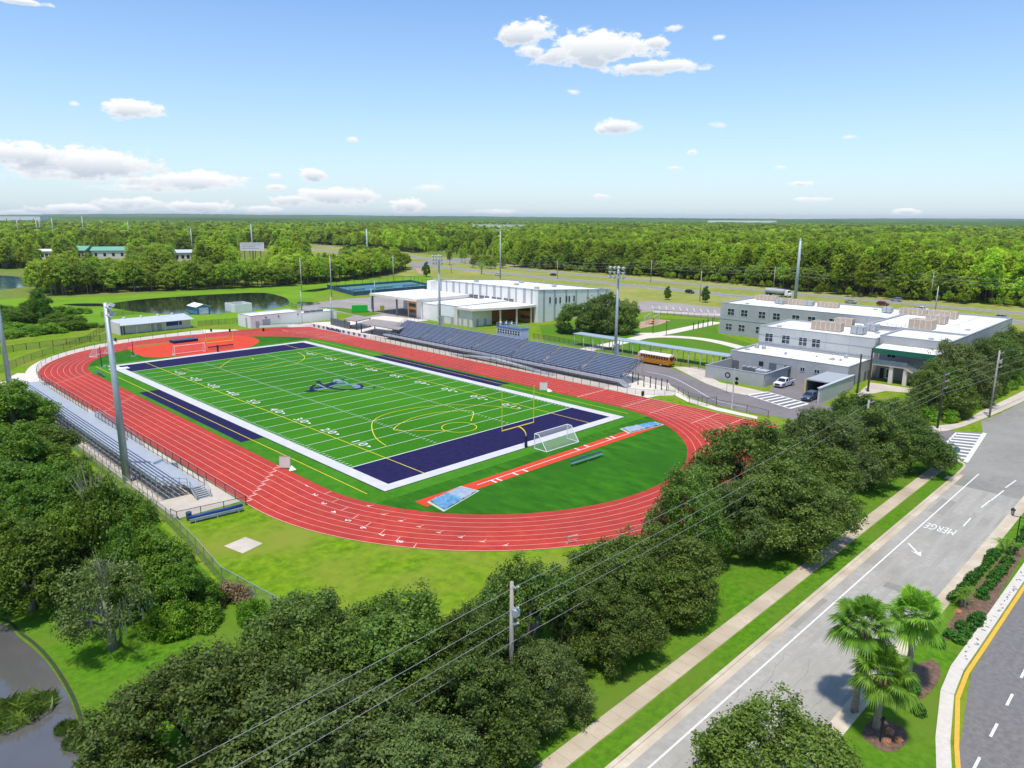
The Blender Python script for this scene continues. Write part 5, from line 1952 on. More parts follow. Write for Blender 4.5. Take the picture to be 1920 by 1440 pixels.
# ---- field boards: a leaning panel on a folding foot
def field_board(x, y, rz, lab):
    t = thing('field_board', lab, 'board', (x, y, 0), rz, 'boards beside the field')
    b = MB()
    b.poly([(-.75, 0, .15), (.75, 0, .15), (.75, .25, 1.75), (-.75, .25, 1.75)])
    b.poly([(-.75, .06, .15), (-.75, .31, 1.75), (.75, .31, 1.75), (.75, .06, .15)])
    b.build('panel', M['sign_face'], t, loc=(0, 0, 0))
    f = MB()
    f.beam((-.78, 0, .1), (-.78, .26, 1.8), .06)
    f.beam((.78, 0, .1), (.78, .26, 1.8), .06)
    f.beam((-.78, .26, 1.8), (.78, .26, 1.8), .06)
    f.build('frame', M['curb'], t, loc=(0, 0, 0))
    f = MB()
    f.poly([(.75, -.1, .04), (1.9, -.5, .10), (1.0, -1.0, .04)])
    f.poly([(.75, -.1, .05), (1.9, -.5, .11), (.95, .1, .55)])
    f.build('foot', M['white_paint'], t, loc=(0, 0, 0))


field_board(*G(534, 879)[:2], -.85, 'leaning pale board on the turf by the left track edge')
field_board(*G(1019, 733)[:2], -.85, 'leaning pale board on the turf by the right track edge')


def bench(x, y, L, rz, lab, m='bench_green', grp='benches beside the field'):
    t = thing('bench', lab, 'bench', (x, y, 0), rz, grp)
    MB().box(-L / 2, L / 2, -.18, .18, .42, .46).build('seat', M[m], t, loc=(0, 0, 0))
    b = MB()
    b.box(-L / 2, L / 2, .24, .28, .62, .92)
    b.build('backrest', M[m], t, loc=(0, 0, 0))
    n = max(2, int(L / 2.0))
    for k in range(n):
        xx = -L / 2 + .5 + (L - 1.0) * k / (n - 1)
        l = MB()
        l.beam((xx, -.2, 0), (xx, .05, .42), .05)
        l.beam((xx, .40, 0), (xx, .24, .90), .05)
        l.beam((xx, -.18, .40), (xx, .26, .40), .05)
        l.build('leg', M['steel'], t, loc=(0, 0, 0))
    return t


p, q = Vector(G(1071, 875)[:2]), Vector(G(1130, 856)[:2])
bench((p.x + q.x) / 2, (p.y + q.y) / 2, (q - p).length, math.atan2(q.y - p.y, q.x - p.x), 'green aluminium bench on the grass of the near D')
p, q = Vector(G(180, 700)[:2]), Vector(G(199, 708)[:2])
bench((p.x + q.x) / 2, (p.y + q.y) / 2, 5.2, math.pi / 2, 'green bench by the track edge beyond the left navy strip')
p, q = Vector(G(393, 657)[:2]), Vector(G(437, 651)[:2])
bench((p.x + q.x) / 2, (p.y + q.y) / 2, 7, 0, 'dark bench right of the far soccer goal', 'fence_dark')

a, b_ = Vector((*G(356, 982)[:2], 0)), Vector((*G(456, 958)[:2], 0))
t = thing('covered_bench', 'long bench wrapped in a blue cover beside the throwing lawn', 'bench', a, math.atan2((b_ - a).y, (b_ - a).x))
L_ = (b_ - a).length
c = MB()
c.path([(0, .1, .72), (L_ * .3, .1, .73), (L_ * .7, .1, .71), (L_, .1, .74)], [.20, .20, .21, .19], 12)
c.build('blue_cover', M['royal'], t, loc=(0, 0, 0), smooth=True)
MB().box(0, L_, -.20, -.05, .24, .56).build('seat_panel', M['grey_tarp'], t, loc=(0, 0, 0))
for k in range(3):
    x = .6 + (L_ - 1.2) * k / 2
    l = MB()
    l.beam((x, -.35, 0), (x, .1, .7), .06)
    l.beam((x, .5, 0), (x, .1, .7), .06)
    l.beam((x, -.35, .03), (x, .5, .03), .06)
    l.build('leg', M['steel'], t, loc=(0, 0, 0))
x, y, _ = G(355, 975)
b = MB()
b.path([(0, 0, 0), (0, 0, .95)], [.30, .33], 12)
b.path([(0, 0, .95), (0, 0, 1.05)], [.36, .30], 12)
o = b.build('litter_bin', M['screen_blue'], None, loc=(0, 0, 0))
o.location = (x, y, 0)
tag(o, 'blue grey bin at the left end of the covered bench', 'bin')

# long jump pits under tarpaulins
def pit(pts, lab, split):
    P = [Vector(p) for p in pts]
    c = sum(P, Vector((0, 0, 0))) / len(P)
    t = thing('sand_pit', lab, 'sand pit', (c.x, c.y, 0), world=True, group='long jump pits')
    b = MB()
    n = len(P)
    b.prism([(c + (p - c) * 1.12).to_tuple() for p in P], .02, .05)
    b.build('sand', M['sand'], t)
    g = MB()
    for side, m_ in ((0, 'blue_tarp'), (1, 'grey_tarp')):
        g = MB()
        a0, a1 = (0, split) if side == 0 else (split, 1)
        nx, ny = 12, 9
        for i in range(nx):
            for j in range(ny):
                def f(u, v):
                    u = a0 + (a1 - a0) * u
                    p = P[0].lerp(P[3], u).lerp(P[1].lerp(P[2], u), v)
                    z = .10 + .10 * math.sin(u * 23 + v * 7) * math.sin(v * 11 - u * 5) * (1.0 if side == 0 else .4) + .05 * math.sin(u * 41 + v * 29)
                    return (p.x, p.y, .06 + max(0.0, z))
                g.add([f(i / nx, j / ny), f((i + 1) / nx, j / ny), f((i + 1) / nx, (j + 1) / ny), f(i / nx, (j + 1) / ny)], [[0, 1, 2, 3]])
        g.build('tarpaulin', M[m_], t)


pit(gl((806, 941), (834, 957), (894, 922), (862, 914)), 'sand pit under a crumpled blue and grey tarpaulin at the near end of the runway', .55)
pit(gl((1241, 797), (1225, 792), (1166, 804), (1182, 812)), 'sand pit under a grey blue tarpaulin at the right end of the runway', .5)

# high jump mat, hurdle, throwing gear, small posts
p = G(345, 641)
t = thing('landing_mat', 'thick navy landing mat on the far red fan', 'mat', (p[0], p[1], 0))
b = MB()
b.box(-3.4, 3.4, -1.6, 1.6, .05, .75)
b.build('cushion', M['navy_pad'], t, loc=(0, 0, 0))
MB().box(-3.5, 3.5, -1.7, 1.7, .75, .82).build('cover', M['screen_blue'], t, loc=(0, 0, 0))
x, y, _ = G(1074, 1019)
t = thing('hurdle', 'white hurdle standing on the outer lane of the near bend', 'hurdle', (x, y, .03), -.35)
f = MB()
for s in (-.6, .6):
    f.beam((s, 0, 0), (s, 0, .95), .05)
    f.beam((s, 0, .03), (s, .7, .03), .05)
f.build('frame', M['hvac_grey'], t, loc=(0, 0, 0))
MB().box(-.62, .62, -.03, .0, .86, .96).build('bar', M['white_paint'], t, loc=(0, 0, 0))
f = MB()
f.beam((-.6, 0, .45), (.6, 0, .45), .04)
f.build('brace', M['hvac_grey'], t, loc=(0, 0, 0))
for px, py, lab, hh in [(191, 690, 'dark portable post with round base at the far left bend', 5.2), (250, 668, 'slim post with wheeled base by the far red fan', 4.0)]:
    x, y, _ = G(px, py)
    t = thing('portable_post', lab, 'post', (x, y, 0), .4, 'portable posts in the far D')
    b = MB()
    b.path([(0, 0, 0), (0, 0, .18)], [.55, .45], 14)
    b.build('base', M['bench_green'], t, loc=(0, 0, 0))
    MB().tube((0, 0, .15), (.1, 0, hh), .10, .07, 8).build('pole', M['black_metal'], t, loc=(0, 0, 0))
    w = MB()
    w.path([(.8, -.06, .3), (.8, .06, .3)], [.3, .3], 14)
    w.build('wheel', M['white_paint'], t, loc=(0, 0, 0))
x, y, _ = G(224, 692)
o = MB().box(-2.0, 2.0, -1.0, 1.0, 0, .14).build('white_mat', M['white_paint'], None, loc=(0, 0, 0))
o.location = (x, y, .02)
tag(o, 'white mat on the grass of the far D, behind the near light pole', 'mat')
for px, py, lab in [(1350 - 118, 741, 'x')][:0]:
    pass
for px, py, lab in [(1205, 742, 'dark bin at the corner of the gate forecourt'), (431, 622, 'dark bin left of the white building roller door'), (494, 621, 'dark bin right of the white building roller door'), (217, 640, 'dark bin by the fence left of the concession building'), (396, 622, 'dark bin on the pad right of the concession building')]:
    x, y, _ = G(px, py)
    b = MB()
    b.path([(0, 0, 0), (0, 0, .85)], [.28, .32], 10)
    b.path([(0, 0, .85), (0, 0, 1.02)], [.34, .12], 10)
    o = b.build('litter_bin', M['black_metal'], None, loc=(0, 0, 0))
    o.location = (x, y, 0)
    tag(o, lab, 'bin')
# gate posts and banner panels at the stadium gate
for k, (px, py) in enumerate([(1186, 718), (1196, 721), (1207, 725), (1219, 727), (1229, 729), (1240, 731), (1250, 733)]):
    x, y, _ = G(px, py)
    o = MB().box(-.18, .18, -.10, .10, 0, 2.3).box(-.22, .22, -.14, .14, 2.3, 2.4).build('gate_post', M['black_metal'], None, loc=(0, 0, 0))
    o.location = (x, y, 0)
    o.rotation_euler[2] = .6
    tag(o, 'black pier in the row at the stadium gate below the driveway', 'gate post', 'black piers at the stadium gate')
o = MB()
q = gl((1188, 716), (1248, 731))
o.beam((q[0][0], q[0][1], 1.1), (q[1][0], q[1][1], 1.1), .04, 1.0)
o = o.build('gate', M['mesh_grey'], None)
tag(o, 'grey wire gate panels hung between the black piers', 'gate')

# ---------------------------------------------------------------- buildings
def block(t, name, x0, x1, y0, y1, z0, z1, wm, roof=True, par=.35, cop=True, rm='roof_white', z1b=None):
    """walls with a parapet, a membrane roof inside it and a dark coping"""
    b = MB()
    b.wall([(x0 + .15, y0 + .0), (x0 + .15, y1)], .3, z0, z1)
    b.wall([(x1 - .15, y0), (x1 - .15, y1)], .3, z0, z1)
    b.wall([(x0 + .3, y0 + .15), (x1 - .3, y0 + .15)], .3, z0, z1)
    b.wall([(x0 + .3, y1 - .15), (x1 - .3, y1 - .15)], .3, z0, z1)
    w = b.build(name, M[wm] if isinstance(wm, str) else wm, t)
    w['_o'] = list(t['_o'])
    if roof:
        MB().box(x0 + .3, x1 - .3, y0 + .3, y1 - .3, z1 - par - .1, z1 - par).build('roof', M[rm], t)
    if cop:
        c = MB()
        for (a, b_, cc, d) in ((x0 - .04, x0 + .34, y0 - .04, y1 + .04), (x1 - .34, x1 + .04, y0 - .04, y1 + .04), (x0 + .34, x1 - .34, y0 - .04, y0 + .34), (x0 + .34, x1 - .34, y1 - .34, y1 + .04)):
            c.box(a, b_, cc, d, z1, z1 + .08)
        c.build('coping', M['trim_grey'] if cop is True else M[cop], t)
    return w


def window_x(t, x, y, z, w, h, cols=2, rows=2, name='window', fm='frame'):
    """window on a wall facing -x"""
    f = MB()
    fw = .10
    f.box(x - .05, x + .02, y - w / 2 - fw, y - w / 2, z - fw, z + h + fw)
    f.box(x - .05, x + .02, y + w / 2, y + w / 2 + fw, z - fw, z + h + fw)
    f.box(x - .05, x + .02, y - w / 2, y + w / 2, z - fw, z)
    f.box(x - .05, x + .02, y - w / 2, y + w / 2, z + h, z + h + fw)
    for c in range(1, cols):
        yy = y - w / 2 + w * c / cols
        f.box(x - .04, x - .012, yy - .05, yy + .05, z, z + h)
    for r in range(1, rows):
        zz = z + h * r / rows
        f.box(x - .038, x - .012, y - w / 2, y + w / 2, zz - .05, zz + .05)
    fo = f.build(name, M[fm], t)
    fo['_o'] = list(t['_o'])
    MB().box(x - .010, x - .004, y - w / 2, y + w / 2, z, z + h).build('pane', M['glass'], fo)
    return fo


# ---- school
S = thing('school', 'large two storey grey school with flat white roofs', 'school', (94, -62, 0), world=True)
block(S, 'low_wing_walls', 79.2, 93.2, -76, -48.5, 0, 4.55, 'school', rm='roof_white')
block(S, 'middle_wing_walls', 93.4, 110.4, -76.1, -48.4, 0, 9.0, 'school_light')
block(S, 'rear_wing_walls', 127.2, 152, -67.3, -18.6, 0, 9.6, 'school')
block(S, 'main_block_walls', 110.6, 152, -90.4, -67.5, 0, 9.7, 'school')
block(S, 'south_wing_walls', 95.2, 110.4, -90.4, -76.3, 0, 9.7, 'school')
# base band of the long walls
b = MB()
b.box(127.12, 127.19, -67, -18.6, 0, .9)
b.box(127.12, 127.19, -67, -18.6, 4.7, 4.85)
b.build('wall_band', M['trim_grey'], S)
b = MB()
b.box(93.32, 93.39, -76, -48.4, 4.7, 5.1)
b.box(93.34, 93.39, -76, -48.4, 6.9, 6.96)
for y in (-70.5, -65, -59.5, -54):
    b.box(93.36, 93.39, y - .03, y + .03, 5.1, 9)
b.build('wall_pattern', M['trim_grey'], S)
for y in (-22.2, -26.6, -32.3, -36.8, -42.6, -47.2, -53.2, -58.0):
    window_x(S, 127.18, y, 6.1, 2.1, 1.9)
for y in (-21.8, -26.1, -31.7):
    window_x(S, 127.18, y, 1.5, 2.0, 1.9)
for px, py in ((1441, 640), (1472.5, 643), (1504.5, 647), (1529, 650)):
    y, z = XP(px, py, 93.3)
    window_x(S, 93.38, y, 5.4, 1.9, 1.9)
# green canopy over the courtyard stair and over the south stair
cb = MB()
cb.prism([(118, -67.2), (118, -58.5), (127, -58.5), (127, -67.2)], 7.4, 7.5)
cb.build('courtyard_canopy_roof', M['roof_white'], S)
cb = MB()
cb.box(117.9, 118, -67.2, -58.4, 6.5, 7.55)
cb.box(118, 127, -58.5, -58.4, 6.5, 7.55)
cb.build('courtyard_fascia', M['green_fascia'], S)
cb = MB()
cb.poly([(89.6, -77.2, 7.55), (95.1, -77.2, 7.9), (95.1, -90.0, 7.9), (89.6, -90.0, 7.55)][::-1])
cb.poly([(89.6, -77.2, 7.45), (95.1, -77.2, 7.8), (95.1, -90.0, 7.8), (89.6, -90.0, 7.45)])
cb.build('south_canopy_roof', M['roof_white'], S)
cb = MB()
cb.box(89.45, 89.6, -90.2, -77.0, 6.55, 7.65)
cb.box(89.6, 95.1, -77.2, -77.05, 6.75, 7.85)
cb.box(89.6, 95.1, -90.2, -90.05, 6.75, 7.85)
cb.build('south_fascia', M['green_fascia'], S)
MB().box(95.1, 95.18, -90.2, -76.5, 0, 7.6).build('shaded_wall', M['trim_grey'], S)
window_x(S, 95.08, -79.2, 5.0, 1.7, 1.9)
bal = MB()
bal.box(90.2, 95.1, -84.0, -77.0, 3.75, 4.0)
bal.build('balcony', M['concrete'], S)
sb = MB()
for k in range(14):
    y = -84.0 - .36 * k
    sb.box(90.2, 92.2, y - .36, y, 3.8 - .2 * k, 3.92 - .2 * k)
sb.beam((90.15, -84.0, 3.75), (90.15, -89.04, 1.0), .12, .4)
sb.beam((92.25, -84.0, 3.75), (92.25, -89.04, 1.0), .12, .4)
sb.box(90.2, 92.2, -90.6, -89.0, 1.0, 1.15)
so = sb.build('stairs', M['concrete'], S)
so['_o'] = list(S['_o'])
rb = MB()
for x in (90.15, 92.25):
    for z in (.2, .4, .6, .8, 1.05):
        rb.beam((x, -84.0, 4.0 + z), (x, -89.04, 1.2 + z), .05)
        rb.beam((x, -89.04, 1.2 + z), (x, -90.6, 1.2 + z), .05)
rb.build('handrail', M['frame'], so)
rb = MB()
for z in (.2, .4, .6, .8, 1.05):
    rb.beam((90.2, -77, 4.0 + z), (90.2, -84, 4.0 + z), .05)
for k in range(8):
    rb.beam((90.2, -77 - k, 4.0), (90.2, -77 - k, 5.05), .06)
rb.poly([(90.23, -77, 4.05), (90.23, -84, 4.05), (90.23, -84, 5.0), (90.23, -77, 5.0)])
rb.build('balcony_rail', M['hvac_grey'], S)
cb = MB()
for y in (-80.9, -83.8, -89.4):
    cb.box(90.4, 91.2, y - .4, y + .4, 0, 3.74)
cb.build('columns', M['cream_wall'], S)
d = MB()
d.box(95.0, 95.08, -79.9, -78.4, 0, 2.5)
do = d.build('entrance_door', M['white_paint'], S)
do['_o'] = list(S['_o'])
MB().box(94.97, 94.99, -79.7, -79.2, .4, 2.2).box(94.97, 94.99, -79.1, -78.6, .4, 2.2).build('pane', M['glass'], do)
MB().box(95.0, 95.07, -78.0, -77.2, 0, 2.4).build('dark_doorway', M['dark'], S)
# low wing: recess, small windows, pipes
MB().box(79.14, 79.18, -63.6, -58.4, 0, 3.0).build('recess', M['trim_dark'], S)
MB().box(79.10, 79.13, -62.0, -60.2, 0, 2.9).build('roller_door', M['hvac_grey'], S)
for y, w_ in ((-66.2, .9), (-69.4, 1.1)):
    window_x(S, 79.17, y, 2.2, w_, .8, 2, 1)
MB().box(79.13, 79.18, -57.0, -55.9, 2.0, 3.0).build('wall_vent', M['dark'], S)
pb = MB()
for x in (82.5, 85.5, 88.8, 90.8):
    pb.box(x, x + 1.0, -76.1, -76.02, .05, 2.2)
pb.build('side_doors', M['trim_dark'], S)
for k, (px, py, s) in enumerate([(1419, 652, 1.2), (1432, 654, 1.1), (1473, 664, .7), (1531, 669, .5), (1561, 674, .6), (1576, 676, .6), (1586, 671, 1.0)]):
    x, y, _ = G(px, py, 4.3)
    b = MB()
    b.box(-.35 * s, .35 * s, -.35 * s, .35 * s, 0, .6 * s)
    b.path([(0, 0, .6 * s), (0, 0, .85 * s)], [.42 * s, .36 * s], 10)
    b.tube((.5 * s, .3 * s, 0), (.5 * s, .3 * s, .9 * s), .06)
    o = b.build('roof_fan', M['hvac_grey'], None, loc=(0, 0, 0))
    o.location = (x, y, 4.2)
    tag(o, ['grey exhaust fan in the left corner of the lowest school roof', 'second exhaust fan from the left corner of the lowest school roof', 'grey fan left of the middle of the lowest school roof', 'small funnel vent right of the middle of the lowest school roof', 'grey vent before the right end of the lowest school roof', 'small vent near the right end of the lowest school roof', 'dark fan at the rear right of the lowest school roof'][k], 'roof vent', 'vents on the lowest school roof')


def rooftop(px, py, z, w, d, h, lab, m='hvac_tan', grp='units on the school roof'):
    x, y, _ = G(px, py, z)
    t = thing('rooftop_unit', lab, 'air conditioner', (x, y, z), 0, grp)
    b = MB()
    b.box(-d / 2, d / 2, -w / 2, w / 2, .12, h)
    b.box(-d / 2 + .1, d / 2 - .1, -w / 2 + .1, w / 2 - .1, h, h + .06)
    b.build('casing', M[m], t, loc=(0, 0, 0))
    g = MB()
    n = max(2, int(w / 1.1))
    for k in range(n + 1):
        yy = -w / 2 + w * k / n
        g.box(-d / 2 - .04, -d / 2, yy - .06, yy + .06, .1, h)
    g.box(-d / 2 + .2, d / 2 - .2, -w / 2 + .2, w / 2 - .2, 0, .12)
    g.build('posts', M['cream_wall'] if m == 'hvac_tan' else M['trim_dark'], t, loc=(0, 0, 0))
    f = MB()
    for k in range(max(1, int(w / 2.2))):
        yy = -w / 2 + (k + .5) * w / max(1, int(w / 2.2))
        f.path([(0, yy, h + .06), (0, yy, h + .25)], [min(.55, d * .3)] * 2, 12)
    f.build('fan', M['hvac_grey'], t, loc=(0, 0, 0))


for a in [(1438, 563, 9.3, 6.6, 2.6, 1.5, 'tan louvred unit at the far left of the rear roof'), (1463, 569.5, 9.3, 2.6, 2.2, 1.3, 'grey unit between the two tan units of the rear roof', 'hvac_grey'),
          (1492, 571, 9.3, 6.0, 2.4, 1.5, 'tan louvred unit second from the left on the rear roof'), (1516, 573, 9.3, 3.0, 2.4, 1.3, 'grey unit before the rightmost tan unit of the rear roof', 'hvac_grey'),
          (1553, 576, 9.3, 6.0, 2.4, 1.4, 'tan louvred unit at the right of the rear roof'), (1551, 619, 8.7, 7.0, 2.6, 2.0, 'large tan louvred unit on the middle roof'),
          (1583, 611, 8.7, 4.2, 2.4, 1.9, 'smaller tan louvred unit behind the large one on the middle roof'), (1610, 626, 8.7, 2.8, 2.6, 1.8, 'pale grey unit on the middle roof, nearer one', 'hvac_grey'),
          (1634, 620, 8.7, 2.8, 2.6, 1.6, 'pale grey unit on the middle roof, farther one', 'hvac_grey'), (1664, 586, 9.4, 2.4, 2.2, 1.5, 'small grey unit at the back edge of the main roof', 'hvac_grey'),
          (1713, 590, 9.4, 7.0, 2.0, 1.6, 'long tan screen at the back of the main roof'), (1729, 616, 9.4, 5.0, 4.4, 2.2, 'big tan unit nearest the front of the main roof'),
          (1756, 606, 9.4, 4.4, 3.6, 2.0, 'tan unit in the middle of the main roof row'), (1768, 596, 9.4, 6.6, 3.0, 1.8, 'tan unit farthest back in the main roof row')]:
    rooftop(*a)
vb = MB()
for px, py in ((1664, 609), (1672, 610), (1680, 612), (1690, 614), (1697, 610), (1702, 617), (1712, 613), (1706, 597), (1720, 600), (1650, 611)):
    x, y, z = G(px, py, 9.4)
    vb.tube((x, y, 9.3), (x, y, 9.75), .13)
vb.build('vent_pipes', M['hvac_grey'], S)

b = MB()
for y in (-52.5, -56.6, -60.7, -64.8, -68.9, -73.0):
    b.box(79.15, 79.19, y - .025, y + .025, 0, 4.5)
b.build('panel_joints', M['trim_grey'], S)
b = MB()
for y in (-25, -34.5, -40, -50.5, -62):
    b.box(127.10, 127.19, y - .07, y + .07, 0, 9.4)
b.build('downpipes', M['trim_grey'], S)
b = MB()
for (x0, x1, y0, y1, z) in ((80, 92.6, -62.3, -62.1, 4.21), (94, 110, -58.2, -58.0, 8.66), (128, 151.5, -33.2, -33.0, 9.26), (128, 151.5, -50.2, -50.0, 9.26), (111, 151, -75.2, -75.0, 9.36), (111, 151, -83.2, -83.0, 9.36), (130.0, 130.2, -90, -68, 9.36), (101.9, 102.1, -75.6, -49, 8.66)):
    b.box(x0, x1, y0, y1, z - .02, z + .02)
b.build('roof_seams', M['trim_grey'], S)
b = MB()
for (x, y, z) in ((84, -50.5, 4.2), (86, -70, 4.2), (97, -52, 8.65), (104, -73, 8.65), (132, -25, 9.25), (146, -58, 9.25), (120, -88, 9.35), (142, -72, 9.35), (99, -86, 9.35)):
    b.box(x, x + 1.1, y, y + .9, z, z + .35)
b.build('roof_hatches', M['hvac_grey'], S)

# ---- utility yard
U = thing('utility_yard', 'walled grey utility yard at the corner of the school', 'yard wall', (72, -56, 0), world=True)
b = MB()
b.wall([(66.8, -49.4), (66.8, -63.4)], .3, 0, 2.9)
b.wall([(66.95, -63.4), (78.9, -63.0)], .3, 0, 2.9)
b.wall([(66.95, -49.4), (78.9, -49.2)], .3, 0, 2.9)
b.build('walls', M['school'], U)
b = MB()
b.box(66.6, 67.0, -63.6, -49.2, 2.9, 2.98)
b.box(67.0, 78.9, -63.6, -63.2, 2.9, 2.98)
b.build('coping', M['trim_grey'], U)
MB().rect(67, 79, -63.2, -49.4, .1).build('yard_floor', M['asphalt_drive'], U)
for k, (px, py, w_, d_, h_) in enumerate([(1366, 672, 2.6, 1.6, 2.5), (1379, 674, 2.6, 1.6, 2.5), (1404, 686, 2.2, 1.6, 2.3), (1416, 688, 2.2, 1.6, 2.3), (1431, 693, 2.6, 2.0, 2.4)]):
    x, y, _ = G(px, py, 2.4)
    t = thing('chiller', ['dark chiller at the left in the utility yard', 'second dark chiller from the left in the utility yard', 'slim chiller in the middle of the utility yard', 'fourth chiller from the left in the utility yard', 'white topped chiller at the right in the utility yard'][k], 'chiller', (x, y, .1), 0, 'chillers in the utility yard')
    MB().box(-d_ / 2, d_ / 2, -w_ / 2, w_ / 2, 0, h_ - .2).build('casing', M['trim_dark'] if k < 4 else M['hvac_grey'], t, loc=(0, 0, 0))
    f = MB()
    f.beam((-d_ / 2, -w_ / 2, h_ - .15), (d_ / 2, -w_ / 2, h_ - .15), .1)
    f.beam((-d_ / 2, w_ / 2, h_ - .15), (d_ / 2, w_ / 2, h_ - .15), .1)
    f.beam((-d_ / 2, 0, h_ - .15), (d_ / 2, 0, h_ - .15), .1)
    f.build('top_frame', M['white_paint'], t, loc=(0, 0, 0))

# ---- loading ramp
Rm = thing('loading_ramp', 'grey loading ramp with long side wall and flat roof beside the blue car', 'loading bay', (70, -75, 0), world=True)
b = MB()
b.wall([(61.4, -77.3), (79.1, -77.2)], .35, 0, 3.1)
b.build('side_wall', M['school_light'], Rm)
MB().box(61.2, 79.0, -77.55, -76.95, 3.1, 3.18).build('coping', M['frame'], Rm)
MB().box(68.5, 79.1, -76.9, -71.6, 2.75, 3.0).build('roof', M['trim_grey'], Rm)
b = MB()
b.box(68.5, 79.1, -71.9, -71.6, 0, 2.74)
b.box(78.6, 79.0, -76.9, -71.9, 0, 2.74)
b.build('back_wall', M['trim_dark'], Rm)
b = MB()
b.box(68.3, 68.48, -71.75, -71.55, 0, 2.9)
b.build('yellow_post', M['yellow_sign'], Rm)

# ---- covered walkway
Wk = thing('covered_walkway', 'long pale blue covered walkway behind the grandstand', 'walkway', (79, -24, 0), world=True)
b = MB()
b.box(77.3, 81.0, -48.9, -1.0, 3.15, 3.35)
b.box(81.0, 98, -5.0, -2.0, 3.12, 3.32) if False else None
b.build('roof', M['walk_roof'], Wk)
pm = boxmesh('post', .16, .16, 3.15, M['walk_post'])
for k in range(15):
    for x in (77.6, 80.6):
        link('post', pm, Wk, (x - 79, -1.4 - k * 3.35 + 24, 0))
b = MB()
for k in range(15):
    b.beam((77.6, -1.4 - 3.35 * k, 3.05), (80.6, -1.4 - 3.35 * k, 3.05), .12)
b.build('cross_beams', M['walk_post'], Wk)

# ---- gymnasium
Gm = thing('gymnasium', 'large white gymnasium with grey vertical stripes and low wings', 'gymnasium', (104, 62, 0), world=True)
b = MB()
gx0, gx1, gy0, gy1, gz0, gz1 = 102.0, 142.0, 35.6, 92.0, 11.25, 8.9
b.poly([(gx0, gy0, 0), (gx0, gy0, gz0), (gx0, gy1, gz0), (gx0, gy1, 0)])
b.poly([(gx0, gy0, 0), (gx1, gy0, 0), (gx1, gy0, gz1), (gx0, gy0, gz0)])
b.poly([(gx0, gy1, 0), (gx0, gy1, gz0), (gx1, gy1, gz1), (gx1, gy1, 0)])
b.poly([(gx1, gy0, 0), (gx1, gy1, 0), (gx1, gy1, gz1), (gx1, gy0, gz1)])
b.box(99.0, 102.0, 89.5, 91.9, 0, 10.9)
gw = b.build('walls', M['white_wall'], Gm)
b = MB()
b.poly([(gx0 + .3, gy0 + .3, gz0 - .25), (gx1 - .3, gy0 + .3, gz1 - .25), (gx1 - .3, gy1 - .3, gz1 - .25), (gx0 + .3, gy1 - .3, gz0 - .25)])
b.build('roof', M['roof_white'], Gm)
b = MB()
b.beam((gx0, gy0, gz0), (gx0, gy1, gz0), .35, .14)
b.beam((gx0, gy0, gz0), (gx1, gy0, gz1), .35, .14)
b.beam((gx1, gy0, gz1), (gx1, gy1, gz1), .35, .14)
b.beam((gx0, gy1, gz0), (gx1, gy1, gz1), .35, .14)
b.build('coping', M['trim_grey'], Gm)
b = MB()
yy = gy0 + 2.6
k = 0
while yy < gy1 - 3:
    b.box(gx0 - .08, gx0 - .01, yy, yy + (1.25 if k % 2 else .75), .0, gz0 - .15)
    yy += 4.3 if k % 2 else 3.2
    k += 1
for x in (104.5, 110, 116, 121.5, 128, 134, 139):
    b.box(x, x + .9, gy0 - .08, gy0 - .01, 0, gz0 - (x - gx0) / 40 * 2.35 - .25)
b.build('grey_stripes', M['grey_stripe'], Gm)
for k, (px, py) in enumerate([(884, 552), (892.5, 553), (904, 555), (913.5, 556.5), (926.5, 557.5), (936, 558.5), (949, 560.5), (959, 561.5)]):
    y, z = XP(px, py, 102)
    window_x(Gm, 101.9, y, 6.0, 2.0, 1.1, 3, 2, 'high_window', 'grey_stripe')
wb = MB()
for px, py in ((1031, 563), (1042, 564), (1050, 563), (1062, 561), (1067, 561), (1076, 560)):
    d = (px - 960) / FOC * RIGHT - (py - 720) / FOC * UP + FWD
    p = CAM + d * ((gy0 - CAM[1]) / d[1])
    wb.box(p[0] - .35, p[0] + .35, gy0 - .10, gy0 - .09, p[2] - 1.0, p[2] + 1.1)
wb.build('slit_windows', M['dark'], Gm)
b = MB()
for (x, y) in ((108, 42), (116, 60), (112, 78), (126, 50), (131, 72)):
    z = gz0 - .25 - (x - gx0) / 40 * 2.35
    b.box(x, x + 1.6, y, y + 1.2, z, z + .7)
    b.path([(x + 3, y + 3, z - .2), (x + 3, y + 3, z + .5)], [.25, .3], 8)
b.build('roof_vents', M['hvac_grey'], Gm)
b = MB()
for y in (45, 54.5, 64, 73.5, 83):
    b.poly([(gx0 + .4, y, gz0 - .225), (gx1 - .4, y, gz1 - .225), (gx1 - .4, y + .15, gz1 - .225), (gx0 + .4, y + .15, gz0 - .225)])
b.build('roof_seams', M['trim_grey'], Gm)
# left wing with deep canopy
b = MB()
b.box(77.0, 101.9, 70.2, 98.8, 6.2, 7.0)
b.build('left_canopy', M['cream_wall'], Gm)
MB().box(77.3, 101.8, 70.5, 98.5, 7.0, 7.06).build('left_canopy_roof', M['roof_white'], Gm)
b = MB()
b.box(79.5, 101.9, 70.4, 78.5, 0, 6.19)
b.box(92.0, 101.9, 78.6, 98, 0, 6.19)
b.build('left_wing_walls', M['white_wall'], Gm)
MB().box(79.42, 79.48, 73.4, 78.2, .2, 5.6).build('brick_panel', M['brick'], Gm)
MB().box(79.36, 79.41, 73.8, 77.6, .1, 2.8).box(79.36, 79.41, 73.8, 77.6, 3.8, 5.0).build('entrance_glass', M['glass'], Gm)
for x, y in ((77.6, 98.2), (77.6, 83.0)):
    MB().box(x, x + .5, y - .4, y + .1, 0, 6.19).build('canopy_column', M['trim_dark'], Gm)
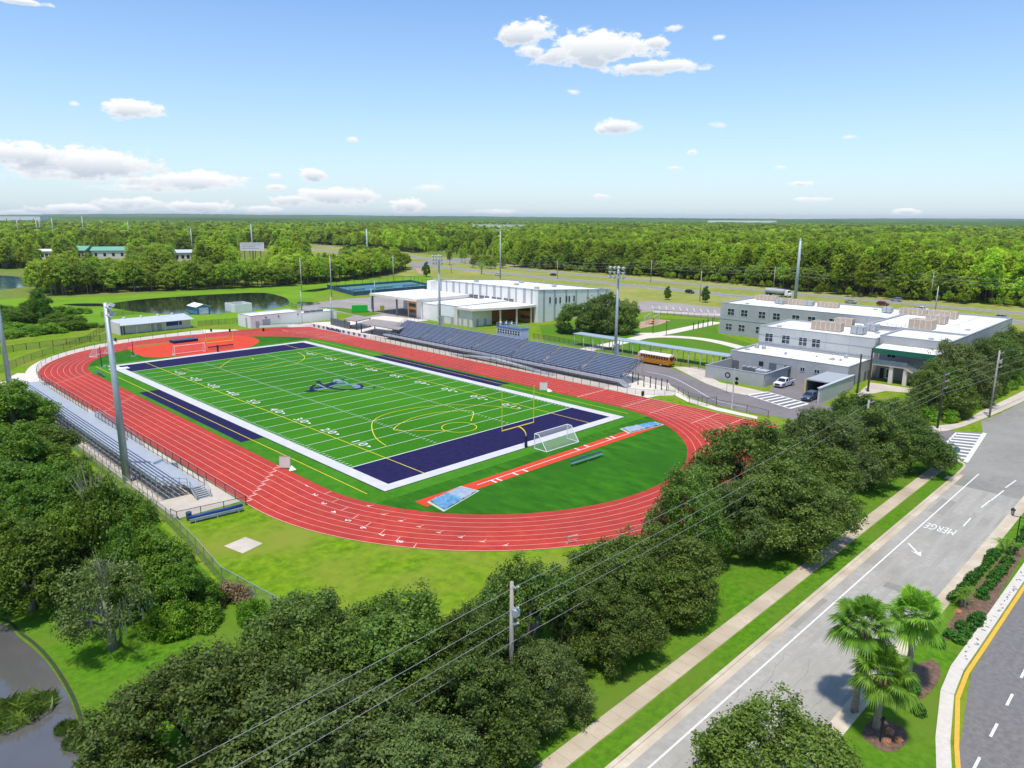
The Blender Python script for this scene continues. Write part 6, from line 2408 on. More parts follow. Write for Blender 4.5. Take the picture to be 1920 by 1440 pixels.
# stepped middle wings
MB().box(79.8, 101.9, 61.0, 70.1, 0, 5.6).build('link_walls', M['white_wall'], Gm)
MB().box(79.7, 101.9, 60.9, 70.1, 5.6, 5.7).build('link_roof', M['roof_white'], Gm)
b = MB()
b.box(78.6, 101.9, 50.4, 60.8, 0, 6.3)
b.build('entrance_block_walls', M['cream_wall'], Gm)
MB().box(78.5, 101.9, 50.3, 60.8, 6.3, 6.4).build('entrance_block_roof', M['roof_white'], Gm)
MB().box(78.52, 78.58, 52.0, 59.5, 2.5, 6.0).build('pale_panel', M['white_paint'], Gm)
MB().box(78.5, 78.57, 52.2, 53.6, 0, 2.4).box(78.5, 78.57, 57.2, 58.6, 0, 2.4).build('grey_doors', M['trim_grey'], Gm)
b = MB()
b.prism([(78.3, 50.2), (78.3, 42.2), (94, 36.9), (101.9, 36.4), (101.9, 50.2)], 5.4, 6.1)
b.build('front_canopy', M['cream_wall'], Gm)
b = MB()
b.prism([(78.6, 50.0), (78.6, 42.5), (94, 37.3), (101.8, 36.8), (101.8, 50.0)], 6.1, 6.16)
b.build('front_canopy_roof', M['roof_white'], Gm)
MB().box(79.2, 88, 43.6, 50.2, 0, 5.39).build('front_wing_walls', M['cream_wall'], Gm)
MB().box(88.0, 101.9, 48.6, 50.2, 0, 5.39).build('rear_porch_wall', M['brick'], Gm)
MB().box(101.84, 101.9, 37.4, 48.5, 0, 5.39).build('porch_wall', M['brick'], Gm)
b = MB()
for k in range(6):
    for z in (1.0, 3.6):
        b.box(101.78, 101.83, 38.2 + k * 1.0, 38.9 + k * 1.0, z, z + 1.1)
b.build('porch_windows', M['glass'], Gm)
b = MB()
for (x, y) in ((79.14, 48), (79.14, 45)):
    b.box(x, x + .05, y, y + 1.0, 0, 2.4)
for x in (81, 84.5):
    b.box(x, x + 1.0, 43.52, 43.58, 0, 2.4)
b.build('side_doors', M['trim_grey'], Gm)
for x, y in ((88.3, 39.6), (94.0, 37.6), (100.5, 37.2)):
    MB().box(x - .2, x + .2, y - .0, y + .4, 0, 5.39).build('canopy_column', M['cream_wall'], Gm)

# ---- concession building
Cn = thing('concession_building', 'long white building with sloping metal roof beyond the far bend', 'building', (2, 108, 0), world=True)
b = MB()
b.box(-8.6, 13.0, 105.6, 111.6, 0, 2.7)
b.box(-8.9, -8.6, 103.6, 111.8, 0, 3.6)
cw = b.build('walls', M['cream_wall'], Cn)
cw['_o'] = [2, 108, 0]
b = MB()
b.add([(-8.6, 103.4, 2.75), (13.4, 103.4, 2.75), (13.4, 111.6, 3.75), (-8.6, 111.6, 3.75), (-8.6, 103.4, 2.9), (13.4, 103.4, 2.9), (13.4, 111.6, 3.9), (-8.6, 111.6, 3.9)], [[0, 3, 2, 1], [4, 5, 6, 7], [0, 1, 5, 4], [1, 2, 6, 5], [2, 3, 7, 6], [3, 0, 4, 7]])
b.build('roof', M['roof_metal'], Cn)
b = MB()
for x in (-5, 0, 5, 9.5):
    b.path([(x, 111.2, 3.85), (x, 111.2, 4.4)], [.3, .42], 8)
b.build('roof_vents', M['white_paint'], Cn)
MB().box(5.4, 10.2, 105.5, 105.58, 1.1, 2.4).build('blue_shutter', M['royal'], Cn)
d = MB()
d.box(-3.2 + 3.6, 1.6, 105.5, 105.58, 0, 2.2)
d.box(2.6, 3.9, 105.5, 105.58, 0, 2.2)
d.build('doors', M['trim_grey'], Cn)
MB().box(-8.5, -6.8, 105.5, 105.58, 0, 2.3).build('open_doorway', M['trim_dark'], Cn)
b = MB()
for x in (-8, -4, 0, 4.3, 8.5, 13):
    b.beam((x, 103.6, 0), (x, 103.6, 2.75), .12)
b.build('canopy_posts', M['alu'], Cn)

# ---- white field house and plaza walls
Fh = thing('field_house', 'white flat roofed field house by the far corner of the track', 'building', (36, 94, 0), world=True)
w = block(Fh, 'walls', 25.6, 43.6, 89.6, 98.6, 0, 4.0, 'white_wall')
block(Fh, 'annex_walls', 43.8, 57, 89.7, 97, 0, 3.2, 'white_wall')
b = MB()
b.box(29.6, 32.2, 89.5, 89.58, 0, 2.6)
b.build('roller_door', M['trim_grey'], Fh)
MB().box(27.2, 28.3, 89.5, 89.58, 0, 2.2).build('door', M['trim_grey'], Fh)
b = MB()
for x in (30.6, 35.0, 42.0):
    b.box(x, x + .5, 89.5, 89.57, 2.9, 3.4)
b.build('wall_vents', M['trim_dark'], Fh)
MB().box(25.5, 25.58, 92, 93, 0, 3.2).build('downpipe', M['trim_grey'], Fh)
b = MB()
for k in range(3):
    b.box(46 + 2.5 * k, 47.6 + 2.5 * k, 91, 92.5, 2.9, 3.7)
b.build('roof_machines', M['trim_dark'], Fh)
# low white barrier with dark square panels along the straight
Bw = thing('banner_fence', 'low white barrier with dark square panels beside the far straight', 'barrier', (41.6, 62, 0), world=True)
MB().box(41.5, 41.62, 47, 80, .1, 1.15).build('white_panel', M['white_paint'], Bw)
for k in range(11):
    y = 48.5 + 2.9 * k
    if k in (5, 6, 7):
        continue
    MB().box(41.44, 41.49, y, y + 1.2, .3, 1.05).build('dark_panel', M['trim_dark'], Bw)
for k in range(9):
    MB().box(41.40, 41.48, 62.2 + k * .95, 62.9 + k * .95, .25, .6 + .35 * ((k * 7) % 3) / 2 + .2).build('navy_banner', M['navy_pad'], Bw)
Bw2 = thing('banner_fence', 'low white barrier with rail by the field house', 'barrier', (33, 84, 0), world=True)
MB().poly([(41.5, 80, .1), (36, 86, .1), (26, 89.2, .1), (26, 89.2, .9), (36, 86, .9), (41.5, 80, .9)]) if False else None
b = MB()
b.wall([(41.5, 80.2), (37, 85.2), (28, 88.9)], .08, .1, .8)
b.build('white_panel', M['white_paint'], Bw2)
b = MB()
b.wall([(41.5, 80.2), (37, 85.2), (28, 88.9)], .06, 1.1, 1.17)
for p in ((41.5, 80.2), (37, 85.2), (32, 87.3), (28, 88.9)):
    b.beam((*p, 0), (*p, 1.15), .07)
b.build('rail', M['fence_dark'], Bw2)
p, q = G(622, 609), G(655, 617)
Sl = thing('slatted_screen', 'row of tall dark slats before the field house annex', 'screen', (p[0], p[1], 0), world=True)
sm = boxmesh('slat', .5, .5, 2.3, M['trim_dark'])
for k in range(13):
    v = Vector(p[:2]).lerp(Vector(q[:2]), k / 12)
    link('slat', sm, Sl, (v.x - p[0], v.y - p[1], 0))
b = MB()
b.beam((p[0], p[1], .3), (q[0], q[1], .3), .1)
b.beam((p[0], p[1], 2.1), (q[0], q[1], 2.1), .1)
b.build('rail', M['curb'], Sl)
# two open sided shelters on the plaza
for k, (pts, z, lab) in enumerate([(((644, 598), (668, 602), (696, 596), (668, 590)), 3.0, 'flat brown roofed shelter behind the slatted screen'), (((672, 605), (748, 618), (772, 607), (700, 598)), 3.2, 'flat brown roofed shelter beyond the far end of the grandstand')]):
    P = [G(a, b2, z) for a, b2 in pts]
    c = [sum(p[i] for p in P) / 4 for i in range(2)]
    t = thing('shelter', lab, 'shelter', (c[0], c[1], 0), world=True, group='shelters on the plaza')
    MB().prism(P, z - .25, z).build('roof', M['asphalt_lot'], t)
    for p in P:
        v = Vector(p[:2]).lerp(Vector(c), .1)
        MB().box(v.x - .12, v.x + .12, v.y - .12, v.y + .12, 0, z - .25).build('post', M['fence_dark'], t)
    v = Vector(P[0][:2]).lerp(Vector(c), .5)
    b = MB()
    b.box(v.x - 1.2, v.x + 1.2, v.y - .5, v.y + .5, .7, .78)
    b.box(v.x - .2, v.x + .2, v.y - .2, v.y + .2, 0, .7)
    o = b.build('plaza_table', M['trim_dark'], None)
    tag(o, 'dark table under the ' + ('shelter behind the slatted screen' if k == 0 else 'shelter nearest the grandstand'), 'table')

# ---- small buildings by the pond
t = thing('blue_shed', 'small blue shed with white roof and white door by the pond', 'shed', (29.6, 139.5, 0), world=True)
MB().box(27.2, 32.0, 135.8, 143.6, 0, 2.5).build('walls', mat('shed_blue', (.10, .27, .38), .7, var=.08), t)
b = MB()
b.add([(26.8, 135.4, 2.45), (29.6, 135.4, 3.4), (32.4, 135.4, 2.45), (26.8, 144, 2.45), (29.6, 144, 3.4), (32.4, 144, 2.45), (26.8, 135.4, 2.6), (29.6, 135.4, 3.55), (32.4, 135.4, 2.6), (26.8, 144, 2.6), (29.6, 144, 3.55), (32.4, 144, 2.6)],
      [[0, 1, 4, 3], [1, 2, 5, 4], [6, 9, 10, 7], [7, 10, 11, 8], [0, 6, 7, 1], [1, 7, 8, 2], [3, 4, 10, 9], [4, 5, 11, 10], [0, 3, 9, 6], [2, 8, 11, 5]])
b.build('roof', M['roof_white'], t)
MB().poly([(27.2, 135.79, 2.5), (32, 135.79, 2.5), (29.6, 135.79, 3.35)]).build('gable', M['blue_tarp'], t)
MB().box(28.0, 31.4, 135.72, 135.79, 0, 2.2).build('door', M['white_paint'], t)
t = thing('walled_enclosure', 'open topped white walled enclosure by the pond', 'enclosure', (41, 135, 0), world=True)
b = MB()
b.wall([(39.2, 139.0), (39.2, 131.0)], .3, 0, 3.0)
b.wall([(39.35, 131.0), (46.0, 131.2)], .3, 0, 3.0)
b.wall([(46.0, 131.4), (46.0, 139.0)], .3, 0, 3.0)
b.wall([(39.35, 139.0), (45.8, 139.0)], .3, 0, 3.0)
b.build('walls', M['white_wall'], t)
MB().box(39.4, 45.8, 131.2, 138.8, .02, .1).build('yard_floor', M['trim_dark'], t)
x, y, _ = G(675, 585)
t = thing('skip_container', 'bright green wrapped container on the car park island', 'container', (x, y, .03), -.60)
b = MB()
b.box(-2.9, 2.9, -1.3, 1.3, .15, 2.5)
b.build('cover', M['lime'], t, loc=(0, 0, 0))
b = MB()
for k in range(7):
    b.box(-2.8 + k * .93 - .06, -2.8 + k * .93 + .06, -1.36, -1.3, .15, 2.45)
b.box(-2.95, 2.95, -1.35, 1.35, 2.5, 2.58)
b.build('ribs', M['lime'], t, loc=(0, 0, 0))
b = MB()
for xx in (-2.2, 2.2):
    b.box(xx - .3, xx + .3, -1.2, 1.2, 0, .15)
b.build('skids', M['black_metal'], t, loc=(0, 0, 0))
x, y, _ = G(717, 586)
t = thing('warning_board', 'yellow warning board at the corner of the gymnasium canopy', 'sign', (x, y, 0), -.7)
MB().box(-.8, .8, -.03, .03, .6, 2.6).build('panel', M['yellow_sign'], t, loc=(0, 0, 0))
MB().box(-.6, -.5, .04, .1, 0, 2.4).box(.5, .6, .04, .1, 0, 2.4).build('post', M['steel'], t, loc=(0, 0, 0))

# ---- tennis courts
cts = gl((614, 541), (664, 555), (824, 541), (770, 529))
wsheet('tennis_court', cts, .03, M['teal_court'], 'green hard court surface beyond the car park')
ci = [Vector(p).lerp(Vector(sum((Vector(q) for q in cts), Vector()) / 4), .12) for p in cts]
mid = [ci[0].lerp(ci[3], .5), ci[1].lerp(ci[2], .5)]
wsheet('court_playing_area', [p.to_tuple() for p in ci], .045, M['blue_court'], 'blue playing areas of the hard courts')
P = [Vector(p) for p in cts]
Tf = thing('court_fence', 'tall court fence hung with dark blue windscreen', 'fence', cts[1], world=True)
b = MB()
for i in range(4):
    a, c = P[i], P[(i + 1) % 4]
    if i in (0, 1):
        b.poly([(a.x, a.y, .1), (c.x, c.y, .1), (c.x, c.y, 2.0), (a.x, a.y, 2.0)])
    else:
        b.poly([(a.x, a.y, .1), (c.x, c.y, .1), (c.x, c.y, 1.2), (a.x, a.y, 1.2)])
b.build('windscreen', M['screen_blue'], Tf)
pm = boxmesh('post', .12, .12, 3.2, M['fence_dark'])
for i in range(4):
    for v in resample([P[i], P[(i + 1) % 4]], 5.5)[:-1]:
        link('post', pm, Tf, (v.x - cts[1][0], v.y - cts[1][1], 0))
b = MB()
for i in range(4):
    a, c = P[i], P[(i + 1) % 4]
    b.beam((a.x, a.y, 3.15), (c.x, c.y, 3.15), .08)
b.build('rail', M['fence_dark'], Tf)
for k in range(3):
    a = ci[0].lerp(ci[3], .12 + .38 * k)
    c = ci[1].lerp(ci[2], .12 + .38 * k)
    m_ = (a + c) / 2
    d = (ci[3] - ci[0]).normalized() if False else (ci[2] - ci[1]).normalized()
    t = thing('tennis_net', ['white taped net on the nearest hard court', 'white taped net on the middle hard court', 'white taped net on the farthest hard court'][k], 'net', (m_.x, m_.y, .05), math.atan2(d.y, d.x), 'tennis nets')
    MB().box(-5, 5, -.03, .03, .05, .85).build('mesh', M['mesh_dark'], t, loc=(0, 0, 0))
    MB().box(-5, 5, -.04, .04, .85, .95).build('tape', M['white_paint'], t, loc=(0, 0, 0))
    MB().box(-5.1, -5.0, -.05, .05, 0, 1.0).box(5.0, 5.1, -.05, .05, 0, 1.0).build('post', M['fence_dark'], t, loc=(0, 0, 0))

# ---- playground frame, courtyard pergola of posts
x, y, _ = G(1222, 607)
t = thing('play_frame', 'slim playground frame on the tan surface', 'playground', (x, y, 0), .4)
b = MB()
for k in range(6):
    for yy in (-1.5, 1.5):
        b.beam((-5 + 2 * k, yy, 0), (-5 + 2 * k, yy, 3.0), .14)
b.build('posts', M['cream_wall'], t, loc=(0, 0, 0))
b = MB()
for yy in (-1.5, 1.5):
    b.beam((-5, yy, 2.9), (5, yy, 2.9), .12)
b.build('top_rails', M['cream_wall'], t, loc=(0, 0, 0))
b = MB()
b.box(-2, 0, -1, 1, 1.2, 1.3)
b.poly([(0, -.4, 1.3), (2.4, -.4, .2), (2.4, .4, .2), (0, .4, 1.3)])
b.build('slide', M['brick'], t, loc=(0, 0, 0))
for k in range(5):
    x, y, _ = G(1300 + k * 9, 618 - k * 2.2)
    o = MB().box(-.5, .5, -.12, .12, 0, 1.6).box(-.12, .12, -.12, .12, 1.6, 2.4).build('bike_rack', M['black_metal'], None, loc=(0, 0, 0))
    o.location = (x, y, 0)
    o.rotation_euler[2] = .5
    tag(o, 'dark metal rack in the row beside the rear school wing', 'rack', 'dark racks beside the rear school wing')
for k, (px, py, lab) in enumerate([(1249, 630, 'slim dark lamp post on the courtyard path'), (1224, 625, 'slim dark lamp post left of the courtyard path')]):
    x, y, _ = G(px, py)
    t = thing('path_lamp', lab, 'lamp post', (x, y, 0), 0, 'courtyard lamp posts')
    MB().tube((0, 0, 0), (0, 0, 4.2), .10, .07).build('pole', M['black_metal'], t, loc=(0, 0, 0))
    MB().path([(0, 0, 4.2), (0, 0, 4.35), (0, 0, 4.75)], [.1, .30, .06], 8).build('lantern', M['black_metal'], t, loc=(0, 0, 0))

# ---- far buildings
def far_house(px, py, w, d, h, rz, wm, rm, lab, name='house', ridge=2.0, gable=True):
    x, y, _ = G(px, py)
    t = thing(name, lab, 'building', (x, y, 0), rz)
    MB().box(-w / 2, w / 2, -d / 2, d / 2, 0, h).build('walls', wm, t, loc=(0, 0, 0))
    b = MB()
    if gable:
        e = .8
        A_ = [(-w / 2 - e, -d / 2 - e, h + .02), (w / 2 + e, -d / 2 - e, h + .02), (w / 2 + e, 0, h + ridge), (-w / 2 - e, 0, h + ridge), (-w / 2 - e, d / 2 + e, h + .02), (w / 2 + e, d / 2 + e, h + .02)]
        b.add(A_, [[0, 1, 2, 3], [3, 2, 5, 4], [0, 3, 4], [1, 5, 2]])
    else:
        b.box(-w / 2 - .3, w / 2 + .3, -d / 2 - .3, d / 2 + .3, h, h + .4)
    b.build('roof', rm, t, loc=(0, 0, 0))
    wbm = MB()
    for k in range(4):
        wbm.box(-w / 2 + w * (k + .5) / 4 - 1, -w / 2 + w * (k + .5) / 4 + 1, -d / 2 - .06, -d / 2 - .01, h * .3, h * .7)
    wbm.build('window', M['glass'], t, loc=(0, 0, 0))
    return t


far_house(210, 484, 26, 14, 6.5, -.55, M['cream_wall'], M['green_roof'], 'barn with pale green metal roof among the far left trees', 'barn', 3.0)
far_house(155, 484, 14, 12, 6.5, -.9, M['hvac_tan'], M['green_roof'], 'tan gabled house left of the green roofed barn', 'house', 3.5)
far_house(89, 486, 12, 9, 6.5, -.6, M['white_wall'], M['roof_white'], 'white roofed house at the far left beyond the blue pond', 'house', 1.6)
far_house(340, 489, 16, 11, 6.5, -.5, M['cream_wall'], M['roof_metal'], 'grey roofed house just above the left woodland belt', 'house', 2.2)
far_house(255, 483, 18, 8, 6.0, -.6, M['white_wall'], M['roof_metal'], 'low pale shed right of the green roofed barn', 'shed', 1.0)
far_house(935, 437, 110, 22, 17, -.75, M['white_wall'], M['roof_white'], 'long white warehouse rising from the forest behind the light mast', 'warehouse', 0, False)
far_house(1390, 421, 330, 30, 19, -.85, M['white_wall'], M['roof_white'], 'long pale warehouse near the horizon beyond the school', 'warehouse', 0, False)
far_house(35, 418, 190, 80, 26, -.6, M['white_wall'], M['walk_roof'], 'pale plant with chimneys near the horizon at the far left', 'plant', 0, False)

# ---------------------------------------------------------------- vehicles
def prof(mb, pts):
    """side profile (x, z, half width) closed over the width"""
    n = len(pts)
    o = len(mb.v)
    for x, z, w in pts:
        mb.v += [(x, w, z), (x, -w, z)]
    L_ = [o + 2 * i for i in range(n)]
    Rr = [o + 2 * i + 1 for i in range(n)]
    mb.f.append(L_[::-1])
    mb.m.append(mb.mi)
    mb.f.append(Rr)
    mb.m.append(mb.mi)
    for i in range(n):
        j = (i + 1) % n
        mb.f.append([L_[i], L_[j], Rr[j], Rr[i]])
        mb.m.append(mb.mi)


def wheel(t, x, y, r=.36, w=.24):
    s = 1 if y > 0 else -1
    b = MB()
    b.path([(x, y - s * w, r), (x, y, r)], [r, r], 16)
    o = b.build('wheel', M['tyre'], t, loc=(0, 0, 0), smooth=False)
    b = MB()
    b.path([(x, y, r), (x, y + s * .015, r)], [r * .62, r * .55], 12)
    b.build('rim', M['rim'], o, loc=(0, 0, 0))


def car(lab, loc, rz, paint, kind='suv', group=None):
    t = thing({'suv': 'parked_car', 'sedan': 'car', 'pickup': 'pickup_truck', 'jeep': 'car'}[kind], lab, 'car' if kind != 'pickup' else 'pickup', loc, rz, group)
    P = M[paint]
    if kind == 'pickup':
        W_ = .98
        body = [(2.9, .45, .88), (2.95, .75, .95), (2.85, 1.08, .96), (1.55, 1.22, W_), (-.45, 1.25, W_), (-.46, 1.28, W_), (-2.85, 1.30, W_), (-2.92, 1.2, W_), (-2.92, .55, .95), (-2.6, .42, .9), (2.6, .36, .88)]
        cab = [(1.5, 1.23, .90), (.80, 1.84, .78), (-.20, 1.90, .78), (-.62, 1.82, .80), (-.80, 1.26, .90)]
        roof = [(.85, 1.86, .74), (.5, 1.95, .72), (-.3, 1.96, .72), (-.60, 1.86, .74), (-.60, 1.83, .76), (.85, 1.83, .76)]
        wx, r = (1.85, -1.75), .41
    else:
        W_ = .93
        body = [(2.25, .35, .82), (2.32, .62, .88), (2.2, .90, .90), (1.15, 1.08, W_), (-2.15, 1.12, W_), (-2.32, .95, .90), (-2.34, .5, .88), (-2.2, .34, .84), (2.0, .28, .84)]
        if kind == 'sedan':
            cab = [(1.0, 1.06, .86), (.30, 1.42, .68), (-.75, 1.44, .68), (-1.65, 1.10, .84)]
            roof = [(.33, 1.43, .66), (0, 1.49, .64), (-.6, 1.50, .64), (-.78, 1.45, .66), (-.78, 1.42, .67), (.33, 1.41, .67)]
        else:
            cab = [(1.15, 1.08, .86), (.45, 1.62, .72), (-1.7, 1.64, .70), (-2.2, 1.12, .85)]
            roof = [(.5, 1.63, .70), (.2, 1.71, .67), (-1.5, 1.73, .66), (-1.78, 1.66, .68), (-1.75, 1.62, .71), (.5, 1.60, .71)]
        wx, r = (1.42, -1.42), .36
    b = MB()
    prof(b, body)
    if kind == 'pickup':
        pass
    bo = b.build('body', P, t, loc=(0, 0, 0))
    g = MB()
    prof(g, cab)
    g.build('glass', M['glass'], t, loc=(0, 0, 0))
    b = MB()
    prof(b, roof)
    for (i, j) in ((0, 1), (len(cab) - 1, len(cab) - 2)):
        for s in (-1, 1):
            b.beam((cab[i][0], s * cab[i][2], cab[i][1]), (cab[j][0], s * cab[j][2], cab[j][1]), .09)
    xm = (cab[1][0] + cab[-2][0]) / 2 - .1
    for s in (-1, 1):
        b.beam((xm, s * (cab[0][2] + .005), cab[0][1]), (xm, s * (cab[1][2] + .01), cab[1][1]), .09)
    b.build('roof', P, t, loc=(0, 0, 0))
    if kind == 'pickup':
        MB().box(-2.8, -.86, -.80, .80, 1.282, 1.312).build('bed', M['dark'], t, loc=(0, 0, 0))
        MB().box(2.90, 2.965, -.55, .55, .62, .98).build('grille', M['dark'], t, loc=(0, 0, 0))
    else:
        MB().box(2.27, 2.335, -.45, .45, .48, .74).build('grille', M['dark'], t, loc=(0, 0, 0))
    xf, xb = body[1][0], body[-4][0]
    for s in (-1, 1):
        zz = .92 if kind == 'pickup' else .80
        MB().box(xf - .14, xf - .01, s * .66 - .2, s * .66 + .2, zz - .08, zz + .08).build('headlight', M['lens'], t, loc=(0, 0, 0))
        MB().box(xb - .02, xb + .06, s * .78 - .1, s * .78 + .1, .85, 1.1).build('tail_light', M['red_lens'], t, loc=(0, 0, 0))
        m_ = MB()
        m_.cbox((cab[0][0] - .25, s * (W_ + .10), cab[0][1] + .05), (.12, .2, .16))
        m_.build('mirror', P, t, loc=(0, 0, 0))
    for x in wx:
        for s in (-1, 1):
            b = MB()
            b.path([(x, s * (W_ - .02), r * 1.02), (x, s * (W_ + .012), r * 1.02)], [r * 1.22, r * 1.22], 16)
            b.build('wheel_arch', M['dark'], t, loc=(0, 0, 0))
            wheel(t, x, s * (W_ + .03), r)
    return t


p, q = Vector(G(1470, 729)[:2]), Vector(G(1490, 722)[:2])
car('white pickup parked nose out beside the utility yard', (71.2, -65.9, .02), math.radians(176), 'car_white', 'pickup')
car('slate blue car parked below the loading ramp wall', (63.4, -74.9, .02), math.radians(178), 'car_blue', 'suv')
x, y, _ = G(1293, 550)
car('black car driving on the highway beyond the courtyard', (x, y, .05), math.radians(-102), 'car_black', 'suv', 'cars on the highway')
for px, py, a, m_, k, lab in [(934, 517, 80, 'car_white', 'suv', 'white car on the highway beside the light mast'), (1655, 573, -95, 'car_red', 'suv', 'maroon car on the highway behind the school roof'),
                              (1680, 565, 83, 'car_silver', 'suv', 'silver car on the far carriageway left of the slim utility pole'), (1726, 584, -95, 'car_white', 'pickup', 'white pickup on the highway behind the school roof'),
                              (1880, 599, -94, 'car_silver', 'suv', 'silver car at the right end of the highway'), (1411, 566, -97, 'car_white', 'sedan', 'white car partly hidden behind the rear roof'),
                              (1037, 517, 80, 'car_black', 'sedan', 'dark car far along the highway right of the light mast'), (1595, 569, -97, 'car_silver', 'sedan', 'pale car above the rear roof units')]:
    x, y, _ = G(px, py)
    car(lab, (x, y, .05), math.radians(a), m_, k, 'cars on the highway')

# tanker lorry on the highway
x, y, _ = G(1462, 556)
t = thing('tanker_lorry', 'grey tanker lorry on the highway behind the rear school roof', 'lorry', (x, y, .05), math.radians(-97))
b = MB()
b.path([(-7.5, 0, 2.3), (-7.2, 0, 2.3), (2.0, 0, 2.3), (2.3, 0, 2.3)], [.7, 1.2, 1.2, .7], 18)
b.build('tank', M['hvac_grey'], t, loc=(0, 0, 0), smooth=False)
b = MB()
prof(b, [(5.6, .7, 1.1), (5.6, 1.7, 1.1), (4.6, 1.9, 1.15), (4.4, 3.0, 1.1), (3.0, 3.2, 1.1), (3.0, .7, 1.15)])
b.build('cab', M['car_white'], t, loc=(0, 0, 0))
MB().box(4.3, 4.62, -1.0, 1.0, 2.1, 2.9).build('windscreen', M['glass'], t, loc=(0, 0, 0))
MB().box(-7.3, 5.4, -.5, .5, .7, 1.1).build('chassis', M['black_metal'], t, loc=(0, 0, 0))
for xx in (4.6, 2.4, 1.2, -5.2, -6.4):
    for s in (-1, 1):
        wheel(t, xx, s * 1.2, .5, .3)

# school bus
t = thing('school_bus', 'yellow school bus with white roof parked behind the grandstand', 'bus', (70.9, -32.4, .03), math.pi / 2)
b = MB()
b.box(-5.4, 3.6, -1.18, 1.18, .55, 2.55)
b.build('body', M['bus_yellow'], t, loc=(0, 0, 0))
b = MB()
n = 10
sec = [(1.18 * math.cos(math.pi * k / n), 2.55 + .45 * math.sin(math.pi * k / n)) for k in range(n + 1)]
vs = [(-5.4, y, z) for y, z in sec] + [(3.4, y, z) for y, z in sec]
b.add(vs, [[k, k + 1, n + 2 + k, n + 1 + k] for k in range(n)] + [list(range(n + 1))[::-1], [n + 1 + k for k in range(n + 1)]])
b.build('roof', M['roof_white'], t, loc=(0, 0, 0))
b = MB()
prof(b, [(3.6, .55, 1.1), (5.1, .60, .95), (5.15, 1.2, .95), (4.9, 1.5, .92), (3.6, 1.65, 1.05)])
b.build('bonnet', M['bus_yellow'], t, loc=(0, 0, 0))
for s in (-1, 1):
    for k in range(11):
        x = -5.1 + k * .74
        MB().box(x, x + .60, *sorted((s * 1.19, s * 1.17)), 1.72, 2.42).build('window', M['glass'], t, loc=(0, 0, 0))
    r_ = MB()
    for z in (.80, 1.15, 1.55):
        r_.box(-5.4, 3.5, *sorted((s * 1.20, s * 1.185)), z, z + .06)
    r_.build('rub_rail', M['black_metal'], t, loc=(0, 0, 0))
    MB().box(-5.43, -5.405, *sorted((s * .35, s * .95)), 1.65, 2.45).build('rear_window', M['glass'], t, loc=(0, 0, 0))
    MB().box(-5.44, -5.41, *sorted((s * .75, s * 1.05)), 1.1, 1.35).build('tail_light', M['red_lens'], t, loc=(0, 0, 0))
MB().box(-5.43, -5.405, -.28, .28, 1.2, 2.3).build('rear_door', M['glass'], t, loc=(0, 0, 0))
MB().box(-5.55, -5.41, -1.15, 1.15, .5, .75).build('rear_bumper', M['black_metal'], t, loc=(0, 0, 0))
MB().box(5.12, 5.25, -1.0, 1.0, .5, .75).build('front_bumper', M['black_metal'], t, loc=(0, 0, 0))
MB().box(3.55, 3.62, -1.05, 1.05, 1.7, 2.5).build('windscreen', M['glass'], t, loc=(0, 0, 0))
for xx in (4.2, -3.0):
    for s in (-1, 1):
        wheel(t, xx, s * 1.19, .48, .28)
sb = MB()
sb.box(.2, .9, -.3, .3, 2.99, 3.08)
sb.build('roof_hatch', M['hvac_grey'], t, loc=(0, 0, 0))

# ---------------------------------------------------------------- power line along the road
LINE = [(-119, -101.0, 10.7), (-45.5, -99.7, 10.66), (28.4, -97.3, 10.2), (59.5, -98.9, 10.0), (74.3, -103.4, 12.4), (142, -110, 12.4)]
HB = [(10.35, 8.75, 7.55, 5.8)] * 2 + [(9.9, 8.5, 7.2, 5.9), (9.6, 8.4, 7.2, 6.0), (12.0, 10.7, 9.4, 7.6), (12.0, 10.7, 9.4, 7.6)]
PL = [None, 'nearest weathered power pole rising out of the oaks', 'leaning weathered power pole half sunk in the oaks', 'dark wooden power pole left of the street corner', 'weathered power pole nearest the road junction', None]
for k, (x, y, h) in enumerate(LINE):
    if PL[k] is None:
        continue
    t = thing('power_pole', PL[k], 'utility pole', (x, y, 0), 0, 'power poles along the road')
    if k == 2:
        t.rotation_euler = (0, math.radians(2.5), 0)
    MB().path([(0, 0, 0), (0, 0, h * .5), (0, 0, h)], [.19, .165, .13], 10).build('shaft', M['wood_dark'] if k == 3 else M['wood_grey'], t, loc=(0, 0, 0), smooth=True)
    for z in HB[k][:3]:
        b = MB()
        b.beam((0, 0, z - .12), (0, -.55, z + .02), .09)
        b.beam((0, 0, z + .1), (0, -.3, z + .0), .05)
        b.build('bracket', M['hvac_grey'], t, loc=(0, 0, 0))
        i_ = MB()
        i_.path([(0, -.5, z), (0, -.55, z + .12), (0, -.62, z + .2), (0, -.62, z + .28)], [.05, .10, .10, .04], 8)
        i_.build('insulator', M['lamp_glass'], t, loc=(0, 0, 0))
    if k in (1, 4):
        c = MB()
        c.box(-.22, .22, -.62, -.22, HB[k][1] - .55, HB[k][1] - .05)
        c.build('switch_box', M['hvac_grey'], t, loc=(0, 0, 0))
WN = ['highest wire of the power line along the road', 'second highest wire of the power line along the road', 'third wire from the top of the power line along the road', 'lowest wire of the power line along the road']
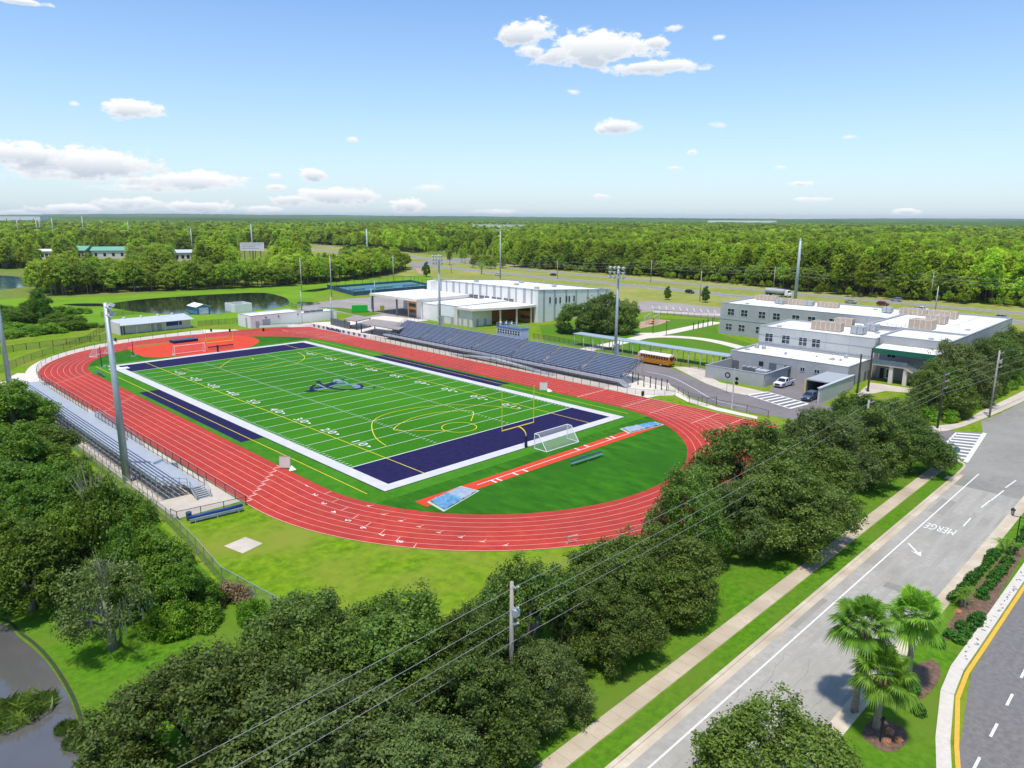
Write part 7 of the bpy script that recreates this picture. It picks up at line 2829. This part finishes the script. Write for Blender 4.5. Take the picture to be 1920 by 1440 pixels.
for w in range(4):
    pts = []
    for k in range(len(LINE) - 1):
        a, c = LINE[k], LINE[k + 1]
        off = -.62 if w < 3 else -.16
        L_ = math.hypot(c[0] - a[0], c[1] - a[1])
        for s in range(16):
            u = s / 16
            sag = 4 * u * (1 - u) * L_ * (.007 if w < 3 else .009)
            pts.append((a[0] + (c[0] - a[0]) * u, a[1] + (c[1] - a[1]) * u + off, HB[k][w] + .28 + (HB[k + 1][w] - HB[k][w]) * u - sag))
    pts.append((LINE[-1][0], LINE[-1][1] - .6, HB[-1][w]))
    o = MB().path(pts, .018 if w < 3 else .022, 5).build('power_line', M['wire'], None)
    tag(o, WN[w], 'wire', 'wires along the road')

# street furniture on the median and corner
t = thing('double_lantern', 'black double lantern post on the median at the right edge', 'street lamp', (11.7, -119.5, .05))
MB().path([(0, 0, 0), (0, 0, .5), (0, 0, .55), (0, 0, 4.4)], [.12, .12, .06, .05], 10).build('post', M['black_metal'], t, loc=(0, 0, 0))
b = MB()
b.beam((-.0, .75, 4.25), (0, -.75, 4.25), .06)
b.build('arm', M['black_metal'], t, loc=(0, 0, 0))
for s in (-1, 1):
    b = MB()
    b.path([(0, s * .72, 4.25), (0, s * .72, 4.4)], [.06, .16], 8)
    b.path([(0, s * .72, 4.85), (0, s * .72, 4.95), (0, s * .72, 5.15)], [.24, .22, .03], 8)
    for q in range(4):
        a = q * math.pi / 2 + .78
        b.beam((.15 * math.cos(a), s * .72 + .15 * math.sin(a), 4.4), (.2 * math.cos(a), s * .72 + .2 * math.sin(a), 4.86), .03)
    lo = b.build('lantern', M['black_metal'], t, loc=(0, 0, 0))
    MB().path([(0, s * .72, 4.41), (0, s * .72, 4.84)], [.12, .17], 8).build('globe', M['lamp_glass'], lo, loc=(0, 0, 0))
x, y, _ = G(1650, 1392)
t = thing('garden_light', 'short black garden light post beside the nearest palm', 'lamp', (x, y, .05))
MB().tube((0, 0, 0), (0, 0, 1.75), .055, .05, 8).build('post', M['black_metal'], t, loc=(0, 0, 0))
MB().box(-.22, .22, -.12, .12, 1.75, 1.86).build('head', M['black_metal'], t, loc=(0, 0, 0))
x, y, _ = G(1790, 872)
t = thing('street_sign', 'traffic sign seen from behind at the pavement corner', 'sign', (x, y, .05), .5)
MB().tube((0, 0, 0), (0, 0, 2.9), .05, .05, 8).build('post', M['steel'], t, loc=(0, 0, 0))
b = MB()
n = 8
vs = [(.04, .48 * math.cos(math.pi / 8 + k * math.pi / 4), 2.3 + .48 * math.sin(math.pi / 8 + k * math.pi / 4)) for k in range(8)]
b.add(vs + [(v[0] + .02, v[1], v[2]) for v in vs], [list(range(8))[::-1], [8 + k for k in range(8)]] + [[k, (k + 1) % 8, 8 + (k + 1) % 8, 8 + k] for k in range(8)])
b.build('plate', M['bench_green'], t, loc=(0, 0, 0))
x, y, _ = G(1372, 768)
t = thing('banner_pole', 'pale steel pole with two round dark signs beside the driveway fence', 'pole', (x, y, 0))
MB().tube((0, 0, 0), (0, 0, 8.0), .16, .12, 10).build('pole', M['lamp_glass'], t, loc=(0, 0, 0))
for k, z in enumerate((5.2, 6.0)):
    b = MB()
    b.path([(.25, -.45, z), (.22, -.45, z)], [.34, .34], 14)
    b.beam((0, 0, z), (.2, -.3, z), .04)
    b.build('round_sign', M['black_metal'], t, loc=(0, 0, 0))
x, y, _ = G(1362, 738)
t = thing('round_sign_post', 'round dark sign on a thin post on the grass by the utility yard', 'sign', (x, y, 0))
MB().tube((0, 0, 0), (0, 0, 3.4), .05, .05, 6).build('post', M['mesh_grey'] if False else M['steel'], t, loc=(0, 0, 0))
b = MB()
b.path([(-.04, 0, 3.9), (.0, 0, 3.9)], [.62, .62], 18)
b.build('plate', M['black_metal'], t, loc=(0, 0, 0))
b = MB()
b.path([(-.06, 0, 3.9), (-.05, 0, 3.9)], [.36, .36], 16)
b.build('emblem', M['hvac_grey'], t, loc=(0, 0, 0))
for px, py, h, lab in [(1607, 737, 8.2, 'slim dark pole left on the school forecourt'), (1627, 734, 9.2, 'slim dark pole right on the school forecourt')]:
    x, y, _ = G(px, py)
    o = MB().path([(0, 0, 0), (.05, 0, h * .5), (.1, .05, h)], [.22, .20, .16], 8).path([(0, 0, 0), (0, 0, .3)], [.3, .3], 8).build('forecourt_pole', M['wood_dark'], None, loc=(0, 0, 0))
    o.location = (x, y, 0)
    tag(o, lab, 'pole')
x, y, _ = G(1192, 679)
o = MB().box(-.15, .15, -.15, .15, 0, 2.6).box(-.25, .25, -.2, .2, 2.6, 3.4).build('camera_post', M['curb'], None, loc=(0, 0, 0))
o.location = (x - 3.6, y - 3.4, 0)
tag(o, 'pale post with grey box before the school bus', 'post')
x, y, _ = G(1845, 919)
o = MB().box(-.7, .7, -.35, .35, 0, .10).box(-.5, .5, -.36, -.355, .02, .09).build('storm_drain', M['curb'], None, loc=(0, 0, 0))
x, y, _ = G(1778, 897)
o.location = (x, y, .02)
tag(o, 'concrete storm drain lid on the verge near the kerb ramp', 'drain')


# ---------------------------------------------------------------- masts and poles farther away
def mast(px, ytop, dist=None, base=None, r=.25, m='hvac_grey', lab='', name='mast', bar=0, cat='mast', grp=None):
    d = (px - 960) / FOC * RIGHT - (ytop - 720) / FOC * UP + FWD
    if base:
        x, y, _ = G(*base)
        k = math.hypot(x - CAM[0], y - CAM[1]) / math.hypot(d[0], d[1])
    else:
        k = dist / math.hypot(d[0], d[1])
        x, y = CAM[0] + d[0] * k, CAM[1] + d[1] * k
    h = CAM[2] + d[2] * k
    t = thing(name, lab, cat, (x, y, 0), YAW * -1, grp)
    MB().path([(0, 0, 0), (0, 0, h)], [r, r * .7], 10).build('pole', M[m], t, loc=(0, 0, 0), smooth=True)
    if bar:
        b = MB()
        b.beam((-bar, 0, h), (bar, 0, h), .25)
        for q in (-1, -.5, 0, .5, 1):
            b.cbox((bar * q, 0, h - .3), (.6, .6, .45))
        b.build('lamp_bar', M[m], t, loc=(0, 0, 0))
    else:
        MB().path([(0, 0, h), (0, 0, h + .3)], [r * .9, r * .5], 8).build('cap', M[m], t, loc=(0, 0, 0))
    return (x, y, h)


mast(937, 430, base=(938, 531), r=.42, lab='tall highway light mast with a lamp bar behind the gymnasium', bar=4.0)
mast(1505, 449, base=(1491, 560), r=.75, m='walk_roof', lab='thick pale monopole behind the rear school roof')
mast(687, 429, dist=560, r=.75, m='walk_roof', lab='thick pale monopole above the middle woodland')
mast(470, 419, dist=620, r=.6, lab='thin monopole behind the billboard')
mast(357, 427, dist=700, r=.5, lab='pole with white lamp bar above the left woodland', bar=3.0)
for px, yt, lab in [(30, 405, 'leftmost far pylon near the horizon plant'), (66, 407, 'second far pylon from the left'), (72, 406, 'third far pylon from the left, close to the second'), (96, 408, 'far pylon right of the close pair'), (153, 405, 'tall far pylon above the left forest'), (239, 415, 'far pole above the left forest, last towards the middle')]:
    mast(px, yt, dist=1250, r=.9, lab=lab, name='pylon', cat='pylon', grp='pylons towards the horizon')
for px, yt, base, lab in [(563, 483, (566, 548), 'tall white light pole at the left corner of the courts'), (619, 478, (622, 557), 'tall white light pole at the near corner of the courts'), (563, 545, (566, 583), 'white light pole on the grass by the loop road'),
                          (702, 527, (703, 553), 'short white light pole at the front of the courts'), (695, 541, (697, 579), 'white light pole in the car park'), (619, 556, (622, 600), 'grey pole with a small sign behind the field house'), (736, 480, (738, 528), 'grey pole behind the courts')]:
    mast(px, yt, base=base, r=.22, lab=lab, name='light_pole', cat='light pole', grp='light poles round the courts and car park')
HP = []
for px, yt, base, lab in [(846, 483, (846, 512), 'highway utility pole left of the light mast'), (1045, 489, (1045, 523), 'highway utility pole right of the light mast'), (1220, 488, (1220, 529), 'highway utility pole above the stadium light'), (1452, 500, (1450, 544), 'highway utility pole left of the monopole'),
                          (1748, 511, (1744, 565), 'highway utility pole above the main school roof'), (1990, 520, (1985, 590), 'highway utility pole beyond the right edge')]:
    HP.append(mast(px, yt, base=base, r=.20, m='wood_grey', lab=lab, name='highway_pole', cat='utility pole', grp='utility poles along the forest edge'))
mast(1315, 508, base=(1312, 565), r=.20, m='wood_grey', lab='utility pole on the near highway verge behind the courtyard', name='highway_pole', cat='utility pole')
mast(1757, 537, base=(1753, 586), r=.24, lab='grey camera pole on the highway median above the school roof', name='camera_pole', cat='pole')
for w in range(3):
    pts = []
    for k in range(len(HP) - 1):
        a, c = HP[k], HP[k + 1]
        for s in range(12):
            u = s / 12
            pts.append((a[0] + (c[0] - a[0]) * u, a[1] + (c[1] - a[1]) * u, a[2] + (c[2] - a[2]) * u - .3 - 1.5 * w - 4 * u * (1 - u) * 1.4))
    o = MB().path(pts, .035, 4).build('highway_wire', M['wire'], None)
    tag(o, ['top', 'middle', 'lower'][w] + ' wire strung between the poles along the forest edge', 'wire', 'wires along the forest edge')
x, y, _ = G(475, 492)
t = thing('billboard', 'wide pale billboard above the left woodland', 'billboard', (x, y, 0), -.70)
MB().box(-8.6, 8.6, -.3, .3, 9.2, 14.6).build('panel', M['billboard_face'], t, loc=(0, 0, 0))
b = MB()
for (a, c, z0, z1) in ((-8.8, 8.8, 14.6, 14.9), (-8.8, 8.8, 8.9, 9.2), (-8.9, -8.6, 9.2, 14.6), (8.6, 8.9, 9.2, 14.6)):
    b.box(a, c, -.4, .4, z0, z1)
b.build('frame', M['white_paint'], t, loc=(0, 0, 0))
b = MB()
for z, a, c in ((13.2, -7.4, 7.2), (12.0, -7.4, 2.0), (10.6, -7.4, 5.0)):
    b.box(a, c, -.33, -.305, z - .25, z + .25)
b.build('faded_lines', M['hvac_grey'], t, loc=(0, 0, 0))
b = MB()
for x_ in (-6, -2, 2, 6):
    b.box(x_ - .2, x_ + .2, -.2, .2, 0, 8.9)
b.build('posts', M['wood_dark'], t, loc=(0, 0, 0))
x, y, _ = G(903, 514)
t = thing('cabbage_palm', 'squat palm on the grass behind the gymnasium roof', 'palm', (x, y, 0))
MB().path([(0, 0, 0), (0, 0, 5)], [.4, .3], 8).build('trunk', M['palm_bark'], t, loc=(0, 0, 0))
n = 500
d = sph(n)
link('fronds', leaf_mesh('fronds', d * rng.uniform(1.2, 2.6, (n, 1)) + np.array([0, 0, 5.4]), d + rng.normal(size=(n, 3)) * .3, rng.uniform(.5, 1.0, n), [M['wood_leaf']], .25), t)

# ---------------------------------------------------------------- woodland and forest
def forest_tree(name, seed, kind, n, h, rad, leaf):
    r_ = np.random.default_rng(seed)
    tb_ = MB()
    if kind == 'pine':
        ch = h * .36
        # tiers of short branches with needle tufts
        P, Nn = [], []
        m_ = n // 12
        for i in range(m_):
            u = r_.random() ** .8
            z = ch + (h - ch) * u
            rr = rad * math.sqrt(max(.02, 1 - ((u - .38) / .64) ** 2)) * r_.uniform(.3, 1.0)
            a = r_.uniform(0, 6.283)
            c = np.array([rr * math.cos(a), rr * math.sin(a), z + r_.uniform(-.4, .4)])
            P.append(c + r_.normal(size=(12, 3)) * np.array([.45, .45, .35]))
            Nn.append(r_.normal(size=(12, 3)) * .9 + np.array([.4 * math.cos(a), .4 * math.sin(a), 1.2]))
        P, Nn = np.vstack(P), np.vstack(Nn)
        S = r_.uniform(.7, 1.3, len(P)) * leaf
        tb_.path([(0, 0, 0), (0, 0, h * .95)], [.24, .06], 6)
        mats = [M['pine'], M['bark_pine']]
    else:
        lobes = []
        k = 13
        for i in range(k):
            a = i * 2.4 + r_.uniform(-.3, .3)
            q = math.sqrt((i + .4) / k)
            rr = rad * .72 * q
            lr = r_.uniform(.28, .42) * rad
            z = h * .30 + (h * .62) * (1 - .75 * q ** 2) * r_.uniform(.85, 1.05)
            lobes.append((rr * math.cos(a), rr * math.sin(a), max(z, h * .2) - lr * .2, lr))
        area = sum(4 * math.pi * l[3] ** 2 for l in lobes)
        P, Nn, S = lobes_leaves(lobes, n / 9 / area, 9, leaf, .35, 1.0, centre=np.array([0, 0, h * .4]))
        tb_.path([(0, 0, 0), (0, 0, h * .55)], [.26, .12], 6)
        for i in range(4):
            l = lobes[i * 3]
            tb_.path([(0, 0, h * .25), l[:3]], [.12, .03], 4)
        mats = [M['wood_leaf'], M['bark']]
    return leaf_mesh(name, P, Nn, S, mats, .62, extra=tb_)


PINES = [forest_tree('pine_tree', 61 + i, 'pine', 2000, h, r, .85) for i, (h, r) in enumerate([(16.5, 3.0), (17.5, 3.3), (15.5, 2.8)])]
BROAD = [forest_tree('broadleaf_tree', 71 + i, 'broad', 2300, h, r, .80) for i, (h, r) in enumerate([(12.5, 4.3), (11, 4.8), (13.5, 4.2)])]

# forest margin as seen along the picture, pixel column -> pixel row of the margin on the ground
EDGE = [(-400, 572), (0, 554), (100, 554), (300, 546), (450, 541), (570, 535), (700, 521), (755, 509), (768, 500), (776, 474), (850, 468), (925, 468), (936, 500), (960, 501), (1000, 503), (1300, 525), (1600, 556), (1760, 565), (1920, 576), (2300, 605)]


def edge_row(px):
    for (a, b), (c, d) in zip(EDGE[:-1], EDGE[1:]):
        if a <= px <= c:
            return b + (d - b) * (px - a) / (c - a)
    return 600


LOW = [(436, 500, 516, 532), (66, 503, 110, 530), (134, 503, 252, 530), (318, 502, 376, 530), (570, 492, 648, 520)]
HWS = [Vector(p) for p in smooth_loop(HN, 4, False) + smooth_loop(HF, 4, False)]
HWA = np.array([(p.x, p.y) for p in HWS])
GAPS = [(575, 462, 645, 492, 0), (330, 462, 410, 476, 0), (70, 474, 108, 503, 0), (138, 473, 248, 503, 0), (322, 478, 372, 502, 0), (442, 466, 512, 500, 0), (1615, 466, 1712, 474, 0)]     # clearings among the trees


def make_points(r0, r1, step):
    pts = []
    r = r0
    while r < r1:
        s = step(r)
        da = s / r
        a = R(45 - 40)
        while a < R(45 + 40):
            rr = r + random.uniform(-.5, .5) * s
            aa = a + random.uniform(-.5, .5) * da
            X, Y = CAM[0] + rr * math.sin(aa), CAM[1] + rr * math.cos(aa)
            px, py = PX(X, Y)
            if py < edge_row(px):
                ok = True
                for (x0, y0, x1, y1, _) in GAPS:
                    if x0 < px < x1 and y0 < py < y1:
                        ok = False
                if px < 68 and 505 < py:
                    ok = False
                if Y > 240 and ok and np.min(np.hypot(HWA[:, 0] - X, HWA[:, 1] - Y)) < 24:
                    ok = False
                if ok:
                    pts.append((rr, X, Y, px, py))
            a += da
        r += s
    return pts


near_pts = make_points(330, 900, lambda r: 5.2 if r < 620 else 6.0)
far_pts = make_points(900, 2600, lambda r: 6.8 + (r - 900) / 1700 * 9)
near_pts.sort()
left = [p for p in near_pts if p[3] < 770]
right = [p for p in near_pts if p[3] >= 770]


def n01(x, y, s):
    return .5 + .5 * math.sin(x / s + 1.7 * math.sin(y / s * .7)) * math.cos(y / s * 1.3 + .6 * math.sin(x / s * 1.9))


def put(me, p, nm, lab, cat, grp, sc):
    o = link(nm, me, None, (p[1], p[2], 0))
    o.rotation_euler[2] = random.uniform(0, 6.28)
    s = sc * random.uniform(.82, 1.2)
    o.scale = (s * random.uniform(.9, 1.15), s * random.uniform(.9, 1.15), s)
    return tag(o, lab, cat, grp)


NB = NPN = 0
rest = {('p', 0): [], ('p', 1): [], ('p', 2): [], ('b', 0): [], ('b', 1): [], ('b', 2): []}
for i, p in enumerate(left):
    v = random.randrange(3)
    front = p[0] < 520
    if any(x0 < p[3] < x1 and y0 < p[4] < y1 for x0, y0, x1, y1 in LOW):
        put(BROAD[v], p, 'low_tree', 'low leafy tree before the far houses and the billboard', 'tree', 'low trees before the far houses', .55) if random.random() < .42 else None
        continue
    if NB < 230 and front:
        put(BROAD[v], p, 'broadleaf_tree', 'leafy tree in the woodland belt beyond the far pond', 'tree', 'woodland belt beyond the far pond', .80 + .34 * n01(p[1], p[2], 31))
        NB += 1
    else:
        rest[('b' if n01(p[1], p[2], 60) < .75 and p[0] < 640 else random.choice('bbp'), v)].append(p)
for i, p in enumerate(right):
    v = random.randrange(3)
    depth = edge_row(p[3]) - p[4]
    pine = random.random() < (.35 if depth < 6 else .8)
    if pine and NPN < 280:
        put(PINES[v], p, 'pine_tree', 'pine at the front of the forest beyond the highway', 'tree', 'pines at the front of the forest beyond the highway', .95 + .2 * n01(p[1], p[2], 45))
        NPN += 1
    elif not pine and NB < 295 and depth < 8:
        put(BROAD[v], p, 'broadleaf_tree', 'bushy broadleaf tree at the foot of the forest beyond the highway', 'tree', 'broadleaf trees along the highway forest', .75 + .35 * n01(p[1], p[2], 25))
        NB += 1
    else:
        rest[('p' if pine else 'b', v)].append(p)
for p in far_pts:
    rest[('p' if random.random() < .5 else 'b', random.randrange(3))].append(p)
# open field with scattered young pines right of the junction
SCAT = []
for i in range(150):
    px, py = random.uniform(770, 935), random.uniform(470, 486)
    if py > 474 + (px - 770) * .10 and px < 870:
        continue
    x, y, _ = G(px, py)
    if np.min(np.hypot(HWA[:, 0] - x, HWA[:, 1] - y)) < 16:
        continue
    SCAT.append((0, x, y, px, py))
for i, p in enumerate(SCAT[:70]):
    put(PINES[i % 3], p, 'young_pine', 'young pine scattered on the rough field beyond the road junction', 'tree', 'young pines on the rough field', random.uniform(.25, .6))
for px, py, s, lab in [(843, 497, .62, 'pine standing alone on the field left of the two close ones'), (866, 493, .7, 'pine with bare trunk on the field by the side road'), (872, 494, .6, 'second pine with bare trunk on the field by the side road')]:
    x, y, _ = G(px, py)
    put(PINES[1], (0, x, y), 'field_pine', lab, 'tree', None, s)
for i in range(26):
    px = random.uniform(885, 945)
    x, y, _ = G(px, 503 + random.uniform(-9, 2) - (px < 905) * 2)
    put(BROAD[i % 3], (0, x, y), 'edge_bush', 'yellowish bush at the forest corner beside the light mast', 'bush', 'bushes at the forest corner', random.uniform(.3, .62))


for i in range(150):
    px = random.uniform(962, 1935)
    x, y, _ = G(px, edge_row(px) + random.uniform(-1.0, 1.6))
    put(BROAD[i % 3], (0, x, y), 'edge_bush', 'low bush at the foot of the forest along the highway', 'bush', 'bushes at the foot of the highway forest', random.uniform(.18, .42))


def scatter(name, lab, meshobj, pts, smin, smax, zmin=.85, zmax=1.15, z=0.0):
    me = bpy.data.meshes.new(name)
    me.from_pydata([(p[1], p[2], z) for p in pts], [], [])
    o = link(name, me)
    ng = bpy.data.node_groups.new(name, 'GeometryNodeTree')
    ng.interface.new_socket('Geometry', in_out='INPUT', socket_type='NodeSocketGeometry')
    ng.interface.new_socket('Geometry', in_out='OUTPUT', socket_type='NodeSocketGeometry')
    gi, go = ng.nodes.new('NodeGroupInput'), ng.nodes.new('NodeGroupOutput')
    mp = ng.nodes.new('GeometryNodeMeshToPoints')
    io = ng.nodes.new('GeometryNodeInstanceOnPoints')
    oi = ng.nodes.new('GeometryNodeObjectInfo')
    oi.inputs['Object'].default_value = meshobj
    oi.inputs['As Instance'].default_value = True
    rv = ng.nodes.new('FunctionNodeRandomValue')
    rv.data_type = 'FLOAT_VECTOR'
    rv.inputs['Min'].default_value = (0, 0, 0)
    rv.inputs['Max'].default_value = (.04, .04, 6.283)
    rs = ng.nodes.new('FunctionNodeRandomValue')
    rs.data_type = 'FLOAT'
    rs.inputs[2].default_value = smin
    rs.inputs[3].default_value = smax
    rs.inputs['Seed'].default_value = 5
    e2r = ng.nodes.new('FunctionNodeEulerToRotation')
    ng.links.new(gi.outputs[0], mp.inputs[0])
    ng.links.new(mp.outputs[0], io.inputs['Points'])
    ng.links.new(oi.outputs['Geometry'], io.inputs['Instance'])
    ng.links.new(rv.outputs[0], e2r.inputs[0])
    ng.links.new(e2r.outputs[0], io.inputs['Rotation'])
    rz = ng.nodes.new('FunctionNodeRandomValue')
    rz.data_type = 'FLOAT'
    rz.inputs[2].default_value = zmin
    rz.inputs[3].default_value = zmax
    rz.inputs['Seed'].default_value = 9
    cx = ng.nodes.new('ShaderNodeCombineXYZ')
    for q in (0, 1):
        ng.links.new(rs.outputs[1], cx.inputs[q])
    ng.links.new(rz.outputs[1], cx.inputs[2])
    ng.links.new(cx.outputs[0], io.inputs['Scale'])
    ng.links.new(io.outputs[0], go.inputs[0])
    md = o.modifiers.new('scatter', 'NODES')
    md.node_group = ng
    return tag(o, lab, None, None, 'stuff')


src = {}
for o in SC.objects:
    if o.name.startswith('pine_tree') and o.data in PINES:
        src.setdefault(('p', PINES.index(o.data)), o)
    if o.name.startswith('broadleaf_tree') and o.data in BROAD:
        src.setdefault(('b', BROAD.index(o.data)), o)
for (k, v), pts in rest.items():
    nearp = [p for p in pts if p[0] < 900]
    farp = [p for p in pts if p[0] >= 900]
    nm = 'pine_forest' if k == 'p' else 'mixed_forest'
    scatter(nm, 'pines of the forest behind its front rows' if k == 'p' else 'broadleaf trees of the forest behind its front rows', src[(k, v)], nearp, .85, 1.25, .72, 1.12)
    scatter('distant_forest', 'forest stretching far towards the horizon', src[(k, v)], farp, 1.1, 1.9, .65, 1.0)

# forest canopy beyond the single trees, rising to low hills at the horizon
fx = MB()
rows = [2350, 2600, 2900, 3250, 3650, 4100, 4650, 5300, 6100, 7100, 8300, 9800, 11600, 13500]
na = 240
hr = np.random.default_rng(3)
for j, r in enumerate(rows):
    for i in range(na + 1):
        a = R(45 - 48) + R(96) * i / na
        az_ = i / na
        z = 11 + hr.uniform(-2.2, 2.2) if j else 3
        f = max(0, (r - 4200) / 9000)
        z += f * (10 + 15 * math.sin(az_ * 9 + j * .9) + 10 * math.sin(az_ * 23 + j * 2.1) + hr.uniform(-2, 2))
        fx.v.append((CAM[0] + r * math.sin(a), CAM[1] + r * math.cos(a), z))
for j in range(len(rows) - 1):
    for i in range(na):
        q = j * (na + 1) + i
        fx.f.append([q, q + 1, q + na + 2, q + na + 1])
        fx.m.append(0)
fm = mat('far_canopy', (.045, .10, .014), .95, col2=(.13, .22, .028), scale=.035, big=(.026, .062, .022), bigscale=.0009, coords=W, spec=.05, detail=8, ramp=(.4, .6))  # large dark patches are cloud shadows put into the canopy colour
o = fx.build('far_canopy', fm)
tag(o, 'unbroken forest canopy out to the horizon', None, None, 'stuff')

# ---------------------------------------------------------------- air between here and the horizon
hz = MB()
hz.box(-1450, 14100, -1450, 14100, -1.5, 70)
hm = bpy.data.materials.new('haze')
nt, N2, L2 = nodes_of(hm)
N2.remove(N2['Principled BSDF'])
pv = N2.new('ShaderNodeVolumePrincipled')
pv.inputs['Color'].default_value = (.80, .90, 1.0, 1)
pv.inputs['Density'].default_value = HAZE = 4.5e-5
pv.inputs['Anisotropy'].default_value = 0.2
L2.new(pv.outputs[0], N2['Material Output'].inputs['Volume'])
if HAZE > 0:
    o = hz.build('haze', hm)
    tag(o, 'thin summer haze over the whole view', None, None, 'stuff')
